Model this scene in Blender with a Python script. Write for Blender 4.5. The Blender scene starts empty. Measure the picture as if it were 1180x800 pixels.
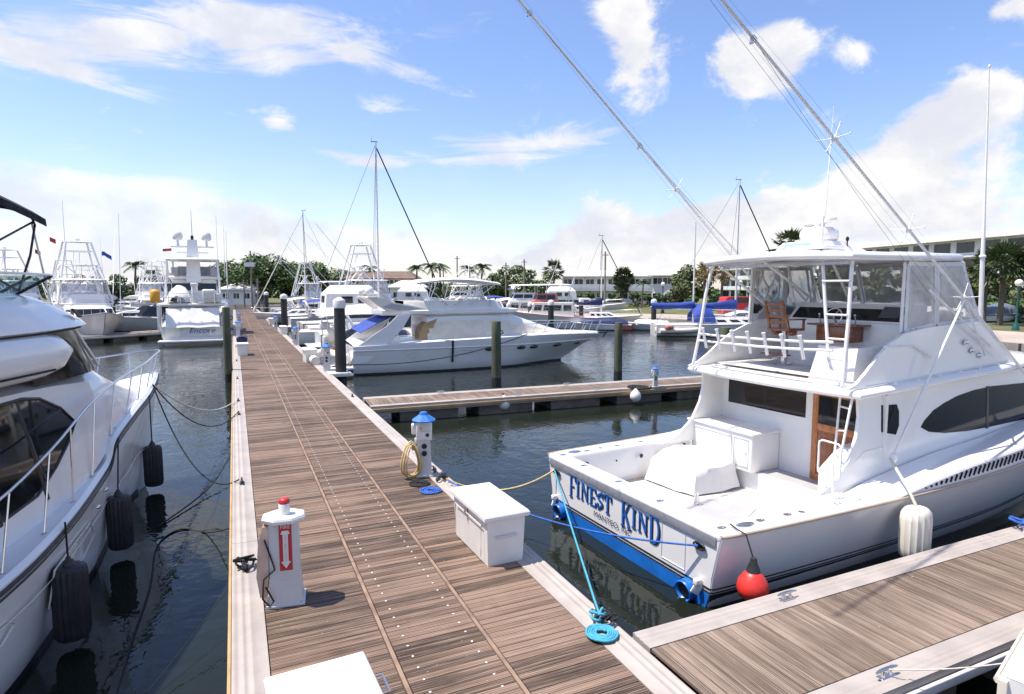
import bpy, bmesh, math, random
from mathutils import Vector, Matrix
random.seed(7)
S = bpy.context.scene
C = S.collection
PI = math.pi
def rad(a): return math.radians(a)

# ---------------------------------------------------------------- camera
FPX, CX, CY, HZ = 705.0, 590.0, 400.0, 332.0
CAM = Vector((0.0, 0.0, 4.14))
PIT = math.atan((CY - HZ) / FPX)
YAW = math.atan((CX - 269.0) / math.hypot(FPX, CY - HZ))
FW = Vector((math.sin(YAW) * math.cos(PIT), math.cos(YAW) * math.cos(PIT), -math.sin(PIT)))
RT = Vector((math.cos(YAW), -math.sin(YAW), 0))
UP = RT.cross(FW)
def ray(x, y): return FW + RT * ((x - CX) / FPX) - UP * ((y - CY) / FPX)
def gz(x, y, z=0.54):            # survey helper: point of the photo on the level z
    d = ray(x, y); return CAM + d * ((z - CAM.z) / d.z)
def gy(x, y, Y):
    d = ray(x, y); return CAM + d * (Y / d.y)
def gx(x, y, X):
    d = ray(x, y); return CAM + d * (X / d.x)
def gd(x, y, D): return CAM + ray(x, y) * D
def gl(x, D, z):                 # level point at depth D under pixel column x
    p = gd(x, HZ, D); return Vector((p.x, p.y, z))
cam = bpy.data.cameras.new('camera'); camo = bpy.data.objects.new('camera', cam); C.objects.link(camo)
cam.sensor_width = 36; cam.lens = 36 * FPX / 1180; cam.clip_end = 6000; cam.clip_start = 0.05
camo.location = CAM
camo.rotation_euler = Matrix((RT, UP, -FW)).transposed().to_euler()
S.camera = camo

# ---------------------------------------------------------------- mesh builder
class MB:
    def __init__(s): s.v = []; s.f = []; s.xf = None
    def add(s, vs, fs):
        o = len(s.v)
        for v in vs:
            v = Vector(v)
            s.v.append(tuple(s.xf @ v if s.xf else v))
        s.f += [tuple(i + o for i in f) for f in fs]
        return s
    def box(s, c, d, rz=0, bev=0, R=None):
        if bev:
            bm = bmesh.new(); bmesh.ops.create_cube(bm, size=1)
            bmesh.ops.scale(bm, vec=d, verts=bm.verts)
            bmesh.ops.bevel(bm, geom=bm.edges[:], offset=min(bev, min(d) * .45), segments=2, affect='EDGES', profile=.6)
            bm.verts.index_update()
            vs = [v.co.copy() for v in bm.verts]; fs = [[v.index for v in f.verts] for f in bm.faces]; bm.free()
        else:
            x, y, z = d[0] / 2, d[1] / 2, d[2] / 2
            vs = [Vector(p) for p in ((-x,-y,-z),(x,-y,-z),(x,y,-z),(-x,y,-z),(-x,-y,z),(x,-y,z),(x,y,z),(-x,y,z))]
            fs = [(0,3,2,1),(4,5,6,7),(0,1,5,4),(1,2,6,5),(2,3,7,6),(3,0,4,7)]
        m = R if R is not None else Matrix.Rotation(rz, 3, 'Z')
        return s.add([m @ v + Vector(c) for v in vs], fs)
    def bar(s, a, b, w, h, bev=0):          # rectangular bar from a to b
        a, b = Vector(a), Vector(b); d = b - a; L = d.length; d.normalize()
        u = Vector((0, 0, 1)) if abs(d.z) < .95 else Vector((1, 0, 0))
        sd = u.cross(d).normalized(); up = d.cross(sd)
        return s.box((a + b) / 2, (L, w, h), bev=bev, R=Matrix((d, sd, up)).transposed())
    def prism(s, loop, vec):
        n = len(loop); vec = Vector(vec)
        vs = [Vector(p) for p in loop] + [Vector(p) + vec for p in loop]
        fs = [tuple(range(n))[::-1], tuple(range(n, 2 * n))] + [(i, (i + 1) % n, n + (i + 1) % n, n + i) for i in range(n)]
        return s.add(vs, fs)
    def tube(s, pts, r, seg=8, closed=False):
        pts = [Vector(p) for p in pts]; n = len(pts)
        if not isinstance(r, (list, tuple)): r = [r] * n
        vs = []; fs = []; pu = None
        for i, p in enumerate(pts):
            if closed: t = pts[(i + 1) % n] - pts[i - 1]
            else: t = pts[min(i + 1, n - 1)] - pts[max(i - 1, 0)]
            t = t.normalized() if t.length > 1e-9 else Vector((0, 0, 1))
            if pu is None:
                pu = Vector((0, 0, 1)) if abs(t.z) < .9 else Vector((1, 0, 0))
            sd = t.cross(pu)
            if sd.length < 1e-6: sd = t.orthogonal()
            sd.normalize(); pu = sd.cross(t).normalized()
            for k in range(seg):
                a = 2 * PI * k / seg
                vs.append(p + (sd * math.cos(a) + pu * math.sin(a)) * r[i])
        m = n if closed else n - 1
        for i in range(m):
            j = (i + 1) % n
            for k in range(seg):
                l = (k + 1) % seg
                fs.append((i * seg + k, i * seg + l, j * seg + l, j * seg + k))
        if not closed:
            fs.append(tuple(range(seg))[::-1]); fs.append(tuple((n - 1) * seg + k for k in range(seg)))
        return s.add(vs, fs)
    def lathe(s, prof, c=(0, 0, 0), seg=16, R=None):
        vs = []; fs = []; n = len(prof); c = Vector(c)
        for r, z in prof:
            for k in range(seg):
                a = 2 * PI * k / seg
                v = Vector((r * math.cos(a), r * math.sin(a), z))
                vs.append((R @ v if R is not None else v) + c)
        for i in range(n - 1):
            for k in range(seg):
                l = (k + 1) % seg
                fs.append((i * seg + k, i * seg + l, (i + 1) * seg + l, (i + 1) * seg + k))
        fs.append(tuple(range(seg))[::-1]); fs.append(tuple((n - 1) * seg + k for k in range(seg)))
        return s.add(vs, fs)
    def cyl(s, a, b, r, seg=12): return s.tube([a, b], r, seg)
    def ell(s, c, r, seg=16, rings=9):
        prof = [(max(math.sin(PI * i / rings), .004), -math.cos(PI * i / rings)) for i in range(rings + 1)]
        return s.lathe(prof, c, seg, Matrix.Diagonal(Vector(r)))
    def grid(s, rows, closed=False, caps=False):
        n = len(rows[0]); vs = [p for r in rows for p in r]; fs = []
        for i in range(len(rows) - 1):
            for k in range(n if closed else n - 1):
                l = (k + 1) % n
                fs.append((i * n + k, i * n + l, (i + 1) * n + l, (i + 1) * n + k))
        if caps:
            fs.append(tuple(range(n))[::-1]); fs.append(tuple((len(rows) - 1) * n + k for k in range(n)))
        return s.add(vs, fs)
    def panel(s, q, off=.006, th=.012):      # thin slab standing just proud of a quad/polygon
        q = [Vector(p) for p in q]
        n = (q[1] - q[0]).cross(q[-1] - q[0]).normalized()
        return s.prism([p - n * (th - off) for p in q], n * th)
    def build(s, name, m, parent=None, smooth=62, loc=None, rz=0, label=None):
        me = bpy.data.meshes.new(name); me.from_pydata(s.v, [], s.f)
        bm = bmesh.new(); bm.from_mesh(me); bmesh.ops.recalc_face_normals(bm, faces=bm.faces[:]); bm.to_mesh(me); bm.free()
        me.materials.append(m)
        if smooth:
            me.polygons.foreach_set('use_smooth', [True] * len(me.polygons))
            me.set_sharp_from_angle(angle=rad(smooth))
        o = bpy.data.objects.new(name, me); C.objects.link(o)
        if parent: o.parent = parent
        if loc is not None: o.location = loc
        if rz: o.rotation_euler = (0, 0, rz)
        if label: o['label'] = label
        return o
def tag(o, label=None, cat=None, group=None, kind=None):
    if label: o['label'] = label
    if cat: o['category'] = cat
    if group: o['group'] = group
    if kind: o['kind'] = kind
    return o
def thing(name, label, cat, loc=(0, 0, 0), rz=0, group=None):
    o = bpy.data.objects.new(name, None); C.objects.link(o); o.empty_display_size = .2
    o.location = loc; o.rotation_euler = (0, 0, rz)
    return tag(o, label, cat, group)
def kids(o): return [c for c in C.objects if c.parent is o]
def copy_tree(o, parent=None):
    c = o.copy(); C.objects.link(c)
    if parent: c.parent = parent
    for ch in kids(o): copy_tree(ch, c)
    return c
def dup(o, loc, rz=0, label=None, scale=1, group=None):
    c = copy_tree(o); c.location = loc; c.rotation_euler = (0, 0, rz); c.scale = (scale,) * 3
    if label: c['label'] = label
    if group: c['group'] = group
    return c
def spline(pts, n):                          # Catmull-Rom through points of any dimension
    pts = [tuple(p) for p in pts]; out = []; m = len(pts) - 1
    for i in range(n + 1):
        t = i / n * m; k = min(int(t), m - 1); u = t - k
        p0, p1, p2, p3 = pts[max(k - 1, 0)], pts[k], pts[k + 1], pts[min(k + 2, m)]
        out.append(tuple(.5 * (2 * b + (c - a) * u + (2 * a - 5 * b + 4 * c - d) * u * u + (3 * b - a - 3 * c + d) * u ** 3) for a, b, c, d in zip(p0, p1, p2, p3)))
    return out
def interp(tab, x):                          # piecewise smooth table lookup
    if x <= tab[0][0]: return tab[0][1]
    for (a, p), (b, q) in zip(tab, tab[1:]):
        if x <= b:
            t = (x - a) / (b - a); return p + (q - p) * t
    return tab[-1][1]
def sag(a, b, s=.2, n=14):
    a, b = Vector(a), Vector(b)
    return [a.lerp(b, i / n) - Vector((0, 0, 4 * s * (i / n) * (1 - i / n))) for i in range(n + 1)]
_TX = {}
def text_mb(txt, h, shear=0, spc=1.0):       # flat letters of the built-in font as plain mesh data in the XY plane, height h
    cu = bpy.data.curves.new('letters', 'FONT'); cu.body = txt; cu.size = 1; cu.extrude = .0; cu.shear = shear; cu.space_character = spc
    cu.align_x = 'CENTER'; cu.resolution_u = 4
    o = bpy.data.objects.new('letters', cu); C.objects.link(o)
    me = bpy.data.meshes.new_from_object(o.evaluated_get(bpy.context.evaluated_depsgraph_get()))
    vs = [v.co.copy() for v in me.vertices]; fs = [tuple(p.vertices) for p in me.polygons]
    C.objects.unlink(o); bpy.data.objects.remove(o); bpy.data.curves.remove(cu); bpy.data.meshes.remove(me)
    y1 = max(v.y for v in vs); k = h / .72
    return [v * k for v in vs], fs
def put_text(mb, txt, h, org, ux, uy, shear=0, spc=1.0, width=None, lift=.004):
    vs, fs = text_mb(txt, h, shear, spc); ux, uy = Vector(ux).normalized(), Vector(uy).normalized(); n = ux.cross(uy)
    w = max(v.x for v in vs) - min(v.x for v in vs); kx = (width / w) if width else 1
    mb.add([Vector(org) + ux * v.x * kx + uy * v.y + n * lift for v in vs], fs)

# ---------------------------------------------------------------- materials
def lin(*c): return tuple((x / 255 / 12.92 if x / 255 <= .04045 else ((x / 255 + .055) / 1.055) ** 2.4) for x in c)
class NT:
    def __init__(s, nt): s.t = nt
    def n(s, typ, **kw):
        x = s.t.nodes.new(typ)
        for k, v in kw.items():
            if k.startswith('i_'):
                key = k[2:]; x.inputs[int(key) if key.isdigit() else key.replace('_', ' ')].default_value = v
            else: setattr(x, k, v)
        return x
    def l(s, a, b): s.t.links.new(a, b)
    def math(s, op, a, b=None, c=None, clamp=False):
        x = s.t.nodes.new('ShaderNodeMath'); x.operation = op; x.use_clamp = clamp
        for i, v in enumerate((a, b, c)):
            if v is None: continue
            if isinstance(v, (int, float)): x.inputs[i].default_value = v
            else: s.l(v, x.inputs[i])
        return x.outputs[0]
    def mix(s, f, a, b):
        x = s.t.nodes.new('ShaderNodeMix'); x.data_type = 'RGBA'
        for i, v in ((0, f), (6, a), (7, b)):
            if isinstance(v, (int, float)): x.inputs[i].default_value = v
            elif isinstance(v, tuple): x.inputs[i].default_value = (*v, 1) if len(v) == 3 else v
            else: s.l(v, x.inputs[i])
        return x.outputs[2]
    def noise(s, co, scale, detail=3, rough=.55, sc=None, dist=0):
        if sc:
            m = s.n('ShaderNodeMapping'); m.inputs['Scale'].default_value = sc; s.l(co, m.inputs[0]); co = m.outputs[0]
        x = s.n('ShaderNodeTexNoise'); x.inputs['Scale'].default_value = scale; x.inputs['Detail'].default_value = detail
        x.inputs['Roughness'].default_value = rough; x.inputs['Distortion'].default_value = dist
        s.l(co, x.inputs['Vector']); return x.outputs[0]
    def ramp(s, f, a, b, lo=0., hi=1.):
        x = s.n('ShaderNodeMapRange'); x.inputs[1].default_value = a; x.inputs[2].default_value = b; x.inputs[3].default_value = lo; x.inputs[4].default_value = hi
        x.interpolation_type = 'SMOOTHSTEP'
        s.l(f, x.inputs[0]); return x.outputs[0]
def newmat(name):
    m = bpy.data.materials.new(name); m.use_nodes = True; t = NT(m.node_tree)
    return m, t, m.node_tree.nodes['Principled BSDF']
def mat(name, col, rough=.5, metal=0, var=.1, sc=2.5, bump=0, bsc=40, coat=0, island=0, stain=0, stcol=(.25, .2, .14), spec=.5, stretch=None):
    m, t, b = newmat(name); co = t.n('ShaderNodeTexCoord').outputs['Object']
    f = t.noise(co, sc, 4, sc=stretch)
    lo = tuple(max(c * (1 - var), 0) for c in col); hi = tuple(min(c * (1 + var), 1) for c in col)
    c = t.mix(t.ramp(f, .3, .7), lo, hi)
    if island:
        g = t.n('ShaderNodeNewGeometry').outputs['Random Per Island']
        h = t.n('ShaderNodeHueSaturation'); t.l(c, h.inputs['Color']); t.l(t.ramp(g, 0, 1, 1 - island, 1 + island), h.inputs['Value'])
        c = h.outputs[0]
    if stain:
        f2 = t.noise(co, sc * 1.7, 6, .7, sc=(1, 1, .35)); c = t.mix(t.math('MULTIPLY', t.ramp(f2, .52, .78), stain), c, stcol)
    t.l(c, b.inputs['Base Color'])
    b.inputs['Metallic'].default_value = metal; b.inputs['Coat Weight'].default_value = coat; b.inputs['Specular IOR Level'].default_value = spec
    t.l(t.ramp(t.noise(co, sc * 3, 4), .2, .8, rough * .8, min(rough * 1.25, 1)), b.inputs['Roughness'])
    if bump:
        bp = t.n('ShaderNodeBump'); bp.inputs['Strength'].default_value = bump; bp.inputs['Distance'].default_value = .01
        t.l(t.noise(co, bsc, 4, sc=stretch), bp.inputs['Height']); t.l(bp.outputs[0], b.inputs['Normal'])
    return m
def plankmat(name, axis, c1, c2, c3, iw=.36):
    """weathered hardwood boards; axis = the direction the boards run"""
    m, t, b = newmat(name); co = t.n('ShaderNodeTexCoord').outputs['Object']
    st = (.35, 9, 1) if axis == 'x' else (9, .35, 1)
    st2 = (.6, 60, 1) if axis == 'x' else (60, .6, 1)
    isl = t.n('ShaderNodeNewGeometry').outputs['Random Per Island']
    streak = t.noise(co, 1.6, 5, .65, sc=st); fine = t.noise(co, 2.2, 3, .6, sc=st2); big = t.noise(co, .55, 4, .6)
    k = t.math('ADD', t.math('MULTIPLY', streak, .62), t.math('MULTIPLY', isl, iw)); k = t.math('ADD', k, t.math('MULTIPLY', t.math('SUBTRACT', big, .5), .75))
    c = t.mix(t.ramp(k, .28, .75), c1, c2)
    c = t.mix(t.math('MULTIPLY', t.ramp(fine, .46, .70), .6), c, c3)
    sep = t.n('ShaderNodeSeparateXYZ'); t.l(co, sep.inputs[0])
    w = t.math('SINE', t.math('MULTIPLY', sep.outputs[1 if axis == 'x' else 0], 2 * PI / .024))
    c = t.mix(t.ramp(w, .1, 1, 0, .55), c, tuple(x * .42 for x in c1))
    sp_ = t.noise(co, 26, 2, .5); c = t.mix(t.ramp(sp_, .74, .78, 0, .8), c, lin(205, 196, 184))
    c = t.mix(t.math('MULTIPLY', t.ramp(t.noise(co, 1.1, 5, .6), .58, .72), .35), c, tuple(x * .6 for x in c1))
    t.l(c, b.inputs['Base Color']); b.inputs['Roughness'].default_value = .72; b.inputs['Specular IOR Level'].default_value = .3
    bp = t.n('ShaderNodeBump'); bp.inputs['Strength'].default_value = .5; bp.inputs['Distance'].default_value = .004
    t.l(t.math('SUBTRACT', fine, t.math('MULTIPLY', w, .5)), bp.inputs['Height']); t.l(bp.outputs[0], b.inputs['Normal'])
    return m
K = dict(
 gel=mat('white_gelcoat', (.80, .79, .775), .2, var=.03, sc=.8, coat=.3, stain=.17, stcol=(.62, .58, .50)),
 gel2=mat('ivory_gelcoat', (.74, .71, .64), .25, var=.04, sc=.8, coat=.25, stain=.15, stcol=(.5, .44, .35)),
 hullgrey=mat('pale_grey_gelcoat', (.76, .75, .745), .16, var=.04, sc=.6, coat=.5, stain=.2, stcol=(.45, .43, .38)),
 nonskid=mat('nonskid_deck', (.62, .61, .60), .6, var=.06, sc=3, bump=.3, bsc=160),
 greyskid=mat('grey_nonskid', (.40, .40, .42), .65, var=.06, sc=3, bump=.3, bsc=160),
 canvas=mat('white_canvas', (.76, .75, .73), .75, var=.06, sc=3, bump=.5, bsc=9, stain=.1, stcol=(.5, .45, .36)),
 cream=mat('cream_canvas', (.78, .72, .60), .8, var=.08, sc=2, bump=.2, bsc=25),
 tan=mat('tan_canvas', (.42, .29, .15), .8, var=.12, sc=3, bump=.2, bsc=25),
 blue=mat('blue_canvas', (.025, .06, .30), .75, var=.18, sc=3, bump=.25, bsc=14),
 navy=mat('navy_canvas', (.012, .02, .09), .75, var=.2, sc=3, bump=.2, bsc=14),
 greyblue=mat('grey_blue_tarp', (.12, .15, .20), .7, var=.15, sc=2, bump=.3, bsc=8),
 orange=mat('faded_orange_tarp', (.66, .30, .13), .75, var=.12, sc=2, bump=.3, bsc=8),
 dark=mat('black_canvas', (.012, .012, .014), .8, var=.2, sc=4, bump=.15),
 rubber=mat('black_rubber', (.022, .023, .027), .5, var=.25, sc=5, stain=.3, stcol=(.08, .08, .085)),
 glass=mat('dark_tinted_glass', (.010, .011, .013), .04, var=.2, sc=1, spec=.6),
 smoked=mat('smoked_windscreen', (.006, .006, .008), .07, var=.2, sc=1, spec=.15),
 steel=mat('stainless_steel', (.72, .72, .73), .18, 1, var=.05),
 white_metal=mat('white_painted_tube', (.80, .79, .78), .3, var=.04, sc=4),
 alu=mat('weathered_aluminium_rim', (.40, .36, .33), .62, .1, var=.1, sc=2.2, stain=.28, stcol=(.33, .28, .24), stretch=(1, 1, 1)),
 darkmetal=mat('dark_bronze_metal', (.05, .05, .052), .45, .6, var=.2, sc=6),
 bluepaint=mat('bright_blue_bottom_paint', (.01, .14, .52), .35, var=.2, sc=1.6, stain=.3, stcol=(.01, .06, .22)),
 bluelet=mat('blue_lettering', (.02, .12, .42), .4, var=.1, sc=6),
 navylet=mat('dark_blue_lettering', (.008, .02, .07), .4, var=.1, sc=6),
 black=mat('black_paint', (.012, .012, .013), .4, var=.2, sc=4),
 boot=mat('dark_antifouling', (.02, .022, .024), .6, var=.3, sc=2),
 teak=mat('varnished_teak', (.26, .085, .03), .25, var=.28, sc=3, coat=.4, stretch=(1, 8, 1)),
 teak2=mat('orange_teak_trim', (.46, .16, .045), .25, var=.2, sc=3, coat=.4, stretch=(8, 8, 1)),
 red=mat('red_buoy_vinyl', (.68, .035, .025), .38, var=.18, sc=5, coat=.1, stain=.35, stcol=(.45, .12, .09)),
 redp=mat('red_sign_paint', (.50, .025, .03), .45, var=.1, sc=5),
 redboat=mat('faded_red_paint', (.55, .16, .13), .4, var=.12, sc=1.2),
 pedblue=mat('blue_plastic', (.03, .16, .52), .4, var=.1, sc=6),
 plastic=mat('white_plastic', (.76, .745, .715), .4, var=.05, sc=2.2, stain=.26, stcol=(.5, .45, .38)),
 pedgrey=mat('pale_grey_plastic', (.62, .61, .61), .4, var=.06, sc=3, stain=.28, stcol=(.4, .37, .32)),
 beige=mat('faded_beige_plastic', (.60, .43, .34), .6, var=.1, sc=4),
 pile=mat('black_piling_sleeve', (.020, .022, .022), .55, var=.3, sc=2.5, stain=.3, stcol=(.07, .075, .07)),
 woodpile=mat('green_stained_wood_piling', (.085, .095, .055), .85, var=.35, sc=3, bump=.6, bsc=10, stain=.45, stcol=(.05, .04, .025), stretch=(1, 1, .25)),
 concrete=mat('wet_concrete_float', (.16, .14, .115), .85, var=.25, sc=2, bump=.3, bsc=20, stain=.4, stcol=(.06, .055, .045)),
 rope_w=mat('white_rope', (.62, .58, .5), .85, var=.15, sc=20, bump=.5, bsc=120),
 rope_y=mat('yellow_rope', (.62, .46, .22), .85, var=.15, sc=20, bump=.5, bsc=120),
 rope_b=mat('turquoise_rope', (.06, .34, .48), .8, var=.15, sc=20, bump=.5, bsc=120),
 rope_bl=mat('blue_rope', (.03, .12, .45), .8, var=.2, sc=20, bump=.5, bsc=120),
 rope_k=mat('black_rope', (.015, .016, .018), .85, var=.3, sc=20, bump=.5, bsc=120),
 fend_w=mat('scuffed_white_vinyl', (.72, .68, .59), .5, var=.06, sc=3, stain=.25, stcol=(.4, .34, .26)),
 skyb=mat('pale_blue_paint', (.30, .62, .80), .4, var=.05),
 yellow=mat('yellow_vinyl', (.75, .36, .03), .5, var=.12, sc=3),
 stucco=mat('white_stucco', (.66, .67, .66), .85, var=.06, sc=.6, bump=.1, stain=.12, stcol=(.4, .39, .36)),
 roofw=mat('white_flat_roof', (.83, .81, .78), .8, var=.07, sc=.3, stain=.15, stcol=(.4, .37, .33)),
 brown=mat('brown_stucco', (.20, .10, .075), .85, var=.15, sc=.4),
 tile=mat('brown_roof_shingle', (.17, .115, .085), .85, var=.2, sc=.8, bump=.3, bsc=4),
 wglass=mat('window_glass', (.03, .035, .04), .08, var=.5, sc=.5),
 asphalt=mat('pale_sandy_pavement', (.40, .34, .28), .9, var=.15, sc=.3),
 grass=mat('lawn_grass', (.11, .115, .04), .95, var=.35, sc=.25, stain=.4, stcol=(.20, .17, .06)),
 seawall=mat('concrete_seawall', (.30, .27, .23), .85, var=.2, sc=.5, stain=.4, stcol=(.1, .09, .075)),
 bark=mat('grey_brown_bark', (.13, .10, .075), .9, var=.3, sc=2, bump=.5, bsc=6, stretch=(1, 1, .3)),
 leaf=mat('dense_green_leaves', (.050, .095, .016), .55, var=.35, sc=.35, island=.45),
 leaf2=mat('olive_green_leaves', (.085, .105, .030), .6, var=.35, sc=.5, island=.45),
 frond=mat('palm_fronds', (.055, .085, .028), .5, var=.35, sc=.6, island=.4),
 frondy=mat('yellowing_palm_fronds', (.17, .11, .025), .55, var=.4, sc=.6, island=.4),
 hedge=mat('clipped_hedge_leaves', (.045, .090, .02), .6, var=.35, sc=.5, island=.45),
 teal=mat('teal_lamp_post', (.01, .10, .09), .45, var=.1),
 polewood=mat('weathered_grey_pole', (.24, .20, .16), .85, var=.2, sc=1),
 flagb=mat('blue_flag_cloth', (.03, .10, .42), .8, var=.1), flagr=mat('red_flag_cloth', (.48, .05, .05), .8, var=.1),
 tyre=mat('tyre_rubber', (.02, .02, .02), .8),
 lamp=mat('frosted_lamp_globe', (.75, .74, .72), .4, var=.03),
)
def vinylmat():
    m, t, b = newmat('clear_vinyl'); nt = m.node_tree
    co = t.n('ShaderNodeTexCoord').outputs['Object']
    tr = t.n('ShaderNodeBsdfTransparent'); gl = t.n('ShaderNodeBsdfGlossy'); gl.inputs['Roughness'].default_value = .08
    df = t.n('ShaderNodeBsdfDiffuse'); df.inputs['Color'].default_value = (.80, .78, .78, 1)
    tr.inputs['Color'].default_value = (.93, .92, .93, 1)
    m1 = t.n('ShaderNodeMixShader'); t.l(t.ramp(t.noise(co, 2.2, 4, sc=(1, 1, .5), dist=.6), .3, .75, .34, .62), m1.inputs[0]); t.l(tr.outputs[0], m1.inputs[1]); t.l(df.outputs[0], m1.inputs[2])
    m2 = t.n('ShaderNodeMixShader'); fr = t.n('ShaderNodeFresnel'); fr.inputs[0].default_value = 1.35
    t.l(fr.outputs[0], m2.inputs[0]); t.l(m1.outputs[0], m2.inputs[1]); t.l(gl.outputs[0], m2.inputs[2])
    bp = t.n('ShaderNodeBump'); bp.inputs['Strength'].default_value = .25; bp.inputs['Distance'].default_value = .03
    t.l(t.noise(co, 3, 2), bp.inputs['Height']); t.l(bp.outputs[0], gl.inputs['Normal'])
    t.l(m2.outputs[0], nt.nodes['Material Output'].inputs['Surface'])
    return m
K['vinyl'] = vinylmat()
K['plank_x'] = plankmat('weathered_hardwood_planks', 'x', lin(60, 46, 38), lin(140, 116, 100), lin(188, 167, 150))
K['plank_y'] = plankmat('sun_bleached_hardwood_planks', 'y', lin(98, 82, 71), lin(164, 145, 130), lin(194, 178, 163), .22)
# ---------------------------------------------------------------- light, sky, water, land
SUN = Vector((-.40, .16, 1)).normalized()
w = bpy.data.worlds.new('World'); S.world = w; w.use_nodes = True
t = NT(w.node_tree); w.node_tree.nodes.clear()
sky = t.n('ShaderNodeTexSky'); sky.sky_type = 'NISHITA'; sky.sun_disc = False
sky.sun_elevation = math.asin(SUN.z); sky.sun_rotation = math.atan2(SUN.x, SUN.y) % (2 * PI)
sky.air_density = 1.0; sky.dust_density = .6; sky.ozone_density = 2.2
bg1 = t.n('ShaderNodeBackground'); bg1.inputs['Strength'].default_value = .145
hs = t.n('ShaderNodeHueSaturation'); hs.inputs['Saturation'].default_value = 1.07; t.l(sky.outputs[0], hs.inputs['Color'])
sk = t.n('ShaderNodeMix'); sk.data_type = 'RGBA'; sk.blend_type = 'MULTIPLY'; sk.inputs[0].default_value = 1; t.l(hs.outputs[0], sk.inputs[6]); sk.inputs[7].default_value = (1.05, .975, 1.06, 1)
t.l(sk.outputs[2], bg1.inputs[0])
D = t.n('ShaderNodeTexCoord').outputs['Generated']
sx = t.n('ShaderNodeSeparateXYZ'); t.l(D, sx.inputs[0])
az = t.math('ARCTAN2', sx.outputs[0], sx.outputs[1]); el = t.math('ARCSINE', sx.outputs[2])
def azel(px, py):
    d = ray(px, py).normalized(); return math.atan2(d.x, d.y), math.asin(d.z)
def blob(px, py, wx, wy, tilt=0, amp=1.0):
    a, e = azel(px, py); a1, e1 = azel(px + wx, py); a2, e2 = azel(px, py - wy)
    ra = max(abs(a1 - a), .01); re = max(abs(e2 - e), .01)
    da = t.math('SUBTRACT', az, a); de = t.math('SUBTRACT', el, e)
    c, s_ = math.cos(tilt), math.sin(tilt)
    u = t.math('ADD', t.math('MULTIPLY', da, c / ra), t.math('MULTIPLY', de, s_ / ra))
    v = t.math('ADD', t.math('MULTIPLY', da, -s_ / re), t.math('MULTIPLY', de, c / re))
    q = t.math('ADD', t.math('MULTIPLY', u, u), t.math('MULTIPLY', v, v))
    return t.math('MULTIPLY', t.math('EXPONENT', t.math('MULTIPLY', q, -1.0)), amp)
def summ(L):
    r = L[0]
    for x in L[1:]: r = t.math('ADD', r, x)
    return r
# cumulus puffs, cirrus streaks and the low banks each at their own place in the sky
cum = summ([blob(738, 78, 38, 64, .25, 1.1), blob(715, 12, 26, 18, amp=.7), blob(865, 72, 62, 44, amp=1.15), blob(905, 38, 28, 26, amp=.75),
            blob(1105, 128, 80, 40, amp=1.25), blob(1165, 100, 30, 30, amp=.6), blob(1040, 205, 62, 46, amp=1.2), blob(985, 240, 70, 32, amp=.85), blob(880, 262, 110, 36, amp=1.25),
            blob(1120, 250, 90, 34, amp=.9), blob(760, 278, 100, 34, amp=1.25), blob(668, 290, 70, 26, amp=.9), blob(703, 258, 30, 30, amp=.8), blob(1000, 190, 40, 36, amp=.7), blob(1150, 180, 40, 30, amp=.7), blob(120, 300, 120, 18, amp=.7), blob(300, 275, 26, 34, amp=1.3), blob(400, 290, 60, 22, amp=.8),
            blob(322, 142, 30, 17, amp=.75), blob(990, 62, 24, 18, amp=.55), blob(1165, 8, 36, 14, amp=.7), blob(160, 150, 16, 8, amp=.5), blob(560, 300, 120, 16, amp=.6)])
cir = summ([blob(120, 40, 210, 42, .16, 1.0), blob(290, 40, 70, 40, -.25, .75), blob(60, 75, 120, 14, -.2, .6), blob(455, 78, 60, 12, -.25, .6), blob(420, 52, 60, 26, .3, .4), blob(440, 122, 45, 14, 0, .55),
            blob(545, 110, 40, 10, .1, .4), blob(600, 172, 95, 22, .08, 1.0), blob(430, 185, 70, 10, -.05, .6), blob(840, 208, 60, 8, 0, .3), blob(640, 252, 60, 5, 0, .35), blob(710, 210, 40, 6, 0, .4)])
bank = summ([blob(90, 225, 150, 32, 0, .95), blob(230, 250, 170, 32, -.06, 1.0), blob(60, 290, 300, 40, 0, .9), blob(450, 278, 130, 15, .02, .8), blob(330, 318, 420, 26, 0, .8)])
mp = t.n('ShaderNodeMapping'); mp.inputs['Scale'].default_value = (1, 1, 1.45); mp.inputs['Location'].default_value = (.41, .27, .13); t.l(D, mp.inputs[0])
n1 = t.noise(mp.outputs[0], 8, 8, .62, dist=.35)
mp2 = t.n('ShaderNodeMapping'); mp2.inputs['Scale'].default_value = (1, 1, 4.2); mp2.inputs['Rotation'].default_value = (.1, .22, 0); t.l(D, mp2.inputs[0])
n2 = t.noise(mp2.outputs[0], 5.5, 7, .62, dist=.9)
n3 = t.noise(mp2.outputs[0], 5.0, 6, .6, dist=.7)
behind = t.ramp(t.math('MULTIPLY', t.noise(mp.outputs[0], 3.0, 6), t.ramp(t.math('ADD', t.math('MULTIPLY', sx.outputs[0], FW.x), t.math('MULTIPLY', sx.outputs[1], FW.y)), -.1, .35, 1, 0)), .5, .66)
mc = t.ramp(t.math('ADD', cum, t.math('MULTIPLY', t.math('SUBTRACT', n1, .5), 2.7)), .36, .84)
mi = t.math('MULTIPLY', t.ramp(t.math('ADD', cir, t.math('MULTIPLY', t.math('SUBTRACT', n2, .5), 2.7)), .26, 1.0), .92)
mk = t.math('MULTIPLY', t.ramp(t.math('ADD', bank, t.math('MULTIPLY', t.math('SUBTRACT', n3, .5), 2.3)), .46, 1.05), .76)
hz = t.math('MULTIPLY', t.ramp(el, -.02, .26, 1, 0), .30)
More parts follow.
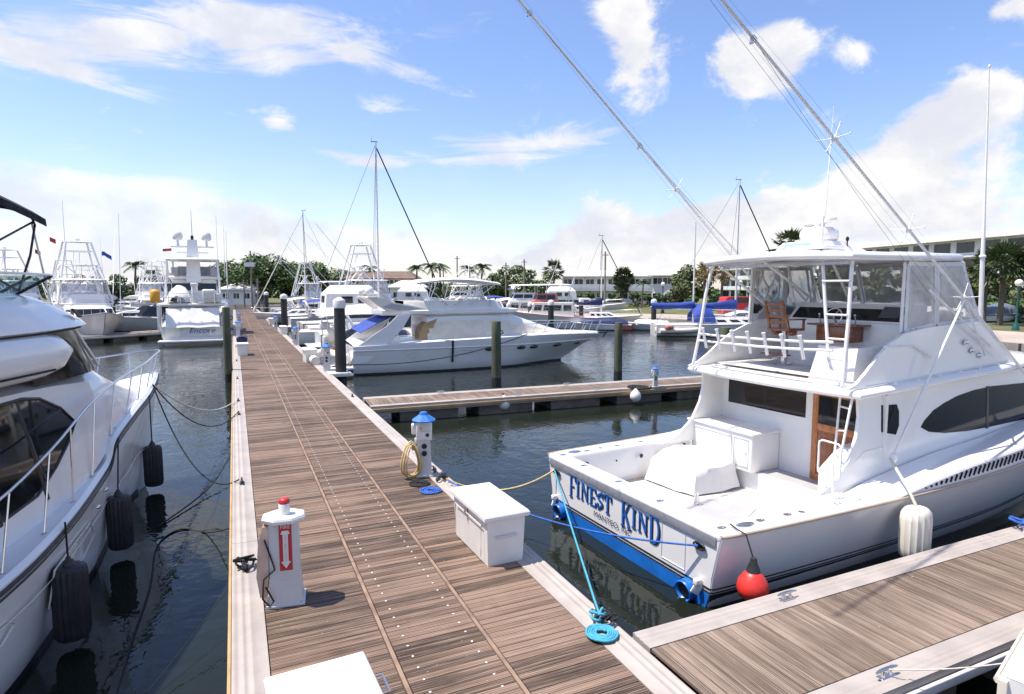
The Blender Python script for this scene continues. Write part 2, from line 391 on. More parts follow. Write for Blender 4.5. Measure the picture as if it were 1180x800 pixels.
mask = t.math('MAXIMUM', t.math('MAXIMUM', mc, mi), t.math('MAXIMUM', mk, t.math('MAXIMUM', behind, hz)), clamp=True)
n4 = t.noise(mp.outputs[0], 7.3, 7, .6)
cc = t.mix(t.ramp(t.math('ADD', n4, t.math('MULTIPLY', n1, .5)), .6, .95), (.74, .76, .84), (1.0, .978, .955))
bg2 = t.n('ShaderNodeBackground'); bg2.inputs['Strength'].default_value = .74; t.l(cc, bg2.inputs[0])
mx = t.n('ShaderNodeMixShader'); t.l(mask, mx.inputs[0]); t.l(bg1.outputs[0], mx.inputs[1]); t.l(bg2.outputs[0], mx.inputs[2])
out = t.n('ShaderNodeOutputWorld'); t.l(mx.outputs[0], out.inputs[0])
w.cycles.sampling_method = 'MANUAL'; w.cycles.sample_map_resolution = 256
sun = bpy.data.lights.new('sun', 'SUN'); so = bpy.data.objects.new('sun', sun); C.objects.link(so)
sun.energy = 4.7; sun.angle = rad(.5); sun.color = (1, .915, .80)
so.rotation_euler = SUN.to_track_quat('Z', 'Y').to_euler(); so.location = SUN * 60
vs = S.view_settings; vs.view_transform = 'Standard'; vs.look = 'None'; vs.gamma = 1; vs.use_curve_mapping = False; vs.exposure = .55
S.render.resolution_x = 1024; S.render.resolution_y = 694
S.cycles.caustics_reflective = False; S.cycles.caustics_refractive = False; S.cycles.sample_clamp_indirect = 4; S.cycles.use_denoising = True; S.cycles.max_bounces = 8; S.cycles.transparent_max_bounces = 16

def watermat():
    m, t, b = newmat('marina_water'); co = t.n('ShaderNodeTexCoord').outputs['Object']
    big = t.noise(co, .06, 3); f = t.noise(co, .35, 3)
    t.l(t.mix(t.ramp(big, .35, .65), (.011, .0145, .0095), (.014, .0185, .0145)), b.inputs['Base Color'])
    b.inputs['Roughness'].default_value = .025; b.inputs['IOR'].default_value = 1.33
    cm = t.n('ShaderNodeCameraData')
    sep = t.n('ShaderNodeSeparateXYZ'); t.l(co, sep.inputs[0])
    # ripples: stirred in the open basin, calm in the slips beside the docks
    calm = t.ramp(t.math('ADD', sep.outputs[1], t.math('MULTIPLY', f, 6)), 6, 34, .36, 1.0)
    r1 = t.noise(co, 1.9, 3, .5, dist=.5, sc=(1, .75, 1)); r2 = t.noise(co, 6.5, 2, .5, dist=.3)
    h = t.math('ADD', t.math('MULTIPLY', r1, 1.0), t.math('MULTIPLY', r2, .30))
    bp = t.n('ShaderNodeBump'); bp.inputs['Distance'].default_value = .10
    t.l(t.math('MULTIPLY', calm, t.ramp(t.noise(co, .22, 3), .3, .7, .14, .42)), bp.inputs['Strength'])
    t.l(h, bp.inputs['Height']); t.l(bp.outputs[0], b.inputs['Normal'])
    return m
mb = MB(); mb.add([(-1500, -300, 0), (1500, -300, 0), (1500, 2500, 0), (-1500, 2500, 0)], [(0, 1, 2, 3)])
tag(mb.build('water', watermat(), smooth=0), kind='structure')

LZ = .95
shore = [gz(x, y, LZ) for x, y in [(1400, 412), (1180, 398), (1040, 384), (900, 374), (860, 372), (760, 368), (700, 367), (640, 365), (560, 360), (480, 356), (400, 354), (330, 352.5), (230, 351), (120, 350), (0, 350), (-250, 351)]]
far = [Vector((-1500, shore[-1].y, LZ)), Vector((-1500, 2500, LZ)), Vector((1500, 2500, LZ)), Vector((1500, shore[0].y, LZ))]
mb = MB(); loop = shore + far; mb.add(loop, [tuple(range(len(loop)))])
tag(mb.build('lawn', K['grass'], smooth=0), kind='structure')
mb = MB()
for a, b in zip(shore, shore[1:]):
    d = (b - a); n = Vector((-d.y, d.x, 0)).normalized() * -.35
    if n.dot(Vector(a) - Vector((CAM.x, CAM.y, a.z))) > 0: n = -n
    q = [Vector((p.x, p.y, -1)) for p in (a, b, b + n * -1, a + n * -1)]
    mb.prism([p + n for p in q], (0, 0, LZ + 1.10))
tag(mb.build('seawall', K['seawall'], smooth=0), 'low concrete seawall holding back the lawn at the far shore', 'seawall')
# paved strip behind the seawall
mb = MB(); up = Vector((0, 0, .006))
ins = []
for p in shore:
    d = Vector((p.x, p.y, 0)).normalized(); ins.append((p + d * .5 + up, p + d * 13 + up))
mb.grid([[a, b] for a, b in ins])
tag(mb.build('promenade', K['asphalt'], smooth=0), kind='structure')
# ---------------------------------------------------------------- docks
DZ = .54
def rim(mb, x0, x1, y0, y1, z=DZ, axis='y', flip=False, seg=6.1):
    """ribbed aluminium edge: flat top with two raised ribs and an outer lip, in lengths with thin joints"""
    a0, a1 = (y0, y1) if axis == 'y' else (x0, x1); w0, w1 = (x0, x1) if axis == 'y' else (y0, y1)
    wd = w1 - w0
    prof = [(0, z - .22), (0, z + .012), (.03, z + .020), (.045, z + .006), (.085, z + .006), (.095, z + .014), (.115, z + .014), (.125, z + .004), (.5 * wd, z + .002), (.5 * wd + .01, z + .010), (.5 * wd + .03, z + .010), (.5 * wd + .04, z + .002), (wd - .02, z + .004), (wd, z + .002), (wd, z - .10)]
    a = a0
    while a < a1 - .05:
        e = min(a + seg, a1); rows = []
        for q in (a + .004, e - .004):
            rows.append([((w1 - u if flip else w0 + u), q, zz) if axis == 'y' else (q, (w1 - u if flip else w0 + u), zz) for u, zz in prof])
        mb.grid(rows, closed=True, caps=True); a = e
def planks(mb, x0, x1, y0, y1, axis, pitch=.092, z=DZ, th=.03, jit=.0015):
    n = int(round(((y1 - y0) if axis == 'x' else (x1 - x0)) / pitch)); p = ((y1 - y0) if axis == 'x' else (x1 - x0)) / n
    for i in range(n):
        dz = random.uniform(-jit, jit)
        if axis == 'x':
            c = ((x0 + x1) / 2, y0 + (i + .5) * p, z - th / 2 + dz); d = (x1 - x0 - .006, p - .007, th)
        else:
            c = (x0 + (i + .5) * p, (y0 + y1) / 2, z - th / 2 + dz); d = (p - .007, y1 - y0 - .006, th)
        x, y, h = d[0] / 2, d[1] / 2, d[2] / 2
        vs = [(c[0] + a, c[1] + b, c[2] + e) for a, b, e in ((-x,-y,-h),(x,-y,-h),(x,y,-h),(-x,y,-h),(-x,-y,h),(x,-y,h),(x,y,h),(-x,y,h))]
        mb.add(vs, [(4,5,6,7),(0,1,5,4),(1,2,6,5),(2,3,7,6),(3,0,4,7)])
def cleat_mb(x, y, z=DZ, along='y'):
    mb = MB(); s = .13
    d = Vector((0, 1, 0)) if along == 'y' else Vector((1, 0, 0)); p = Vector((x, y, z))
    mb.tube([p + d * -s * 1.15 + Vector((0, 0, .075)), p + d * -s * .6 + Vector((0, 0, .085)), p + d * s * .6 + Vector((0, 0, .085)), p + d * s * 1.15 + Vector((0, 0, .075))], [.010, .017, .017, .010], 8)
    for q in (-.05, .05): mb.tube([p + d * q + Vector((0, 0, .004)), p + d * q * .9 + Vector((0, 0, .085))], [.026, .014], 8)
    mb.box(p + Vector((0, 0, .012)), (.20 if along == 'x' else .07, .20 if along == 'y' else .07, .014), bev=.004)
    return mb
XL, XR, Y0, Y1 = -.16, 3.60, -3.0, 112.0
main = thing('main_dock', 'long weathered wood plank dock with pale metal edges running to the far trees', 'dock', (0, 0, 0))
def local_to(main, o): return o
mb = MB()
for (a, b) in ((.178, 1.262), (1.318, 2.222), (2.278, 3.262)):
    yj = Y0 - 0.02
    while yj < Y1:
        ye = min(yj + 6.08, Y1); planks(mb, a, b, yj + .006, ye - .006, 'x'); yj = ye
mb.build('deck', K['plank_x'], main, smooth=0)
mb = MB()
for x in (1.29, 2.25):
    y = Y0
    while y < Y1:
        e = min(y + 3.65, Y1); mb.box((x, (y + e) / 2, DZ - .013), (.040, e - y - .012, .034), bev=.004); y = e
mb.build('seam_strip', mat('worn_brown_batten', lin(138, 116, 100), .75, var=.25, sc=4), main, smooth=0)
mb = MB()
for x in (1.46, 2.08):
    y = .9
    while y < 46:
        mb.lathe([(.012, 0), (.012, .003), (.006, .005)], (x, y, DZ + .0015), 7); y += .195
mb.build('screw_row', K['plastic'], main)['kind'] = 'stuff'
mb = MB(); rim(mb, XL, .17, Y0, Y1); mb.build('edge_rim', K['alu'], main)
mb = MB(); rim(mb, 3.27, XR, Y0, Y1, flip=True); mb.build('edge_rim', K['alu'], main)
mb = MB(); mb.box((XL - .022, (Y0 + Y1) / 2, DZ - .10), (.035, Y1 - Y0, .15), bev=.01); mb.build('fender_strip', K['tan'], main)
mb = MB(); mb.box((XR + .022, (Y0 + Y1) / 2, DZ - .10), (.035, Y1 - Y0, .15), bev=.01); mb.build('fender_strip', K['darkmetal'], main)
mb = MB(); y = Y0
while y < Y1:
    mb.box((1.72, y + 1.8, .06), (3.3, 3.3, .72)); y += 3.65
mb.build('float', K['concrete'], main, smooth=0)
mb = MB(); mb.box((1.72, (Y0 + Y1) / 2, DZ - .10), (3.4, Y1 - Y0, .10)); mb.build('under_frame', K['darkmetal'], main, smooth=0)
for y in (8.3, 12.1, 18.9, 21.2, 26.5, 33, 41, 50): cleat_mb(XL + .16, y).build('cleat', K['darkmetal'], main)
for y in (5.35, 11.35, 20.5, 31.5, 43): cleat_mb(XR - .14, y).build('cleat', K['darkmetal'], main)

def finger(name, label, loc, rz, length, width, cl=(), pmat='plank_y', bump=None):
    o = thing(name, label, 'dock', loc, rz)
    mb = MB(); planks(mb, .01, length - .3, .30, width - .30, 'y', .098); mb.build('deck', K[pmat], o, smooth=0)
    mb = MB(); rim(mb, .0, length, 0, .29, axis='x'); mb.build('edge_rim', K['alu'], o)
    mb = MB(); rim(mb, .0, length, width - .29, width, axis='x', flip=True); mb.build('edge_rim', K['alu'], o)
    mb = MB(); mb.box((length - .15, width / 2, DZ - .1), (.3, width - .59, .2)); mb.build('end_cap', K['alu'], o, smooth=0)
    mb = MB(); x = .9
    while x < length - 1:
        mb.box((x + .95, width / 2, .04), (1.9, width - .25, .72), bev=.02); x += 2.6
    mb.build('float', K['concrete'], o, smooth=0)
    for s, y in ((0, -.025), (1, width + .025)):
        mb = MB(); mb.box((length / 2, y, DZ - .12), (length, .04, .10), bev=.012); mb.build('fender_strip', K['tan' if bump else 'pedgrey'], o)
    mb = MB(); mb.box((length / 2, width / 2, DZ - .16), (length - .02, width - .3, .14)); mb.build('under_frame', K['darkmetal'], o, smooth=0)
    for x, s in cl: cleat_mb(x, .15 if s == 0 else width - .15, along='x').build('cleat', K['steel'], o)
    return o
nf = finger('finger_pier', 'wide sun bleached plank pier in the right foreground beside the blue and white fishing boat', (3.66, 3.30, 0), 0, 15, 1.72, [(1.72, 0), (2.05, 1), (6.94, 1), (9.5, 0)])
fa = gz(420, 469, .54); a = math.atan2(14.86 - 15.38, 13.78 - 3.11)
ff = finger('finger_pier', 'narrow plank pier leading off between the white cruiser and the open water', (3.66, 18.45, 0), a, 14.4, 1.72, [(2.6, 1), (4.9, 0), (7.4, 1), (7.9, 0), (10.2, 0)], bump=1)
# ---------------------------------------------------------------- sport fishing boat in the right foreground
def hull_rows(st, n=40):
    """st: stations [(x, [(y,z) keel..sheer], xs offsets)] -> rows of points for one side"""
    m = len(st[0]) // 3
    return [[(r[i * 3], r[i * 3 + 1], r[i * 3 + 2]) for i in range(m)] for r in spline(st, n)]
def both(mb, rows, stern=True):
    mir = [[(p[0], -p[1], p[2]) for p in r] for r in rows]
    full = [r[::-1] + m[1:] for r, m in zip(rows, mir)] if abs(rows[0][0][1]) < 1e-6 else [r[::-1] + m for r, m in zip(rows, mir)]
    mb.grid(full)
    if stern:
        o = len(mb.v); mb.add(full[0], [tuple(range(len(full[0])))])
def ring_prism(mb, outer, inner, z0, z1):
    n = len(outer)
    rows = [[(p[0], p[1], z0) for p in outer], [(p[0], p[1], z1) for p in outer], [(p[0], p[1], z1) for p in inner], [(p[0], p[1], z0) for p in inner]]
    mb.grid(rows + [rows[0]], closed=True)

fk = thing('sport_fishing_boat', 'white sport fishing boat named Finest Kind, stern toward the dock in the right foreground', 'fishing boat', (5.35, 7.80, 0), rad(2.5))
# hull (to the rub rail)
st = []
for x, ys, zs, yc, yk in [(0, 2.14, 1.03, 1.93, 1.9), (.25, 2.20, 1.03, 1.97, 1.92), (2, 2.30, 1.04, 2.02, 1.95), (4.5, 2.40, 1.08, 2.02, 1.9), (7, 2.42, 1.20, 1.92, 1.7), (9.5, 2.2, 1.5, 1.55, 1.2), (12, 1.55, 1.9, .8, .5), (13.6, .75, 2.2, .2, .1), (14.4, .03, 2.35, .02, .01)]:
    xk = x if x < 9 else 9 + (x - 9) * .78
    row = [(xk, 0, -.6 + (.5 if x > 13 else 0)), (xk, yk * .96, -.28 if x < 12 else -.1), (xk + (x - xk) * .25, yc, .05), (xk + (x - xk) * .35, yc + .05 * (1 if x < 10 else .6), .22), (x * .4 + xk * .6, yc + (ys - yc) * .32, .42), (x * .7 + xk * .3, yc + (ys - yc) * .68, .42 + (zs - .42) * .55), (x, ys, zs)]
    st.append([c for p in row for c in p])
rows = hull_rows(st, 48)
hb = MB(); both(hb, rows); hull = hb.build('hull', K['hullgrey'], fk, smooth=50)
sheer = [r[-1] for r in rows]
def sh(x):
    for a, b in zip(sheer, sheer[1:]):
        if x <= b[0]: t_ = (x - a[0]) / (b[0] - a[0] + 1e-9); return (a[1] + (b[1] - a[1]) * t_, a[2] + (b[2] - a[2]) * t_)
    return (sheer[-1][1], sheer[-1][2])
def side_strip(name, i0, z_lo, z_hi, m, off=.006, n0=0, n1=None):
    """band of colour wrapped round the hull between two heights"""
    mb = MB()
    for s in (1, -1):
        rr = []
        for r in rows[n0:n1]:
            pts = []
            for z in (z_lo, z_hi):
                for a, b in zip(r, r[1:]):
                    if a[2] <= z <= b[2]:
                        t_ = (z - a[2]) / (b[2] - a[2] + 1e-9); pts.append((a[0] + (b[0] - a[0]) * t_, s * (a[1] + (b[1] - a[1]) * t_ + off), z)); break
            if len(pts) == 2: rr.append(pts)
        mb.grid(rr)
    a = [p for p in rows[0]]
    def yz(z):
        for p, q in zip(a, a[1:]):
            if p[2] <= z <= q[2]: return p[1] + (q[1] - p[1]) * (z - p[2]) / (q[2] - p[2] + 1e-9)
        return a[-1][1]
    mb.prism([(-.002, yz(z_lo) + off, z_lo), (-.002, -yz(z_lo) - off, z_lo), (-.002, -yz(z_hi) - off, z_hi), (-.002, yz(z_hi) + off, z_hi)], (-off, 0, 0))
    return mb.build(name, m, fk, smooth=50)
side_strip('bottom_paint', 0, -.25, .20, K['bluepaint'], n1=2); side_strip('bottom_paint', 0, -.25, .20, K['boot'], .004, n0=1)
side_strip('boot_stripe', 0, .215, .235, K['black'], .007); side_strip('boot_stripe', 0, .265, .285, K['black'], .007)
# transom dressing: grey band, lettering
mb = MB(); mb.box((-.012, 0, .935), (.02, 4.14, .13), bev=.006); mb.build('transom_band', mat('grey_deck_paint', (.24, .25, .28), .5, var=.12, sc=8), fk)
def serif_word(mb, word, y, z, h0, h, th=.0):
    """slab serif capitals drawn on the transom (plane x = const, reading from port +y to starboard)"""
    def B(u0, v0, u1, v1): mb.box((0, y - (u0 + u1) / 2, z + (v0 + v1) / 2), (.008, abs(u1 - u0), abs(v1 - v0)))
    def stroke(pts, w):
        for (a, b), (c, d) in zip(pts, pts[1:]):
            mb.bar((0, y - a, z + b), (0, y - c, z + d), w, .008) if False else mb.prism(seg4(a, b, c, d, w), (.008, 0, 0))
    def seg4(a, b, c, d, w):
        L = math.hypot(c - a, d - b); nx, ny = -(d - b) / L * w / 2, (c - a) / L * w / 2; ex, ey = (c - a) / L * w * .15, (d - b) / L * w * .15
        return [(-.004, y - (a + nx - ex), z + b + ny - ey), (-.004, y - (c + nx + ex), z + d + ny + ey), (-.004, y - (c - nx + ex), z + d - ny + ey), (-.004, y - (a - nx - ex), z + b - ny - ey)]
    u = 0
    for i, ch in enumerate(word):
        if ch == ' ': u += .24; continue
        H = h0 if (i == 0 or word[i - 1] == ' ' or i == len(word) - 1) else h
        b = -(H - h) * (.55); t_ = b + H; st_, tn, s = .042, .018, .024
        def stem(a): B(a, b, a + st_, t_); B(a - s, b, a + st_ + s, b + tn); B(a - s, t_ - tn, a + st_ + s, t_)
        if ch == 'F': stem(u + s); B(u + s + st_, t_ - tn, u + .20, t_); B(u + .18, t_ - .10, u + .205, t_); B(u + s + st_, b + H * .5, u + .15, b + H * .5 + tn); wdt = .21
        elif ch == 'I': stem(u + s); wdt = .13
        elif ch == 'N':
            B(u + s, b, u + s + tn, t_); B(u, b, u + s * 2 + tn, b + tn); B(u + .19, b, u + .19 + tn, t_); B(u + .16, t_ - tn, u + .245, t_); B(u, t_ - tn, u + .08, t_)
            stroke([(u + .045, t_ - .01), (u + .20, b + .01)], st_ * .95); wdt = .25
        elif ch == 'E': stem(u + s); B(u + s + st_, t_ - tn, u + .19, t_); B(u + s + st_, b, u + .195, b + tn); B(u + s + st_, b + H * .48, u + .15, b + H * .48 + tn); B(u + .17, t_ - .08, u + .19, t_); B(u + .175, b, u + .197, b + .08); wdt = .20
        elif ch == 'S':
            p = []
            for k in range(15):
                f = k / 14; a = f * 2 - 1
                p.append((u + .095 + .07 * math.sin(PI * a * 1.25), b + H * (.5 + .455 * (1 - f * 2) * (1 if abs(a) < 2 else 1))))
            stroke(p, .036); B(u + .15, t_ - .10, u + .172, t_ - .005); B(u + .015, b + .005, u + .037, b + .10); wdt = .19
        elif ch == 'T': stem(u + .08); B(u, t_ - tn, u + .215, t_); B(u, t_ - .09, u + .022, t_); B(u + .193, t_ - .09, u + .215, t_); wdt = .22
        elif ch == 'K': stem(u + s); stroke([(u + .075, b + H * .42), (u + .20, t_ - .01)], tn * 1.1); stroke([(u + .105, b + H * .55), (u + .215, b + .01)], st_); B(u + .16, t_ - tn, u + .24, t_); B(u + .17, b, u + .26, b + tn); wdt = .26
        elif ch == 'D':
            stem(u + s); p = [(u + s + st_, t_ - tn / 2)]
            for k in range(11):
                a = PI / 2 - PI * k / 10; p.append((u + .11 + .11 * math.cos(a), b + H / 2 + (H / 2 - tn / 2) * math.sin(a)))
            p.append((u + s + st_, b + tn / 2)); stroke(p, .036); wdt = .25
        u += wdt + .026
    return u
lw = serif_word(MB(), 'FINEST KIND', 0, 0, .40, .30)
for nm, m, dx, dy, dz in (('name_shadow', K['navylet'], -.0085, -.018, -.012), ('name_lettering', K['bluelet'], -.014, 0, 0)):
    mb = MB(); mb.xf = Matrix.Translation((dx, 0, 0)) @ Matrix.Diagonal((1, 2.42 / lw, 1, 1)); serif_word(mb, 'FINEST KIND', (1.38 + dy) * lw / 2.42, .53 + dz, .40, .30); mb.build(nm, m, fk, smooth=0)
mb = MB(); put_text(mb, 'MANTEO, NC', .095, (-.012, .13, .375), (0, -1, 0), (0, 0, 1), width=.98); mb.build('port_lettering', K['navylet'], fk, smooth=0)
for s in (1, -1):
    mb = MB(); mb.tube([(-.03 , s * 1.80 + a, .79 + b) for a, b in [(.10 * math.cos(q) , .042 * math.sin(q)) for q in [2 * PI * k / 14 for k in range(14)]]], .014, 6, closed=True); mb.lathe([(.04, -.004), (.04, .004)], (-.012, s * 1.80, .79), 14, Matrix(((0, 0, 1), (0, 2.0, 0), (1, 0, 0)))); mb.build('hawse_hole', K['darkmetal'], fk)
    mb = MB(); R = Matrix.Rotation(-PI / 2 - .12, 3, 'Y'); mb.lathe([(.135, 0), (.145, .02), (.145, .15), (.135, .16), (.12, .15), (.118, .03)], (.03, s * 1.62, .13), 20, R); mb.build('exhaust_pipe', K['bluepaint'], fk)
    mb = MB(); mb.lathe([(.118, 0), (.118, .004)], (-.09, s * 1.62, .15), 20, R); mb.build('exhaust_mouth', K['black'], fk)
    mb = MB(); mb.box((-.06, s * 1.82, .32), (.10, .08, .09), bev=.02); mb.bar((-.02, s * 1.84, .32), (-.10, s * 1.80, .16), .025, .12, bev=.01); mb.build('trim_tab', K['gel'], fk)
# rub rail
for s in (1, -1):
    mb = MB(); mb.tube([(p[0], s * (p[1] + .008), p[2] + .005) for p in sheer], .022, 6); mb.build('rub_rail', K['steel'] if False else mat('pale_tan_rub_rail', (.45, .36, .28), .5, var=.1), fk)
# covering boards and side decks; louvred bulwark rising forward
UPZ = [(0, 1.045), (2.6, 1.055), (3.2, 1.09), (4.2, 1.24), (5.2, 1.36), (6.7, 1.47), (9, 1.72), (12, 2.12), (14.4, 2.5)]
def upz(x): return interp(UPZ, x)
def house_y(x): return 1.74 if x < 9.6 else max(1.74 - (x - 9.6) * .36, .02)
mb = MB()
for s in (1, -1):
    rr = []
    for i in range(60):
        x = 14.38 * i / 59; y, z = sh(x); z = upz(x)
        yi = min(interp([(0, 1.80), (2.2, 1.86), (2.9, 1.80), (3.4, 1.74)], x) if x < 3.4 else house_y(x), y - .01)
        rr.append([(x, s * (y + .004), z - .03), (x, s * (y - .012), z), (x, s * (yi + .02), z + .012 if x > 3 else z), (x, s * yi, z - .04), (x, s * yi, .38 if x < 3.9 else z - .1)])
    mb.grid(rr)
mb.box((.15, 0, 1.00), (.32, 4.26, .095), bev=.03); mb.box((.27, 0, .69), (.06, 3.7, .66))
mb.build('covering_board', K['gel'], fk, smooth=45)
mb = MB()
for s in (1, -1):
    rr = []
    for i in range(56):
        x = 2.6 + 11.75 * i / 55; y, z = sh(x)
        rr.append([(x, s * (y - .012), z - .01), (x, s * (y - .022), max(upz(x) - .015, z))])
    mb.grid(rr)
mb.build('bulwark', K['hullgrey'], fk)
mb = MB()
for s in (1, -1):
    for k in range(26):
        x = 3.95 + k * .125; y, z = sh(x); h = (upz(x) - z); g = min(1, .25 + k * .11)
        c = Vector((x, s * (y - .012), z + h * .52)); hh = h * .24 * g
        mb = MB(); mb.bar(c + Vector((-.55 * hh, 0, -hh)), c + Vector((.55 * hh, 0, hh)), .028, .022); mb.build('vent_slot', K['dark'], fk, smooth=0)
# cockpit
mb = MB(); mb.box((1.75, 0, .365), (3.2, 3.7, .03)); mb.build('cockpit_sole', K['nonskid'], fk)
mb = MB(); mb.prism([(1.45, .40, .383), (2.1, .50, .383), (2.38, .20, .383), (2.60, -.42, .383), (1.93, -.75, .383), (1.2, -.95, .383)], (0, 0, .01)); mb.build('hatch_panel', K['greyskid'], fk, smooth=0)
mb = MB(); mb.box((3.62, 0, .56), (.66, 3.56, .38), bev=.03); mb.build('mezzanine_step', K['gel'], fk)
mb = MB(); mb.box((3.62, -.45, .755), (.50, 2.0, .012)); mb.build('mezzanine_pad', K['greyskid'], fk)
# bulkhead + house
mb = MB(); mb.box((3.93, 0, 1.40), (.06, 3.46, 2.10)); mb.build('bulkhead', K['gel'], fk)
mb = MB(); mb.panel([(3.90, 1.50, 1.82), (3.90, -.30, 1.82), (3.90, -.30, 2.36), (3.90, 1.50, 2.36)], .008, .016); o = mb.build('bulkhead_window', K['glass'], fk, smooth=0)
mb = MB(); mb.box((3.897, .60, 2.09), (.012, .016, .54)); mb.build('window_divider', K['black'], o, smooth=0)
do = MB(); do.box((3.885, -.93, 1.57), (.035, .92, 1.60), bev=.006); do = do.build('cabin_door', K['teak'], fk)
mb = MB()
for y, w_ in ((-.52, .11), (-1.34, .11)): mb.box((3.868, y, 1.57), (.02, w_, 1.60), bev=.005)
for z, h_ in ((2.33, .09), (1.72, .12), (.82, .12)): mb.box((3.869, -.93, z), (.02, .74, h_), bev=.005)
mb.build('door_frame', K['teak2'], do)
mb = MB(); mb.box((3.866, -.93, 2.03), (.008, .70, .49)); mb.build('door_pane', K['glass'], do, smooth=0)
mb = MB(); mb.box((3.86, -.93, 1.21), (.012, .56, .66), bev=.01); mb.build('door_panel', K['teak'], do)
mb = MB(); mb.tube([(3.84, -1.30, 1.45), (3.80, -1.30, 1.45), (3.80, -1.30, 1.62), (3.84, -1.30, 1.62)], .009, 6); mb.build('door_handle', K['steel'], do)
# side walls with the swept cockpit wing
HS = 1.74; HT = 1.66
side = [(2.35, 1.06), (2.75, 1.22), (3.08, 1.50), (3.26, 1.85), (3.32, 2.15), (3.30, 2.42), (8.2, 2.62), (9.3, 2.60), (10.4, 1.80), (10.6, 1.66), (6.7, 1.44), (5.2, 1.32), (4.2, 1.2), (3.2, 1.06)]
side = [(x, z) for x, z in side]
def hy(z): return HS + (HT - HS) * (z - 1.05) / 1.5
mb = MB()
for s in (1, -1): mb.prism([(x, s * hy(z), z) for x, z in side], (0, -s * .05, 0))
mb.build('house_side', K['gel'], fk, smooth=0)
def sidepanel(nm, pts, m, par=fk, ss=(1, -1), off=.006):
    o = None
    for s in ss:
        q = [(x, s * hy(z), z) for x, z in pts]
        if s > 0: q = q[::-1]
        mb = MB(); n = len(q); mb.prism([(a, b + s * off, c) for a, b, c in q], (0, -s * (off + .004), 0)); o = mb.build(nm, m, par, smooth=0)
    return o
win = [(4.92, 1.83), (5.02, 1.93), (5.28, 2.08), (5.6, 2.18), (6.0, 2.27), (6.5, 2.33), (7.1, 2.36), (8.3, 2.34), (9.2, 2.26), (9.8, 1.84), (9.4, 1.72), (8.3, 1.64), (7.1, 1.62), (6.3, 1.62), (5.6, 1.66), (5.15, 1.73)]
sidepanel('house_window', win, K['smoked'])
sidepanel('window_divider', [(6.92, 1.60), (7.0, 1.60), (7.0, 2.37), (6.92, 2.37)], K['black'], off=.012)
sidepanel('wing_window', [(3.86, 2.29), (4.26, 2.27), (4.32, 2.15), (4.32, 1.92), (4.24, 1.78), (3.86, 1.86)], K['smoked'])
# front of the house
mb = MB(); mb.grid([[(9.3, -HT, 2.6), (9.3, HT, 2.6)], [(10.5, -HS + .1, 1.72), (10.5, HS - .1, 1.72)], [(13.2, -.7, 2.3), (13.2, .7, 2.3)]]); mb.build('house_front', K['gel'], fk)
mb = MB()
rr = []
for i in range(20):
    x = 9.4 + 4.9 * i / 19; y, z = sh(x); rr.append([(x, -y + .05, upz(x) - .02), (x, 0, upz(x) + .06), (x, y - .05, upz(x) - .02)])
mb.grid(rr); mb.build('foredeck', K['nonskid'], fk)
# freezer box and tackle centre on the mezzanine
mb = MB(); mb.box((3.52, 1.02, 1.10), (.74, 1.62, .70), bev=.035); bx = mb.build('freezer_box', K['gel'], fk)
mb = MB(); mb.box((3.52, 1.02, 1.47), (.80, 1.68, .05), bev=.02); mb.build('freezer_lid', K['gel'], bx)
mb = MB()
for y0, y1 in ((.28, .62), (.68, 1.7)):
    mb.tube([(3.143, y0, .84), (3.143, y1, .84), (3.143, y1, 1.36), (3.143, y0, 1.36)], .006, 4, closed=True)
mb.build('door_seam', K['pedgrey'], bx)
mb = MB(); mb.box((3.14, .34, 1.1), (.014, .03, .05), bev=.004); mb.build('latch', K['steel'], bx)
mb = MB()
mb.prism([(2.95, -1.30, .75), (3.9, -1.30, .75), (3.9, -1.30, 1.62), (3.42, -1.30, 1.60), (2.95, -1.30, 1.28)], (0, -.42, 0)); mb.build('wing_cabinet', K['gel'], fk, smooth=0)
mb = MB(); mb.box((3.35, -1.296, 1.22), (.05, .014, .05)); mb.build('cabinet_latch', K['black'], fk)
# covered fighting chair
mb = MB(); cov = [[], [], [], [], []]
SH_ = Vector((.42, .40))
base = [(1.55, 1.50), (1.62, .55), (1.75, .12), (2.5, .02), (3.02, .10), (3.06, .9), (3.0, 1.55), (2.2, 1.66)]
mid = [(1.62, 1.42), (1.66, .6), (1.80, .20), (2.5, .12), (2.95, .18), (2.98, .9), (2.92, 1.46), (2.2, 1.56)]
top = [(1.85, 1.25), (1.88, .75), (2.0, .45), (2.45, .40), (2.72, .45), (2.75, .85), (2.7, 1.25), (2.3, 1.32)]
R_ = random.Random(3)
def wob(L, z, a=.03): return [((x - 2.3) * .86 + 2.3 + .28 + R_.uniform(-a, a), (y - .8) * .86 + .8 + .30 + R_.uniform(-a, a), z + R_.uniform(-a, a)) for x, y in L]
def dens(r):
    out = []
    for a, b in zip(r, r[1:] + r[:1]):
        out += [a, tuple((p + q) / 2 + R_.uniform(-.015, .015) for p, q in zip(a, b))]
    return out
rws = [dens(wob(base, .42, .02)), dens(wob(mid, .66, .03)), dens(wob(mid, .84, .03)), dens(wob(top, 1.02, .035)), dens(wob([(x * .5 + 2.3 * .5, y * .5 + .85 * .5) for x, y in top], 1.10, .02))]
mb.grid(rws, closed=True, caps=True); mb.build('chair_cover', K['canvas'], fk, smooth=60)
mb = MB(); mb.lathe([(.10, 0), (.10, .012), (.05, .02), (.03, .03)], (1.86, .22, .393), 14)
for dy in (-.03, .03): mb.tube([(1.86, .22 + dy, .41), (1.86, .22 + dy, .62)], [.026, .012], 8)
mb.build('deck_fitting', K['steel'], fk)
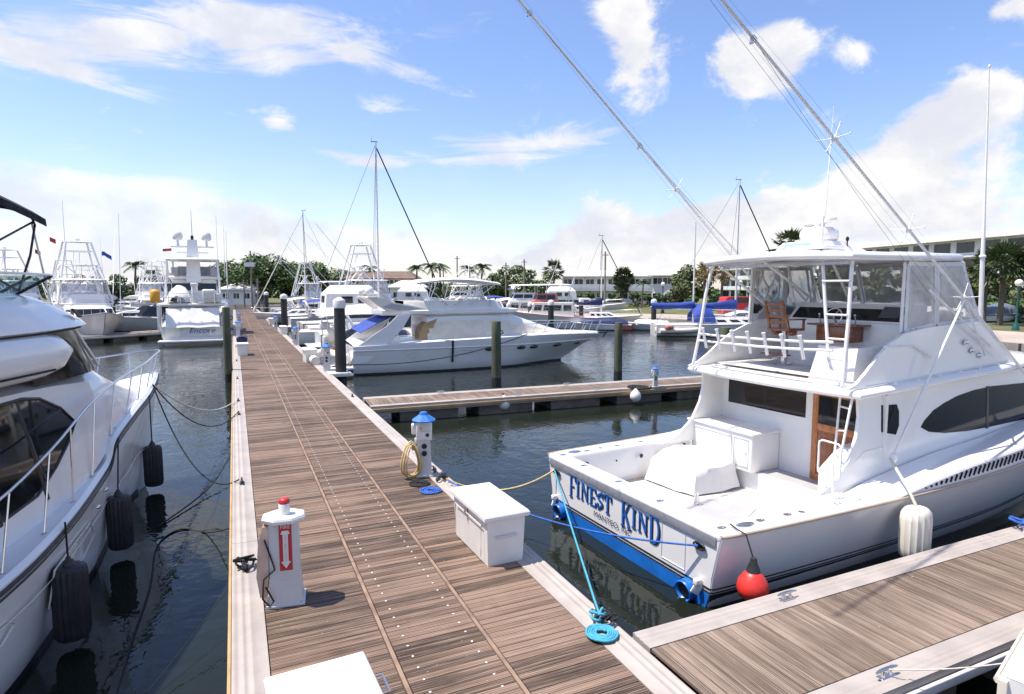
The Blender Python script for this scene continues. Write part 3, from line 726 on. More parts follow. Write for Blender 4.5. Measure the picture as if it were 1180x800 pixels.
# rod holders, cleats, hoses on the covering boards
mb = MB()
for x, y in [(.16, 1.2), (.16, .2), (.16, -.8), (.75, 1.98), (1.5, 2.04), (2.1, 2.06), (.85, -2.0), (1.35, -2.02), (.2, -1.95), (.2, 1.95), (2.35, -2.05)]:
    mb.lathe([(.052, 0), (.055, .006), (.036, .008), (.034, .002)], (x, y, 1.048 + .004 * (x > .3)), 10, Matrix.Diagonal((1.3, .8, 1)))
mb.build('rod_holder', K['steel'], fk)
for x, s in ((.55, -1), (.5, 1)):
    mb = MB(); mb.lathe([(.10, 0), (.10, .008), (.07, .02), (.02, .022)], (x, s * 2.02, 1.05), 14, Matrix.Diagonal((1.5, .75, 1))); mb.build('hawse_plate', K['steel'], fk)
mb = MB()
for x, z in ((2.95, .98), (3.3, 1.1)):
    mb.tube([(x, 1.77, z), (x, 1.70, z - .02), (x + .02, 1.70, z - .18)], .012, 6)
    mb.ell((x, 1.73, z), (.03, .03, .03), 8, 5)
for x, z, r in ((.62, .86, .045), (1.9, .86, .045), (2.35, .84, .035), (1.3, .84, .02)): mb.ell((x, 1.78, z), (r, .02, r), 10, 5)
mb.build('gaff_hanger', K['darkmetal'], fk)
mb = MB(); mb.tube([(2.6, 1.66, .70), (2.7, 1.6, .76), (2.85, 1.62, .80), (2.95, 1.66, .74), (2.9, 1.7, .68)], .014, 6); mb.build('hose_loop', K['tan'], fk)
mb = MB(); mb.tube([(.38, 1.74, .44), (1.0, 1.75, .42), (1.6, 1.76, .42), (2.1, 1.76, .42)], .012, 6); mb.build('toe_rail', K['tan'], fk)
# low stainless gate loop + ladder from cockpit
mb = MB(); mb.tube([(2.45, -1.92, 1.05), (2.48, -1.86, 1.55)], .018, 8)
c = Vector((2.49, -1.80, 1.62)); L_ = []
for k in range(24):
    a = 2 * PI * k / 24; L_.append(c + Vector((.03 * math.cos(a), .20 * max(-1, min(1, 1.35 * math.cos(a))), .26 * max(-1, min(1, 1.25 * math.sin(a))))))
mb.tube(L_, .015, 8, closed=True); mb.build('grab_loop', K['white_metal'], fk)
def ladder(nm, a0, a1, b0, b1, n, r=.019, rung=.015):
    mb = MB(); a0, a1, b0, b1 = map(Vector, (a0, a1, b0, b1)); mb.tube([a0, a1], r, 8); mb.tube([b0, b1], r, 8); o = mb.build(nm, K['white_metal'], fk)
    for k in range(n):
        f = (k + .7) / (n + .2); mb = MB(); mb.tube([a0.lerp(a1, f), b0.lerp(b1, f)], rung, 6); mb.build('rung', K['white_metal'], o)
    return o
ladder('cockpit_ladder', (2.86, -1.64, 1.05), (3.15, -1.66, 2.46), (3.30, -1.28, .78), (3.36, -1.32, 2.46), 4)
# cockpit hatches, scuppers, transom door seams, deck plates
mb = MB()
for x0, y0, x1, y1 in ((.6, -1.5, 1.1, -.9), (.6, .6, 1.3, 1.5), (2.7, -1.5, 3.2, -.5)):
    mb.tube([(x0, y0, .382), (x1, y0, .382), (x1, y1, .382), (x0, y1, .382)], .008, 4, closed=True)
mb.build('sole_hatch_seam', K['pedgrey'], fk)
mb = MB(); mb.tube([(-.004, -1.05, .86), (-.004, -1.05, .34), (-.004, -1.52, .34), (-.004, -1.52, .86)], .006, 4); mb.build('transom_door_seam', K['pedgrey'], fk)
mb = MB(); mb.tube([(.30, -1.05, 1.05), (.30, -1.05, .45)], .007, 4); mb.tube([(-.0, -1.05, 1.052), (.30, -1.05, 1.052)], .006, 4); mb.tube([(-.0, -1.52, 1.052), (.30, -1.52, 1.052)], .006, 4); mb.build('coaming_seam', K['pedgrey'], fk)
for x, z in ((1.1, .50), (2.2, .52), (5.4, .72), (6.4, .78)):
    mb = MB(); mb.ell((x, -interp([(0, 1.98), (7, 2.12)], x) - .06, z), (.05, .02, .03), 10, 5); mb.build('hull_drain', K['darkmetal'], fk)
mb = MB()
for x, y in ((1.6, -2.05), (2.9, -2.08), (1.1, 2.03)): mb.lathe([(.045, 0), (.045, .006), (.02, .008)], (x, y, 1.055), 12)
mb.build('deck_plate', K['steel'], fk)
mb = MB()
for y0, y1 in ((-1.2, -.1), (.0, 1.3)): mb.tube([(3.42, y0, 2.66), (5.0, y0, 2.67), (5.0, y1, 2.67), (3.42, y1, 2.66)], .006, 4, closed=True)
mb.build('bridge_hatch_seam', K['pedgrey'], fk)
# flybridge deck slab with curved aft lip
mb = MB()
def slabpt(k, n, x1=9.3):
    y = -1.84 + 3.68 * k / n; xx = 2.96 + .10 * (y / 1.84) ** 2 * 1.2; return xx, y
n = 16; edge = [slabpt(k, n) for k in range(n + 1)]
def fz(x): return 2.47 + .042 * (x - 3)
loop = edge + [(7.0, 1.86), (8.6, 1.74), (9.35, 1.2), (9.5, 0), (9.35, -1.2), (8.6, -1.74), (7.0, -1.86)]
def ins(p, d):
    x, y = p; return (x + (d if x < 5 else -d if x > 9 else 0), y - math.copysign(min(abs(y), d), y))
L0 = [(*ins(p, .10), fz(p[0]) - .03) for p in loop]; L1 = [(*ins(p, .02), fz(p[0]) - .01) for p in loop]; L2 = [(*p, fz(p[0]) + .03) for p in loop]; L3 = [(*ins(p, .015), fz(p[0]) + .075) for p in loop]; L4 = [(*ins(p, .07), fz(p[0]) + .105) for p in loop]; L5 = [(*ins(p, .5), fz(p[0]) + .13) for p in loop]
mb.grid([L0, L1, L2, L3, L4, L5], closed=True, caps=True); mb.build('flybridge_deck', K['gel'], fk, smooth=60)
mb = MB(); mb.tube([(*ins(p, .35), fz(p[0]) + .14) for p in loop[:17]], .012, 6)
mb.tube([(3.4 + k * .6, -1.70, fz(3.4 + k * .6) + .13) for k in range(8)], .012, 6); mb.build('drip_rail', K['gel'], fk)
mb = MB(); mb.box((4.6, 0, 2.655), (2.2, 2.9, .012)); mb.build('flybridge_sole', K['nonskid'], fk)
# flybridge coaming
cp = [(2.95, 2.60), (3.2, 2.68), (3.45, 2.84), (3.72, 3.05), (4.05, 3.25), (4.45, 3.40), (5.0, 3.47), (5.65, 3.51), (6.72, 3.55), (7.05, 3.40), (7.9, 2.76), (7.9, 2.70), (5, 2.58)]
def cy(z): return 1.70 - .10 * (z - 2.6)
mb = MB()
for s in (1, -1): mb.prism([(x, s * cy(z), z) for x, z in cp], (0, -s * .05, 0))
mb.grid([[(6.72, s * cy(3.55), 3.55) for s in (-1, 1)], [(7.05, s * cy(3.4), 3.4) for s in (-1, 1)], [(7.9, s * cy(2.7), 2.72) for s in (-1, 1)]])
mb.build('flybridge_coaming', K['gel'], fk, smooth=30)
# helm console, dash, seats
mb = MB(); mb.box((5.55, .02, 3.10), (.75, 2.30, .90), bev=.05); mb.prism([(5.16, -1.14, 3.50), (5.9, -1.14, 3.50), (5.9, -1.14, 3.86), (5.50, -1.14, 3.84)], (0, 2.32, 0)); cn = mb.build('helm_console', K['gel'], fk, smooth=25)
mb = MB(); mb.panel([(5.20, 1.10, 3.54), (5.20, -1.08, 3.54), (5.49, -1.08, 3.815), (5.49, 1.10, 3.815)], .008, .014); mb.build('dash_panel', K['glass'], cn, smooth=0)
mb = MB(); mb.panel([(5.25, -.66, 3.60), (5.25, -1.02, 3.60), (5.45, -1.02, 3.79), (5.45, -.66, 3.79)], .012, .01); mb.build('chart_screen', mat('grey_dead_screen', (.10, .10, .11), .2, var=.1), cn, smooth=0)
mb = MB(); mb.box((5.00, -.10, 3.29), (.36, .72, .30), bev=.02); mb.box((4.96, -.10, 3.455), (.46, 1.0, .035), bev=.012); mb.build('helm_pod', K['teak'], cn)
mb = MB(); c = Vector((4.88, -.05, 3.60)); L_ = [c + Vector((.05 * math.sin(a), .17 * math.cos(a), .16 * math.sin(a))) for a in [2 * PI * k / 18 for k in range(18)]]
mb.tube(L_, .013, 6, closed=True)
for k in (0, 6, 12): mb.tube([c, L_[k]], .008, 5)
mb.tube([c, c + Vector((.1, 0, -.12))], .02, 6); mb.build('steering_wheel', K['steel'], cn)
mb = MB()
for y in (-.42, .3): mb.tube([(5.0, y, 3.47), (4.96, y, 3.62)], .012, 6); mb.ell((4.96, y, 3.64), (.025, .025, .025), 8, 5)
mb.build('throttle_lever', K['steel'], cn)
def helm_chair(x, y):
    n0 = len(kids(fk))
    o = MB(); o.cyl((x, y, 2.66), (x, y, 3.32), .055, 14); o.lathe([(.15, 0), (.15, .02), (.06, .04)], (x, y, 2.66), 16); o = o.build('chair_pedestal', K['steel'], fk)
    mb = MB(); mb.box((x + .02, y, 3.34), (.46, .52, .05), bev=.02)
    for s in (-1, 1): mb.bar((x - .16, y + s * .22, 3.34), (x - .34, y + s * .19, 3.90), .05, .04, bev=.01)
    for k in range(4):
        z = 3.48 + k * .115; xx = x - .16 - .18 * (z - 3.34) / .56; mb.box((xx, y, z), (.03, .46 - .02 * k, .062), bev=.012)
    for s in (-1, 1): mb.box((x + .02, y + s * .27, 3.54), (.42, .05, .03), bev=.012); mb.box((x + .18, y + s * .27, 3.44), (.035, .035, .2)); mb.ell((x - .02, y + s * .18, 3.28), (.12, .08, .06), 10, 6)
    mb.build('chair_seat', K['teak'], o)
    mb = MB(); mb.box((x - .22, y + .02, 2.86), (.20, .56, .03), bev=.012); mb.build('foot_rest', K['teak'], o)
helm_chair(4.45, .66)
mb = MB(); q = [(3.62, -.70), (3.62, -1.40), (4.30, -1.40), (4.30, -.70)]; mb.grid([[(x - (.10 if x < 4 else 0), y + (.10 if y > -1 else 0), 2.60) for x, y in q], [(x, y, 3.18) for x, y in q]], closed=True, caps=True); mb.build('bench_box', K['gel'], fk, smooth=20)
# aft rail with rocket launcher rod holders
mb = MB(); P = [(3.06, 1.52, 3.24), (3.02, .9, 3.24), (3.0, 0, 3.25), (3.0, -.7, 3.27), (3.06, -1.36, 3.30)]
mb.tube(P, .022, 8); mb.tube([(x, y, z - .13) for x, y, z in P], .022, 8); mb.build('aft_rail', K['white_metal'], fk)
for k in range(7):
    y = 1.30 - k * .36; mb = MB(); mb.tube([(3.05, y, 2.98), (2.95, y + .015, 3.36)], .027, 8); mb.tube([(2.952, y + .015, 3.35), (2.948, y + .015, 3.375)], .034, 8); mb.build('rail_rod_holder', K['white_metal'], fk)
# hard top frame and top
mb = MB(); mb.tube([(3.25, 1.42, 4.56), (3.16, 1.48, 4.0), (3.08, 1.53, 3.24), (3.0, 1.60, 2.62)], .030, 8); mb.build('top_leg', K['white_metal'], fk)
o = MB(); o.tube([(3.30, -1.44, 4.56), (3.27, -1.45, 3.6), (3.16, -1.48, 2.62)], .030, 8); o.tube([(3.24, -.98, 4.56), (3.22, -1.06, 4.0), (3.20, -1.16, 3.3), (3.18, -1.20, 3.05), (3.17, -1.28, 2.85), (3.16, -1.46, 2.70)], .026, 8); o = o.build('top_ladder', K['white_metal'], fk)
for z, ya in ((4.25, -1.02), (3.72, -1.10), (3.34, -1.15), (3.02, -1.21)): mb = MB(); mb.tube([(3.2, ya, z), (3.24, -1.45, z)], .018, 6); mb.build('rung', K['white_metal'], o)
mb = MB()
for a, b in (((3.5, 1.44, 4.56), (5.3, 1.50, 3.52)), ((4.4, 1.46, 4.56), (4.4, 1.5, 3.42)), ((4.9, 1.3, 4.56), (5.6, 1.1, 3.86)), ((5.15, 1.2, 4.56), (5.1, 1.0, 3.86)), ((5.9, .9, 4.56), (5.5, 1.05, 3.86)), ((6.0, -.55, 4.56), (5.85, -.9, 3.86)), ((6.15, 1.44, 4.56), (6.5, 1.5, 3.55)), ((6.2, -1.44, 4.56), (6.75, -1.5, 3.55)), ((4.62, -1.46, 4.56), (4.55, -1.50, 3.42)), ((5.4, -1.46, 4.56), (5.47, -1.5, 3.50)), ((4.6, -.2, 4.56), (5.4, 0, 3.9)), ((3.4, .3, 4.6), (5.6, .9, 3.88))):
    mb = MB(); mb.tube([a, b], .026, 8); mb.build('top_strut', K['white_metal'], fk)
mb = MB(); n = 12
def topz(x, y): return .10 * (1 - (y / 1.56) ** 2) + .02 * (x - 3.2)
edge = [(3.14 - .16 * (1 - (1 - 2 * k / n) ** 2), -1.56 + 3.12 * k / n) for k in range(n + 1)]
loop = edge + [(5, 1.58), (6.2, 1.52), (6.62, 1.1), (6.75, 0), (6.62, -1.1), (6.2, -1.52), (5, -1.58)]
rw = []
for d, dz in ((.06, -.06), (.012, -.045), (0, 0), (.02, .05), (.08, .075), (.5, .085)):
    rw.append([(*ins((x, y) if x > 5 else (x, y), d), 4.63 + dz + topz(x, y) * (.5 if d < .1 else .9)) for x, y in loop])
mb.grid(rw, closed=True, caps=True); mb.build('hard_top', K['gel'], fk, smooth=60)
mb = MB(); mb.box((3.2, -.2, 4.53), (.08, 2.5, .05), bev=.01); mb.build('roll_curtain', K['vinyl'], fk)
mb = MB(); mb.box((3.7, 0.2, 4.555), (.25, .5, .03), bev=.01); mb.build('overhead_box', K['black'], fk)
# vinyl curtains
def curtain(q):
    a, b, c, d = [Vector(p) for p in q]; mb = MB(); rr = []
    for i in range(9):
        f = i / 8; rr.append([a.lerp(b, g / 8).lerp(d.lerp(c, g / 8), f) + Vector((R_.uniform(-.006, .006), R_.uniform(-.008, .008), 0)) for g in range(9)])
    mb.grid(rr); o = mb.build('curtain', K['vinyl'], fk, smooth=80)
    mb = MB()
    for p, q_ in ((a, b), (b, c), (c, d), (d, a)): mb.bar(p, q_, .012, .07)
    mb.build('curtain_hem', K['canvas'], o, smooth=0); return o
curtain([(4.62, -1.53, 3.43), (5.44, -1.545, 3.52), (5.42, -1.50, 4.54), (4.66, -1.50, 4.54)])
curtain([(5.50, -1.545, 3.52), (6.78, -1.545, 3.57), (6.22, -1.50, 4.56), (5.48, -1.50, 4.54)])
curtain([(5.50, 1.545, 3.52), (6.78, 1.545, 3.57), (6.22, 1.50, 4.56), (5.48, 1.50, 4.54)])
curtain([(4.5, 1.53, 3.43), (5.44, 1.545, 3.52), (5.42, 1.50, 4.54), (4.5, 1.50, 4.54)])
for y0, y1 in ((-1.45, -.5), (-.45, .5), (.55, 1.45)): curtain([(6.74, y0, 3.58), (6.74, y1, 3.58), (6.35, y1, 4.58), (6.35, y0, 4.58)])
# radar pod
mb = MB(); mb.grid([[(3.9, .62, 4.72), (5.4, .62, 4.74), (5.4, -.42, 4.74), (3.9, -.42, 4.72)], [(4.1, .50, 4.98), (4.9, .5, 4.98), (4.9, -.30, 4.98), (4.1, -.30, 4.98)]], closed=True, caps=True); pod = mb.build('radar_pod', K['gel'], fk, smooth=20)
mb = MB()
A = [Vector((3.955, .42, 4.79)), Vector((3.955, -.22, 4.79)), Vector((4.06, -.18, 4.93)), Vector((4.06, .38, 4.93))]
for p, q_ in zip(A, A[1:] + A[:1]): mb.bar(p + Vector((-.006, 0, 0)), q_ + Vector((-.006, 0, 0)), .03, .03)
mb.build('blue_outline', K['skyb'], pod, smooth=0)
mb = MB(); mb.lathe([(.27, 0), (.31, .03), (.33, .12), (.32, .20), (.26, .25), (.10, .27), (.02, .27)], (4.5, .05, 4.98), 22); mb.build('radar_dome', K['gel'], pod)
mb = MB(); mb.cyl((4.5, .05, 5.24), (4.5, .05, 5.31), .09, 12); mb.box((4.5, .05, 5.35), (.16, 1.0, .09), rz=-.5, bev=.03); mb.build('radar_scanner', K['gel'], pod)
mb = MB(); mb.cyl((4.75, -.34, 4.74), (4.75, -.34, 5.0), .012, 6); mb.ell((4.75, -.34, 5.02), (.03, .03, .045), 8, 5); mb.build('anchor_light', K['dark'], fk)
mb = MB(); mb.box((3.5, -.75, 4.80), (.5, .5, .06), bev=.02); mb.build('antenna_base', K['gel'], fk)
mb = MB(); mb.tube([(3.68, -.62, 4.76), (3.68, -.62, 5.35), (3.72, -.62, 5.36), (3.80, -.64, 7.15)], [.022, .022, .014, .006], 8); mb.ell((3.69, -.62, 5.32), (.03, .03, .05), 8, 5); mb.build('whip_antenna', K['white_metal'], fk)
mb = MB(); mb.tube([(6.88, -1.52, 3.55), (6.80, -1.52, 4.70), (6.76, -1.52, 5.4), (6.57, -1.52, 7.95)], [.04, .038, .022, .010], 8); mb.ell((6.80, -1.52, 4.70), (.06, .06, .04), 8, 5); mb.ell((6.575, -1.52, 7.93), (.02, .02, .04), 8, 5); mb.build('whip_antenna', K['white_metal'], fk)
# outriggers
def outrigger(x0, z0, sl, y, xe, crosses, bx):
    def pt(x): return Vector((x, y, z0 + sl * (x0 - x)))
    o = MB(); xs = [x0 + (xe - x0) * k / 90 for k in range(91)]; o.tube([pt(x) for x in xs], [.026 - .010 * k / 90 for k in range(91)], 12); o = o.build('outrigger_pole', K['steel'] if False else K['white_metal'], fk)
    d = (pt(xe) - pt(x0)).normalized(); up = Vector((-d.z, 0, d.x)) * (-1)
    for x in crosses:
        c = pt(x); mb = MB()
        for v in (up, -up, Vector((0, 1, 0)), Vector((0, -1, 0))):
            e = c + v * .25 + d * .03; mb.tube([c, e], .007, 6); mb.ell(e, (.014, .014, .014), 6, 4)
        mb.ell(c, (.05, .05, .05), 8, 5); mb.build('spreader', K['white_metal'], o)
    for side in (0.085, -.07):
        mb = MB(); mb.tube([pt(x0 - .3) + up * .03] + [pt(x) + up * side * 1.6 for x in crosses] + [pt(xe) + up * .01], .0014, 4); mb.build('rigging_wire', K['darkmetal'], o)
    for x in bx:
        mb = MB(); mb.tube([pt(x + .03), pt(x - .03)], .034, 8); mb.ell(pt(x) + up * -.06, (.03, .03, .03), 8, 5); mb.build('halyard_ring', K['steel'], o)
    return o, pt
o1, pt1 = outrigger(7.92, 2.55, .640, -1.82, -3.2, (5.68, 4.04, 2.22), (.60,))
mb = MB(); mb.tube([(5.68, -1.84, 3.95), (3.95, -1.86, 1.50)], .022, 8); mb.ell((3.95, -1.86, 1.47), (.06, .06, .09), 8, 6); mb.build('outrigger_brace', K['white_metal'], fk)
mb = MB(); mb.tube([(5.68, -1.84, 3.95), (6.7, -1.72, 2.95)], .016, 8); mb.tube([(5.0, -1.66, 4.1), (6.9, -1.70, 3.1)], .02, 8); mb.build('outrigger_brace', K['white_metal'], fk)
for x, z in ((6.15, 3.2), (6.35, 3.05), (6.6, 2.95)):
    mb = MB(); mb.ell((x, -1.68, z), (.07, .03, .05), 8, 5); mb.build('brace_fitting', K['steel'], fk)
o2, pt2 = outrigger(6.6, 2.85, .812, 1.82, -4.2, (5.0, 2.66), (1.75, -.6))
# halyards hanging from the outrigger tips down to the bridge
def hal(a, b, r=.0028): mb = MB(); mb.tube(sag(a, b, .08, 10), r, 4); mb.build('halyard', K['darkmetal'], fk)
hal(pt2(-.6), (2.8, 1.6, 5.0) if False else (5.2, 1.55, 4.0)); hal(pt2(1.75), (5.4, 1.55, 4.0)); hal(pt1(.6), (5.3, -1.6, 3.9)); hal(pt1(-2.2), (5.9, -1.62, 3.7))
mb = MB(); mb.tube([(4.64, -1.66, 3.2), (5.02, -1.70, 3.05), (5.06, -1.71, 2.98)], .018, 8); mb.tube([(3.9, -1.64, 3.22), (4.64, -1.66, 3.2)], .016, 8); mb.build('grab_rail', K['white_metal'], fk)
mb = MB()
for k in range(9): mb.box((4.0 + k * .6, -1.80, fz(4 + k * .6) + .13), (.06, .03, .03), bev=.008)
mb.build('rail_stud', K['gel'], fk)
# ---------------------------------------------------------------- white motor yacht on the left, bow toward the dock
HD = 19
lb = thing('motor_yacht', 'white motor yacht with black bimini, big foreground boat on the left edge', 'yacht', (-1.6 - 13 * math.sin(rad(HD)), 15.4 - 13 * math.cos(rad(HD)), 0), rad(90 - HD))
SH = [(0, 2.30, 1.25), (3, 2.36, 1.28), (5, 2.24, 1.32), (6.5, 1.95, 1.40), (8.1, 1.48, 1.50), (8.45, 1.40, 1.62), (8.75, 1.33, 1.84), (10, 1.0, 2.0), (11.2, .68, 2.12), (12.3, .30, 2.22), (13, .02, 2.28)]
WL = [(0, 2.1), (5, 2.0), (7, 1.55), (9, .98), (10.5, .5), (11.6, .16), (13, .02)]
st = []
for x, ys, zs in SH:
    yw = interp(WL, x); xk = x if x < 8 else 8 + (x - 8) * .82
    row = [(xk, 0, -.5), (xk, yw * .9, -.25), (xk + (x - xk) * .1, yw, .03), (xk + (x - xk) * .3, yw + (ys - yw) * .22, .35), (xk + (x - xk) * .6, yw + (ys - yw) * .55, .35 + (zs - .35) * .5), (x, ys - .015, zs - .08), (x, ys, zs)]
    st.append([c for p in row for c in p])
lrows = hull_rows(st, 60)
mb = MB(); both(mb, lrows); mb.build('hull', K['gel'], lb, smooth=50)
for nm, z, w_, m in (('rub_stripe', -.045, .022, K['black']), ('rub_stripe', -.11, .010, K['black'])):
    mb = MB()
    for s in (1, -1): mb.tube([(r[-1][0], s * (r[-1][1] + .004), r[-1][2] + z) for r in lrows], w_, 6)
    mb.build(nm, m, lb)
mb = MB()
for s in (1, -1): mb.grid([[(r[2][0], s * (r[2][1] + .012), -.02), (r[2][0] * .9 + r[3][0] * .1, s * (r[2][1] + .016), .08)] for r in lrows[:56]])
mb.build('boot_stripe', K['black'], lb)
mb = MB()
rr = []
for r in lrows:
    x, y, z = r[-1]; rr.append([(x, y, z), (x, y - min(.05, y), z + .05), (x, max(y - .12, 0), z + .045), (x, 0, z + .08), (x, -max(y - .12, 0), z + .045), (x, -y + min(.05, y), z + .05), (x, -y, z)])
mb.grid(rr); mb.build('deck', K['gel'], lb, smooth=40)
# moulded recess panels in the topsides
for a, b, z0, z1 in ((6.0, 7.6, .55, .98), (2.8, 5.2, .70, .92)):
    mb = MB()
    def hp(x, z):
        for p, q in zip(lrows, lrows[1:]):
            if q[4][0] >= x:
                for u, v in zip(p, p[1:]):
                    if u[2] <= z <= v[2]:
                        f = (z - u[2]) / (v[2] - u[2] + 1e-9); return Vector((x, -(u[1] + (v[1] - u[1]) * f) - .006, z))
        return Vector((x, 0, z))
    mb.tube([hp(a, z0), hp(b - .2, z0), hp(b, (z0 + z1) / 2), hp(b - .15, z1), hp(a, z1)], .012, 5, closed=True); mb.build('hull_recess', K['gel2'], lb)
mb = MB(); mb.grid([[hp(6.05, .5), hp(6.8, .5)], [hp(6.0, .96), hp(6.9, .96)]]); mb.build('rust_stain_panel', K['cream'], lb)
# deckhouse
def halfloft(mb, secs, cap=True):
    rr = [[(x, y, z) for y, z in p] + [(x, -y, z) for y, z in p[::-1]] for x, p in secs]
    mb.grid(rr, caps=cap)
secs = []
DS = [(0, [(1.85, 1.2), (1.75, 2.0), (1.62, 2.95), (1.2, 3.03), (.0, 3.06)]), (5.2, [(1.80, 1.25), (1.70, 2.0), (1.58, 2.95), (1.2, 3.03), (0, 3.06)]), (6.8, [(1.62, 1.38), (1.53, 2.1), (1.44, 2.9), (1.1, 3.03), (0, 3.08)]), (7.7, [(1.42, 1.55), (1.36, 2.2), (1.28, 2.82), (1.0, 3.0), (0, 3.06)]), (8.75, [(1.18, 1.8), (1.13, 2.3), (1.05, 2.72), (.8, 2.9), (0, 3.0)]),
      (9.6, [(.96, 1.95), (.90, 2.2), (.80, 2.48), (.6, 2.62), (0, 2.72)]), (10.5, [(.72, 2.02), (.66, 2.14), (.56, 2.26), (.42, 2.34), (0, 2.40)]), (11.2, [(.48, 2.1), (.44, 2.13), (.38, 2.16), (.28, 2.18), (0, 2.19)])]
sp = spline([[x] + [c for p in ps for c in p] for x, ps in DS], 36)
mb = MB(); halfloft(mb, [(r[0], [(r[1 + 2 * i], r[2 + 2 * i]) for i in range(5)]) for r in sp]); mb.build('deckhouse', K['gel'], lb, smooth=45)
def dhy(x, z):
    for a, b in zip(sp, sp[1:]):
        if b[0] >= x:
            for i in range(2):
                f = (x - a[0]) / (b[0] - a[0] + 1e-9); y0, z0, y1, z1 = [a[k] + (b[k] - a[k]) * f for k in (1 + 2 * i, 2 + 2 * i, 3 + 2 * i, 4 + 2 * i)]
                if z <= z1: return y0 + (y1 - y0) * (z - z0) / (z1 - z0)
            return y1
    return 1
WN = [(1.0, 2.78), (2.5, 2.86), (4.5, 2.87), (6.2, 2.86), (6.55, 2.80), (7.0, 2.60), (7.34, 2.34), (7.0, 2.12), (6.6, 1.92), (6.1, 1.74), (5.0, 1.62), (2.5, 1.55), (1.0, 1.55)]
for s in (1, -1):
    q = [(x, s * (dhy(x, z) + .008), z) for x, z in WN]
    c = [(x, s * (dhy(x, 2.2) + .006), 2.2 + (z - 2.2) * .0) for x, z in WN]
    mb = MB(); n = len(q); rr = []
    for k in range(9):
        f = k / 8; x0 = 1.0; row = []
        for j in range(14):
            g = j / 13; x = 1.0 + 6.34 * g; zt = interp(sorted([p for p in WN if p[1] >= 2.34]), x); zb = interp(sorted([p for p in WN if p[1] <= 2.34]), x); z = zb + (zt - zb) * f
            row.append((x, s * (dhy(x, z) + .009), z))
        rr.append(row)
    mb.grid(rr); o = mb.build('side_window', K['glass'], lb, smooth=30)
    mb = MB(); mb.tube([(x, s * (dhy(x, z) + .006), z) for x, z in WN], .022, 6, closed=True); mb.build('window_frame', K['black'], o)
    for x in (3.6, 5.35, 6.2):
        mb = MB(); zt = interp(sorted([p for p in WN if p[1] >= 2.34]), x); mb.bar((x + .1, s * (dhy(x, 1.8) + .014), 1.62), (x - .12, s * (dhy(x, zt) + .012), zt), .014, .055); mb.build('window_divider', K['black'], o)
# mouldings under the bridge, front glass, bridge
mb = MB()
for s in (1, -1):
    rr = []
    for i in range(24):
        x = -.2 + 7.35 * i / 23; k = 1 if x < 6.3 else math.sqrt(max(1 - ((x - 6.3) / .86) ** 2, .002)); c = (1.66 - max(0, x - 5) * .04, 3.34)
        rr.append([(x, s * (c[0] + .19 * k * math.cos(a)), c[1] + .27 * k * math.sin(a) - max(0, 2.5 - x) * .02) for a in [2 * PI * j / 14 for j in range(14)]])
    mb.grid(rr, closed=True, caps=True)
mb.build('bridge_moulding', K['gel'], lb, smooth=60)
mb = MB()
for s in (1, -1): mb.tube([(x, s * (1.66 - max(0, x - 5) * .04 + .17), 3.17) for x in [k * .5 for k in range(14)]], .014, 5); mb.tube([(x, s * (1.66 - max(0, x - 5) * .04 + .10), 3.545) for x in [k * .5 for k in range(14)]], .010, 5)
mb.build('moulding_seam', K['dark'], lb)
def ringplan(half, z):
    return [(x, y, z if not isinstance(z, list) else z[i]) for i, (x, y) in enumerate(half)] + [(x, -y, z if not isinstance(z, list) else z[i]) for i, (x, y) in reversed(list(enumerate(half[:-1])))]
b0 = [(6.2, 1.46), (7.2, 1.40), (7.9, 1.22), (8.45, .8), (8.65, .4), (8.7, 0)]; b1 = [(5.9, 1.42), (6.8, 1.36), (7.4, 1.2), (7.85, .8), (8.05, .4), (8.1, 0)]
def dens2(h, n=14): return spline(h, n)
mb = MB(); mb.grid([ringplan(dens2(b0), 2.95), ringplan(dens2(b1), 3.62)]); o = mb.build('windshield', K['smoked'], lb, smooth=60)
for s in (1, -1):
    mb = MB(); mb.tube([(7.98, s * 1.21, 2.99), (7.42, s * 1.21, 3.62)], .022, 6); mb.tube([(8.60, s * .52, 2.97), (7.98, s * .55, 3.62)], .018, 6); mb.build('windshield_post', K['gel'], o)
c0 = [(-.2, 1.72), (5.5, 1.72), (6.9, 1.58), (7.9, 1.26), (8.45, .75), (8.6, .4), (8.65, 0)]
def sc(h, dx, dy): return [(x - dx * max(0, x - 4) / 4.5, y * dy) for x, y in h]
mb = MB(); mb.grid([ringplan(dens2(sc(c0, .2, .97), 24), 3.585), ringplan(dens2(c0, 24), 3.63), ringplan(dens2(sc(c0, .10, .985), 24), 3.70), ringplan(dens2(sc(c0, .6, .93), 24), 3.90), ringplan(dens2(sc(c0, 1.0, .87), 24), 4.03), ringplan(dens2(sc(c0, 1.2, .84), 24), 4.06), ringplan(dens2(sc(c0, 1.35, .80), 24), 4.04)], closed=True, caps=True)
fb = mb.build('flybridge', K['gel'], lb, smooth=50)
mb = MB(); mb.panel([(7.50, -1.385, 3.75), (7.78, -1.27, 3.73), (7.68, -1.245, 3.84), (7.40, -1.36, 3.86)], .012, .02); mb.build('vent_grille', K['dark'], fb, smooth=0)
mb = MB(); mb.tube(ringplan(dens2(sc(c0, .16, 1.0), 24), 3.60)[2:-2], .012, 5); mb.build('bridge_seam', K['dark'], fb)
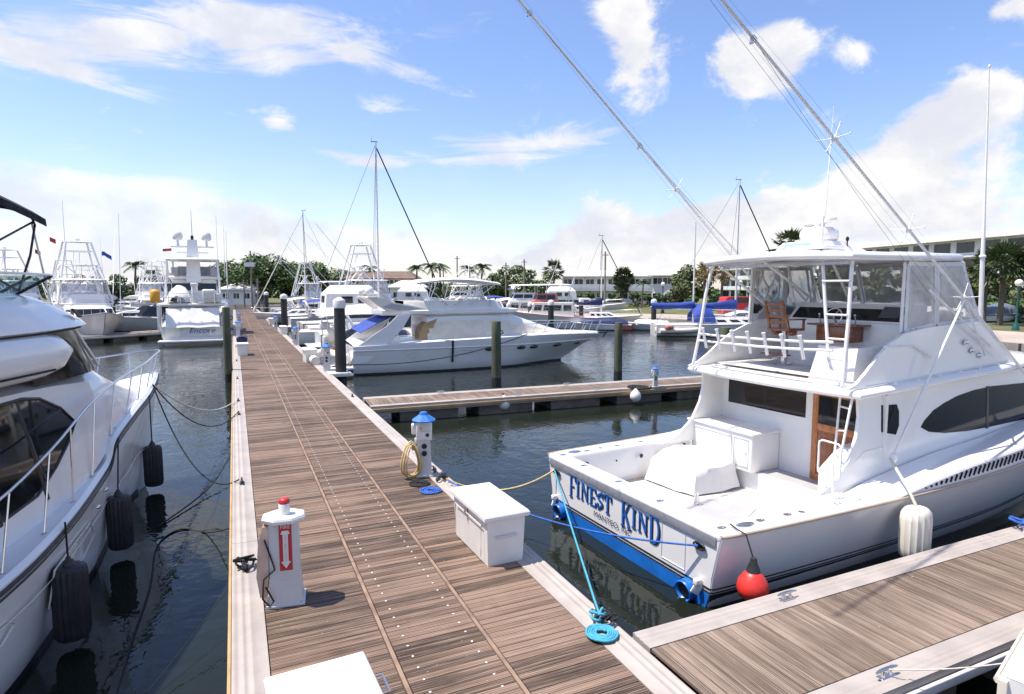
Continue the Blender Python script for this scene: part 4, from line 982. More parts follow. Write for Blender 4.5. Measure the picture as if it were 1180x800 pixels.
# bridge windscreen, bimini and frame
w0 = [(2.5, 1.42), (5.0, 1.42), (6.0, 1.34), (6.8, 1.06), (7.15, .6), (7.25, 0)]; w1 = [(2.6, 1.52), (5.4, 1.52), (6.6, 1.44), (7.4, 1.14), (7.75, .65), (7.85, 0)]
def scr():
    m, t, b = newmat('tinted_acrylic'); nt = m.node_tree; tr = t.n('ShaderNodeBsdfTransparent'); tr.inputs[0].default_value = (.62, .74, .74, 1); gl = t.n('ShaderNodeBsdfGlossy'); gl.inputs['Roughness'].default_value = .03
    mxx = t.n('ShaderNodeMixShader'); mxx.inputs[0].default_value = .10; t.l(tr.outputs[0], mxx.inputs[1]); t.l(gl.outputs[0], mxx.inputs[2]); t.l(mxx.outputs[0], nt.nodes['Material Output'].inputs[0]); return m
K['acrylic'] = scr()
mb = MB(); mb.grid([ringplan(dens2(w0, 20), 4.05), ringplan(dens2(w1, 20), 4.30)]); ws = mb.build('bridge_windscreen', K['acrylic'], lb, smooth=60)
mb = MB(); mb.tube(ringplan(dens2(w1, 20), 4.31), .016, 6); mb.tube(ringplan(dens2(w0, 20), 4.06), .02, 6); mb.build('screen_frame', K['gel'], ws)
mb = MB()
for s in (1, -1):
    for a, b in ((12, 13), (16, 17)): p = dens2(w0, 20)[a]; q = dens2(w1, 20)[a]; mb.tube([(p[0], s * p[1], 4.05), (q[0], s * q[1], 4.3)], .02, 6)
mb.build('screen_post', K['dark'], ws)
mb = MB(); rr = []
for i in range(16):
    f = i / 15; x = 3.2 + 4.75 * f; zc = 5.66 - .10 * (f * 2 - .7) ** 2 - .26 * max(0, f - .6) ** 1.4 * 2.5
    rr.append([(x - .05 * (y / 1.1) ** 2, y, zc - .26 * abs(y / 1.12) ** 3.2) for y in [-1.12 + 2.24 * j / 14 for j in range(15)]])
mb.grid(rr); mb.grid([[(x, y, z - .02) for x, y, z in r] for r in rr]); mb.grid([[rr[i][0], (rr[i][0][0], rr[i][0][1] - .01, rr[i][0][2] - .10)] for i in range(16)]); mb.grid([[rr[-1][j], (rr[-1][j][0] + .01, rr[-1][j][1], rr[-1][j][2] - .09)] for j in range(15)]); bim = mb.build('bimini_top', K['dark'], lb, smooth=60)
for s in (-1, 1):
    mb = MB()
    mb.tube([(7.78, s * 1.02, 5.06), (7.74, s * 1.08, 4.96), (7.45, s * 1.18, 4.55), (7.1, s * 1.25, 4.12)], .014, 8)
    mb.tube([(7.74, s * 1.06, 5.0), (6.75, s * 1.18, 4.62), (5.2, s * 1.38, 4.15)], .013, 8)
    mb.tube([(7.1, s * 1.25, 4.10), (5.9, s * 1.32, 4.55), (4.9, s * 1.30, 5.1)], .013, 8)
    mb.build('bimini_frame', K['darkmetal'], bim)
mb = MB(); mb.tube([(7.74, -1.04, 5.0), (8.0, -1.06, 3.85)], .012, 8); mb.build('cream_pole', K['gel2'], bim)
for o_ in kids(lb):
    if o_.name.split('.')[0] in ('deckhouse', 'side_window', 'bridge_moulding', 'moulding_seam', 'windshield', 'flybridge', 'bridge_windscreen', 'bimini_top'): o_.location.x = .62 if o_.name.startswith('windshield') else .20 if o_.name.startswith('bridge_mould') or o_.name.startswith('moulding') else .38 if not o_.name.startswith(('deckh', 'side', 'bimini')) else .25 if not o_.name.startswith('bimini') else -.12
# seams, portlights and vents that break up the topsides
for x, z in ((3.4, .98), (4.6, 1.0), (7.6, 1.15), (8.2, 1.2)):
    mb = MB(); c = hp(x, z); mb.ell(c, (.05, .012, .03), 10, 5); mb.build('hull_vent', K['steel'], lb)
mb = MB(); mb.tube([hp(x, .82 + .012 * x) for x in [k * .5 for k in range(2, 24)]], .005, 4); mb.build('hull_seam', K['pedgrey'], lb)
# rail
RT_ = [(3.2, -2.28, 1.98), (4.8, -2.2, 2.08), (6.2, -1.95, 2.30), (7.8, -1.52, 2.56), (9.3, -1.14, 2.68), (10.8, -.80, 2.74), (12.0, -.42, 2.77), (12.85, -.14, 2.78), (13.02, 0, 2.78)]
half = spline(RT_, 36); full = half + [(x, -y, z) for x, y, z in half[::-1][1:]]
mb = MB(); mb.tube(full, .017, 8); rl = mb.build('bow_rail', K['steel'], lb)
def shz(x): return interp([(a, c) for a, b, c in SH], x), interp([(a, b) for a, b, c in SH], x)
for k, x in enumerate((4.2, 5.1, 6.0, 6.9, 7.8, 8.75, 9.7, 10.6, 11.5, 12.3)):
    z, y = shz(x); xt = x + .16; t_ = min(range(len(half)), key=lambda i: abs(half[i][0] - xt)); h = half[t_]
    for s in (1, -1): mb = MB(); mb.tube([(x, -s * (y - .09), z + .04), (h[0], s * h[1], h[2])], .012, 6); mb.lathe([(.03, 0), (.03, .01), (.014, .015)], (x, -s * (y - .09), z + .045), 8); mb.build('stanchion', K['steel'], rl)
for x in (5.0, 8.9):
    z, y = shz(x)
    for s in (1, -1):
        q = Vector((x, s * (y - .13), z + .045)); mb = MB(); mb.tube([q + Vector((-.14, 0, .05)), q + Vector((.14, 0, .05))], .014, 6)
        for e in (-.05, .05): mb.cyl(q + Vector((e, 0, 0)), q + Vector((e, 0, .05)), .014, 6)
        mb.build('cleat', K['steel'], lb)
mb = MB()
for x, y, z in ((9.0, -.55, 2.66), (9.4, .3, 2.62)): mb.box((x, y, z), (.10, .03, .03), bev=.01)
mb.build('grab_handle', K['steel'], lb)
mb = MB(); mb.box((11.4, .1, 2.2), (.30, .34, .05), bev=.015); mb.build('anchor_hatch', K['greyskid'], lb)
# ---------------------------------------------------------------- fenders on the yacht
def fluted(name, label, p, h, r, m, mrib, group=None, n=18, top=None):
    o = thing(name, label, 'fender', p, 0, group)
    mb = MB(); rows = []
    for z, k in ((0, .4), (.02, .85), (.06, .96), (.12, 1), (h - .12, 1), (h - .05, .96), (h - .015, .86), (h, .6)):
        rows.append([((r * k - (.020 if j % 2 else 0) * k) * math.cos(PI * j / n), (r * k - (.020 if j % 2 else 0) * k) * math.sin(PI * j / n), z) for j in range(2 * n)])
    mb.grid(rows, closed=True, caps=True); mb.build('fender_body', m, o, smooth=50)
    mb = MB(); mb.lathe([(r * .35, h - .01), (r * .3, h + .05), (.03, h + .07), (.02, h + .10)], (0, 0, 0), 12); mb.build('end_cap', mrib, o)
    if top: mb = MB(); mb.tube([Vector((0, 0, h + .05)), Vector(top) - Vector(p)], .011, 6); mb.build('lanyard', K['rope_k'] if m is K['rubber'] else K['rope_w'], o)
    return o
def lw_(x, y, z): return Vector(lb.location) + Matrix.Rotation(rad(90 - HD), 3, 'Z') @ Vector((x, y, z))
f1 = Vector((-1.80, 8.30, -.12)); f2 = Vector((-1.66, 10.90, -.14)); f3 = Vector((-1.60, 14.1, .05))
f1 = gz(85, 735, .10); f2 = gz(140, 632, .12); f3 = gz(178, 560, .10)
fluted('boat_fender', 'black ribbed fender hanging nearest the camera on the left yacht', f1, .88, .185, K['rubber'], K['rubber'], 'black fenders on the left yacht', top=lw_(6.25, -2.03, 1.45))
fluted('boat_fender', 'middle black ribbed fender hanging on the left yacht, between two others', f2, .84, .175, K['rubber'], K['rubber'], 'black fenders on the left yacht', top=lw_(8.72, -1.36, 1.85))
fluted('boat_fender', 'black ribbed fender hanging clear of the hull under the left yacht bow', f3, .84, .175, K['rubber'], K['rubber'], 'black fenders on the left yacht', top=lw_(11.0, -.76, 2.12))
# fenders on the fishing boat
def fw_(x, y, z): return Vector(fk.location) + Matrix.Rotation(rad(2.5), 3, 'Z') @ Vector((x, y, z))
o = thing('boat_fender', 'white ribbed vinyl fender hanging between the fishing boat and the plank pier', 'fender', fw_(3.40, -2.56, .20))
mb = MB(); rows_ = []
for z, k in ((0, .35), (.03, .75), (.10, .95), (.2, 1), (.62, 1), (.72, .93), (.78, .70), (.80, .4)):
    rows_.append([((.24 - (.022 if j % 2 else 0)) * k * math.cos(PI * j / 16), (.19 - (.020 if j % 2 else 0)) * k * math.sin(PI * j / 16), z) for j in range(32)])
mb.grid(rows_, closed=True, caps=True); mb.build('fender_body', K['fend_w'], o, smooth=50)
a = fw_(3.90, -1.84, 1.46) - fw_(3.40, -2.56, .20)
mb = MB(); mb.tube([a, (-.02, .12, 1.02), (0, 0, .78)], .022, 8); mb.build('lanyard', K['rope_w'], o)
o = thing('buoy_fender', 'round red ball fender with black neck hanging at the fishing boat stern corner', 'fender', fw_(.27, -2.42, .26))
mb = MB(); mb.lathe([(.01, 0), (.10, .02), (.19, .09), (.225, .20), (.20, .31), (.13, .41), (.09, .45)], (0, 0, 0), 20); mb.build('ball', K['red'], o)
mb = MB(); mb.lathe([(.10, .44), (.085, .50), (.05, .58), (.045, .64), (.02, .65)], (0, 0, 0), 14); mb.tube([(-.0, -.05, .60), (0, .05, .60)], .02, 6); mb.build('neck', K['rubber'], o)
mb = MB(); mb.tube([(0, 0, .62), (.0, .16, .93), (-.02, .30, .95), (.05, .52, .945)], .012, 6); mb.build('lanyard', K['rope_k'], o); o.scale = (.87,) * 3

# ---------------------------------------------------------------- things standing on the main dock
def pedestal(kind, label, loc, rz=0, s=1, group=None):
    o = thing('power_pedestal', label, 'power pedestal', loc, rz, group)
    if kind == 'blue':
        mb = MB(); mb.grid([[(-.14, -.12, 0), (.14, -.12, 0), (.14, .12, 0), (-.14, .12, 0)], [(-.115, -.10, .72), (.115, -.10, .72), (.115, .10, .72), (-.115, .10, .72)]], closed=True, caps=True); mb.box((0, 0, .015), (.34, .30, .03), bev=.008); mb.build('column', K['pedgrey'], o, smooth=20)
        mb = MB(); mb.box((0, 0, .89), (.30, .27, .36), bev=.02); hd_ = mb.build('meter_head', K['plastic'], o)
        mb = MB(); mb.box((.02, -.138, .95), (.20, .014, .14), bev=.006); mb.build('meter_window', K['pedgrey'], hd_)
        mb = MB(); mb.lathe([(.035, 0), (.035, .012), (.02, .014)], (.06, -.137, .82), 10, Matrix.Rotation(PI / 2, 3, 'X')); mb.build('breaker_knob', K['black'], hd_)
        for z in (.60, .46): m2 = MB(); m2.lathe([(.05, 0), (.05, .02), (.035, .024), (.03, .012)], (0, -.112, z), 12, Matrix.Rotation(PI / 2, 3, 'X')); m2.build('socket', K['black'], o)
        m2 = MB(); m2.box((-.06, -.147, .95), (.05, .004, .05)); m2.build('sticker', K['yellow'], hd_, smooth=0)
        mb = MB(); mb.box((-.19, 0, .92), (.09, .14, .20), bev=.02); mb.box((-.13, -.03, .70), (.10, .12, .12), bev=.02); mb.build('socket_cover', K['plastic'], hd_)
        mb = MB(); mb.lathe([(.23, 1.07), (.235, 1.09), (.20, 1.115), (.09, 1.19), (.085, 1.21), (.07, 1.24), (.03, 1.25)], (0, 0, 0), 8, Matrix.Rotation(PI / 8, 3, 'Z')); mb.build('blue_cap', K['pedblue'], o, smooth=25)
        mb = MB(); mb.tube([(-.15, -.10, .55), (-.22, -.14, .55), (-.24, -.14, .60)], .02, 6); mb.build('hose_hook', K['steel'], o)
    else:
        mb = MB(); mb.grid([[(-.19, -.16, 0), (.19, -.16, 0), (.19, .16, 0), (-.19, .16, 0)], [(-.165, -.14, .28), (.165, -.14, .28), (.165, .14, .28), (-.165, .14, .28)], [(-.16, -.135, .285), (.16, -.135, .285), (.16, .135, .285), (-.16, .135, .285)], [(-.155, -.13, .96), (.155, -.13, .96), (.155, .13, .96), (-.155, .13, .96)]], closed=True, caps=True)
        mb.box((0, 0, .012), (.42, .36, .024), bev=.006); mb.build('column', K['pedgrey'], o, smooth=20)
        mb = MB(); mb.lathe([(.20, .955), (.235, .965), (.24, 1.0), (.225, 1.025), (.04, 1.03)], (0, 0, 0), 8, Matrix.Diagonal((1.05, .82, 1)) @ Matrix.Rotation(PI / 8, 3, 'Z')); mb.build('lid', K['plastic'], o, smooth=25)
        mb = MB(); mb.lathe([(.062, 1.025), (.062, 1.15), (.058, 1.155)], (.01, 0, 0), 14); l = mb.build('lamp_stub', K['plastic'], o)
        mb = MB(); mb.lathe([(.060, 1.155), (.060, 1.19), (.04, 1.212), (.01, 1.215)], (.01, 0, 0), 14); mb.build('red_cap', K['redp'], l)
        mb = MB(); mb.box((.02, -.1365, .69), (.135, .006, .55)); sg = mb.build('sign_plate', K['redp'], o)
        mb = MB(); mb.prism([(.02 - .028, -.1402, .52), (.02 + .028, -.1402, .52), (.02 + .028, -.1402, .84), (.02 - .028, -.1402, .84)], (0, -.003, 0))
        mb.prism([(.02 - .052, -.1402, .52), (.02, -.1402, .44), (.02 + .052, -.1402, .52)], (0, -.003, 0)); mb.prism([(.02 - .05, -.1402, .84), (.02 + .05, -.1402, .84), (.02 + .035, -.1402, .88), (.02 - .035, -.1402, .88)], (0, -.003, 0))
        mb.build('white_arrow', K['plastic'], sg, smooth=0)
        mb = MB(); put_text(mb, 'FIRE', .045, (.02, -.141, .905), (1, 0, 0), (0, 0, 1), width=.10); mb.build('sign_lettering', K['plastic'], sg, smooth=0)
        mb = MB()
        for k, ch in enumerate('EXTINGUISHER'): put_text(mb, ch, .019, (.02, -.1445, .815 - k * .026), (1, 0, 0), (0, 0, 1), lift=0.0005)
        mb.build('arrow_lettering', K['redp'], sg, smooth=0)
        mb = MB(); mb.grid([[(-.20, -.12, .12), (-.20, .10, .12), (-.26, .10, .12), (-.27, -.12, .12)], [(-.17, -.13, .35), (-.17, .12, .35), (-.29, .12, .37), (-.30, -.13, .37)], [(-.16, -.13, .75), (-.16, .12, .75), (-.26, .12, .75), (-.27, -.13, .75)], [(-.16, -.10, .93), (-.16, .10, .93), (-.22, .10, .93), (-.22, -.10, .93)]], closed=True, caps=True); mb.build('side_cover', K['beige'], o, smooth=60)
        mb = MB(); mb.tube([(-.2, -.15, .80), (-.14, -.16, .60), (-.10, -.165, .45), (-.22, -.17, .35), (-.24, -.16, .12), (-.16, -.18, .03), (-.12, -.20, .10), (-.20, -.20, .28)], .010, 6); mb.build('loose_cable', K['rope_k'], o)
        mb = MB()
        for x, y in ((-.17, -.14), (.17, -.14), (.17, .14)): mb.lathe([(.022, .024), (.022, .04), (.01, .042)], (x, y, 0), 6)
        mb.build('bolt', K['steel'], o)
    if s != 1: o.scale = (s,) * 3
    return o
pedestal('fire', 'white dock pedestal with red cap and red fire extinguisher arrow sign, nearest on the left', (.42, 7.26, DZ), rad(-8))
p = gz(488, 548, DZ); pedb = pedestal('blue', 'white pedestal with blue cap, yellow hose looped on it, by the middle of the dock', (3.22, 11.2, DZ), rad(-14), group='pedestals along the dock')
def dockbox(label, loc, rz, sx, sy, sz, group=None):
    o = thing('dock_box', label, 'dock box', loc, rz, group)
    mb = MB(); a, b = sx / 2, sy / 2; mb.grid([[(-a + .03, -b + .03, 0), (a - .03, -b + .03, 0), (a - .03, b - .03, 0), (-a + .03, b - .03, 0)], [(-a + .005, -b + .005, sz * .86), (a - .005, -b + .005, sz * .86), (a - .005, b - .005, sz * .86), (-a + .005, b - .005, sz * .86)]], closed=True, caps=True); mb.build('tub', K['plastic'], o, smooth=20)
    mb = MB(); rr = []
    for d, z in ((-.03, .84), (-.045, .86), (-.045, .92), (-.03, .95), (.05, .985), (.12, 1.0)): rr.append([(-a + d, -b + d, sz * z), (a - d, -b + d, sz * z), (a - d, b - d, sz * z), (-a + d, b - d, sz * z)])
    mb.grid(rr, closed=True, caps=True); mb.build('lid', K['plastic'], o, smooth=20)
    mb = MB(); mb.tube([(-a - .02 + .004 * 0, y, z) for y, z in ((-b * .75, .10), (b * .75, .10), (b * .78, sz * .72), (-b * .78, sz * .72))], .006, 4, closed=True); mb.build('panel_seam', K['pedgrey'], o)
    mb = MB(); mb.box((-a - .012, b * .15, sz * .76), (.03, .07, .14), bev=.01); mb.tube([(-a - .03, b * .15 - .02, sz * .70), (-a - .04, b * .15, sz * .66), (-a - .03, b * .15 + .02, sz * .70)], .006, 5); mb.build('latch', K['steel'], o)
    for e in (-.6, .6): mb = MB(); mb.box((a + .012, b * e, sz * .84), (.02, .10, .07), bev=.006); mb.build('hinge', K['steel'], o)
    mb = MB(); mb.box((0, -b - .006, sz * .52), (sx * .55, .012, .03), bev=.005); mb.build('end_grip', K['pedgrey'], o)
    return o
bx0 = dockbox('white dock box with sloped lid on the right dock edge, beside the fishing boat stern', (3.10, 7.66, DZ), rad(1.5), .56, 1.22, .73, 'dock boxes along the dock')
dockbox('white dock box cut off by the bottom of the photo, only its lid seen', (.50, 3.97, DZ), rad(3), .66, 1.35, .76, 'dock boxes along the dock')
q = MB(); q.tube([(.90, 4.18, DZ + .70), (.98, 4.18, DZ + .70), (.98, 4.40, DZ + .70), (.90, 4.40, DZ + .70)], .010, 6)
hb_ = [o for o in C.objects if o.name.startswith('dock_box')][-1]
q = MB(); q.tube([(.36, .22, .66), (.44, .22, .66), (.44, .44, .66), (.36, .44, .66)], .010, 6); q.build('handle', K['steel'], hb_)
# hose coil hung on the blue-capped pedestal
mb = MB()
for k in range(5):
    c = Vector((2.96 - .02 * k, 11.05 + .015 * k, 1.0)); h = .30 + .03 * (k % 3); wv = .13 + .02 * ((k * 2) % 3)
    mb.tube([c + Vector((wv * math.sin(a) * (1 - .35 * math.cos(a)) + .03 * k * .3, .03 * math.cos(a * 2), h * math.cos(a) - .10)) for a in [2 * PI * j / 20 for j in range(20)]], .016, 6, closed=True)
tag(mb.build('hose', K['rope_y']), 'yellow hose hung in loops on the blue capped pedestal', 'hose')
def coil(loc, r, m, label, turns=4, cat='rope', th=.014):
    mb = MB(); L_ = []
    n = 22 * turns
    for i in range(n): a = 2 * PI * i / 22; rr = .05 + (r - .05) * i / n; L_.append((loc[0] + rr * math.cos(a), loc[1] + rr * math.sin(a), loc[2] + th + .003 * math.sin(i)))
    mb.tube(L_, th, 6); return tag(mb.build('rope_coil', m), label, cat)
coil((3.05, 10.25, DZ + .004), .20, K['rope_bl'], 'flat coil of blue rope on the dock under the blue capped pedestal')
coil((2.98, 10.72, DZ + .004), .20, K['rope_k'], 'flat coil of black rope on the dock next to the blue coil')
coil((3.34, 5.12, DZ + .025), .17, K['rope_b'], 'flat coil of turquoise rope on the dock edge near the plank pier', 5, th=.013)
def knot(p, m, label, r=.10, seed=1, th=.014):
    R = random.Random(seed); L_ = [Vector(p) + Vector((R.uniform(-r, r), R.uniform(-r, r), abs(R.uniform(.02, r)))) for _ in range(14)]
    mb = MB(); mb.tube(spline([tuple(v) for v in L_], 60), th, 6); return tag(mb.build('tied_rope', m), label, 'rope')
def line(a, b, s, r, m, label, mid=None, seg=16):
    mb = MB(); pts = sag(a, b, s, seg) if mid is None else [Vector(v) for v in spline([tuple(a)] + [tuple(v) for v in mid] + [tuple(b)], 28)]
    mb.tube(pts, r, 6); return tag(mb.build('mooring_line', m), label, 'mooring line')
cl = Vector((XR - .14, 5.35, DZ + .09))
knot((3.46, 5.35, DZ + .03), K['rope_b'], 'turquoise rope wound round the cleat near the plank pier', .10, 2, .015)
knot((3.50, 5.30, DZ + .03), K['rope_k'], 'black rope tangled over the turquoise rope on its cleat', .11, 9, .011)
line(cl, fw_(-.03, 1.86, .80), .03, .014, K['rope_b'], 'turquoise mooring line from the dock cleat to the far stern corner of the fishing boat')
line(cl + Vector((-.03, -.03, 0)), fw_(-.02, 1.84, .78), .06, .008, K['rope_k'], 'thin black line running beside the turquoise mooring line')
dk = Vector((XR - .16, 10.55, DZ + .09))
line(dk, fw_(-.03, 1.86, .82), .30, .016, K['rope_y'], 'yellow mooring line sagging from the dock to the fishing boat stern corner')
line(dk + Vector((0, -.15, 0)), fw_(-.05, -1.80, .80), .22, .014, K['rope_bl'], 'blue mooring line crossing the water below the boat name', seg=22)
knot((3.40, 10.75, DZ), K['rope_k'], 'black rope tied on the cleat below the blue capped pedestal', .13, 4)
knot((-.02, 8.3, DZ + .02), K['rope_k'], 'black rope bundle on the left dock edge beside the fire extinguisher pedestal', .13, 5, .016)
line((0, 8.35, DZ + .1), (.24, 8.5, DZ + .03), .0, .009, K['rope_k'], 'short black line end lying across the left dock edge', mid=[(.1, 8.42, DZ + .05)])
bw = lw_(11.7, -.50, 2.22)
line(bw, (-.02, 21.2, DZ + .08), .45, .014, K['rope_w'], 'white mooring line from the left yacht bow to the dock')
line(bw, (-.02, 18.9, DZ + .08), .62, .013, K['rope_k'], 'sagging black mooring line, upper one from the left yacht bow to the dock')
line(bw, (-.05, 12.1, DZ + .08), .75, .013, K['rope_k'], 'slack black mooring line, lower one from the left yacht bow to the dock')
line((-.18, 15.2, .40), (-1.35, 11.9, .015), 0, .013, K['rope_k'], 'dark rope slanting into the water beside the left yacht', mid=[(-.6, 13.6, .10)])
line((-.18, 10.2, .42), (-1.25, 6.2, -.02), 0, .012, K['rope_k'], 'dark rope floating in a bend on the water between yacht and dock', mid=[(-.55, 11.2, .03), (-1.0, 11.6, .015), (-1.28, 11.0, .012), (-1.22, 9.5, .012), (-1.25, 8.0, .010)])
line((-.10, 8.2, .5), (-2.1, 4.8, .012), 0, .005, K['rope_k'], 'thin dark line running down from the dock edge into the water', mid=[(-.9, 6.9, .10), (-1.5, 5.9, .012)])
knot(nf.location + Vector((9.5, 1.55, DZ + .04)) if False else Vector((10.6, 4.94, DZ + .04)), K['rope_bl'], 'bright blue rope tied on the pier cleat beside the fishing boat hull', .13, 6, .02)
line((10.6, 4.95, DZ + .1), fw_(7.6, -2.36, 1.5), .0, .015, K['rope_bl'], 'blue line from the pier cleat up to the fishing boat side', mid=[(11.4, 5.05, DZ + .12), (12.4, 5.3, .95)])
# skiff whose corner shows at the lower right
sk = thing('skiff', 'white boat corner with tan rub rail at the lower right edge of the photo', 'boat', (6.15, 1.60, 0), rad(14))
mb = MB(); rr = []
for x, k in ((-.25, .98), (.6, 1), (2.5, 1.0), (4.0, .8), (5.0, .45), (5.6, .05)):
    rr.append([(x, 0, -.3), (x, .95 * k, -.1), (x, 1.1 * k, .45), (x, 1.2 * k, .98 + .05 * x)])
both(mb, rr); mb.build('hull', K['gel'], sk, smooth=40)
mb = MB(); mb.grid([[(x, 1.18 * k, .985 + .05 * x), (x, -1.18 * k, .985 + .05 * x)] for x, k in ((-.25, .98), (.6, 1), (2.5, 1.0), (4.0, .8), (5.0, .45), (5.6, .05))]); mb.build('deck', K['gel'], sk)
mb = MB(); mb.tube([(x, s * 1.2 * k, .93 + .05 * x) for s in (1,) for x, k in ((-.25, .98), (.6, 1), (2.5, 1.0), (4.0, .8), (5.0, .45), (5.6, .05))], .035, 6); mb.bar((-.27, 1.14, .2), (-.27, 1.14, .95), .06, .06); mb.build('rub_rail', K['cream'], sk)
line((5.38, 3.43, DZ + .09), (6.3, 2.62, 1.0), .05, .006, K['rope_w'], 'pale line from the near pier cleat to the white boat corner')
# ---------------------------------------------------------------- background boats
RZ0 = math.atan2(RT.y, RT.x)
def hull_gen(o, L, B, fs, fb, m, rake=1.2, deckm=None, boot=None, n=22, stripe=None):
    def hb(t): return B / 2 * ((.90 + .10 * math.sin(PI * t)) if t < .5 else max(.008, 1 - ((t - .5) / .5) ** 2.3))
    def zs(t): return fs + (fb - fs) * t ** 1.7
    rows = []
    for i in range(n + 1):
        t = i / n; y = hb(t); z = zs(t); tw = t ** 1.3
        xw = t * (L - rake); x = t * L
        rows.append([(xw, 0, -.5), (xw, y * (.82 - .45 * tw), -.18), (xw + (x - xw) * .1, y * (.90 - .42 * tw), .06), (xw + (x - xw) * .35, y * (.93 - .26 * tw), z * .35), (xw + (x - xw) * .68, y * (.97 - .10 * tw), z * .70), (x, y, z)])
    mb = MB(); both(mb, rows); h = mb.build('hull', m, o, smooth=50)
    mb = MB(); mb.grid([[(r[-1][0], r[-1][1] - .03, r[-1][2] - .02), (r[-1][0], 0, r[-1][2] + .05), (r[-1][0], -r[-1][1] + .03, r[-1][2] - .02)] for r in rows]); mb.build('deck', deckm or K['nonskid'], o)
    mb = MB()
    for s in (1, -1): mb.grid([[(r[2][0], s * (r[2][1] + .012), -.05), (r[2][0], s * (r[2][1] + .016), .10)] for r in rows])
    mb.build('boot_stripe', boot or K['black'], o)
    mb = MB(); pts = [(r[-1][0], r[-1][1] + .01, r[-1][2] - .02) for r in rows]; mb.tube(pts + [(x, -y, z) for x, y, z in pts[::-1]], .035, 5); mb.build('rub_rail', stripe or K['greyskid'], o)
    return hb, zs
def cab(o, name, x0, x1, w, z0, z1, m, fr=.8, br=.1, taper=.88, win=(.45, .85), ws=None, gap=.12, par=None, round_=.12, glass='glass', front=True):
    """cabin block with raked front, its windows set proud of the walls"""
    b = [(x0, w), (x1 - .35, w), (x1, w * .7)]; t = [(x0 + br, w * taper), (x1 - fr - .30, w * taper), (x1 - fr, w * taper * .62)]
    def ring(h, z): return [(x, y, z) for x, y in h] + [(x, -y, z) for x, y in h[::-1]]
    hz_ = z1 - z0
    t2 = [(x + (.06 if i == 0 else -.10), y * .93) for i, (x, y) in enumerate(t)]
    mb = MB(); mb.grid([ring(b, z0), ring(t, z1 - .05), ring(t2, z1)], closed=True, caps=True); c = mb.build(name, m, par or o, smooth=30)
    def P(s, u, v):
        x = b[0][0] + (b[1][0] - b[0][0]) * u; X = t[0][0] + (t[1][0] - t[0][0]) * u; y = w + (w * taper - w) * v
        return Vector((x + (X - x) * v, s * y, z0 + (hz_ - .05) * v))
    ws = ws or [(.06, .48), (.52, .96)]
    for s in (1, -1):
        for u0, u1 in ws:
            q = [P(s, u0, win[0]), P(s, u1, win[0]), P(s, u1, win[1]), P(s, u0, win[1])]
            if s > 0: q = q[::-1]
            mb = MB(); mb.panel(q, .012, .02); mb.build('window', K[glass], c, smooth=0)
    if front:
        for s in (1, -1):
            A = Vector((b[1][0], s * b[1][1], z0)); B_ = Vector((b[2][0], s * b[2][1], z0)); T0 = Vector((t[1][0], s * t[1][1], z1 - .05)); T1 = Vector((t[2][0], s * t[2][1], z1 - .05))
            q = [A.lerp(T0, win[0]).lerp(B_.lerp(T1, win[0]), .1), A.lerp(T0, win[0]).lerp(B_.lerp(T1, win[0]), .95), A.lerp(T0, win[1]).lerp(B_.lerp(T1, win[1]), .95), A.lerp(T0, win[1]).lerp(B_.lerp(T1, win[1]), .1)]
            if s > 0: q = q[::-1]
            mb = MB(); mb.panel(q, .012, .02); mb.build('window', K[glass], c, smooth=0)
        F = [Vector((b[2][0], -b[2][1], z0)), Vector((b[2][0], b[2][1], z0)), Vector((t[2][0], t[2][1], z1 - .05)), Vector((t[2][0], -t[2][1], z1 - .05))]
        lo, hi = F[0].lerp(F[3], win[0]), F[0].lerp(F[3], win[1]); lo2, hi2 = F[1].lerp(F[2], win[0]), F[1].lerp(F[2], win[1])
        mb = MB(); mb.panel([lo.lerp(lo2, .04), lo.lerp(lo2, .96), hi.lerp(hi2, .96), hi.lerp(hi2, .04)], .012, .02); mb.build('windscreen', K[glass], c, smooth=0)
    return c
def rail(o, hb, zs, L, t0=.45, h=.6, n=9, r=.016, par=None):
    pts = [(t * L, (hb(t) - .06), zs(t) + h) for t in [t0 + (.985 - t0) * k / 12 for k in range(13)]]
    mb = MB(); mb.tube(pts + [(L + .1, 0, zs(1) + h)] + [(x, -y, z) for x, y, z in pts[::-1]], r, 5)
    for k in range(n):
        t = t0 + (.97 - t0) * k / (n - 1)
        for s in (1, -1): mb.tube([(t * L, s * (hb(t) - .06), zs(t)), (t * L, s * (hb(t) - .06), zs(t) + h)], r * .8, 4)
    return mb.build('bow_rail', K['steel'], o)
def slab(o, name, x0, x1, w, z, th, m, crown=.08, nx=8, par=None):
    mb = MB(); ring = [(x0, w * .8), (x0 + .12, w), (x1 - .5, w), (x1 - .12, w * .8), (x1, w * .4)]
    def R(k, zz, d): return [(x + (d if x < (x0 + x1) / 2 else -d), max(y - d, .02), zz) for x, y in ring] + [(x + (d if x < (x0 + x1) / 2 else -d), -max(y - d, .02), zz) for x, y in ring[::-1]]
    mb.grid([R(0, z, .08), R(0, z + th * .35, 0), R(0, z + th * .75, .02), R(0, z + th + crown * .6, .25), R(0, z + th + crown, .7)], closed=True, caps=True)
    return mb.build(name, m, par or o, smooth=60)
def tubes(o, name, segs, r, m, par=None):
    if name in ('top_leg', 'top_frame', 'roof_frame', 'canvas_frame', 'tower_ladder'):
        for s in segs: mb = MB(); mb.tube(s, r, 6); x = mb.build(name, m, par or o)
        return x
    mb = MB()
    for s in segs: mb.tube(s, r, 6)
    return mb.build(name, m, par or o)
def sym(segs): return segs + [[(x, -y, z) for x, y, z in s] for s in segs]
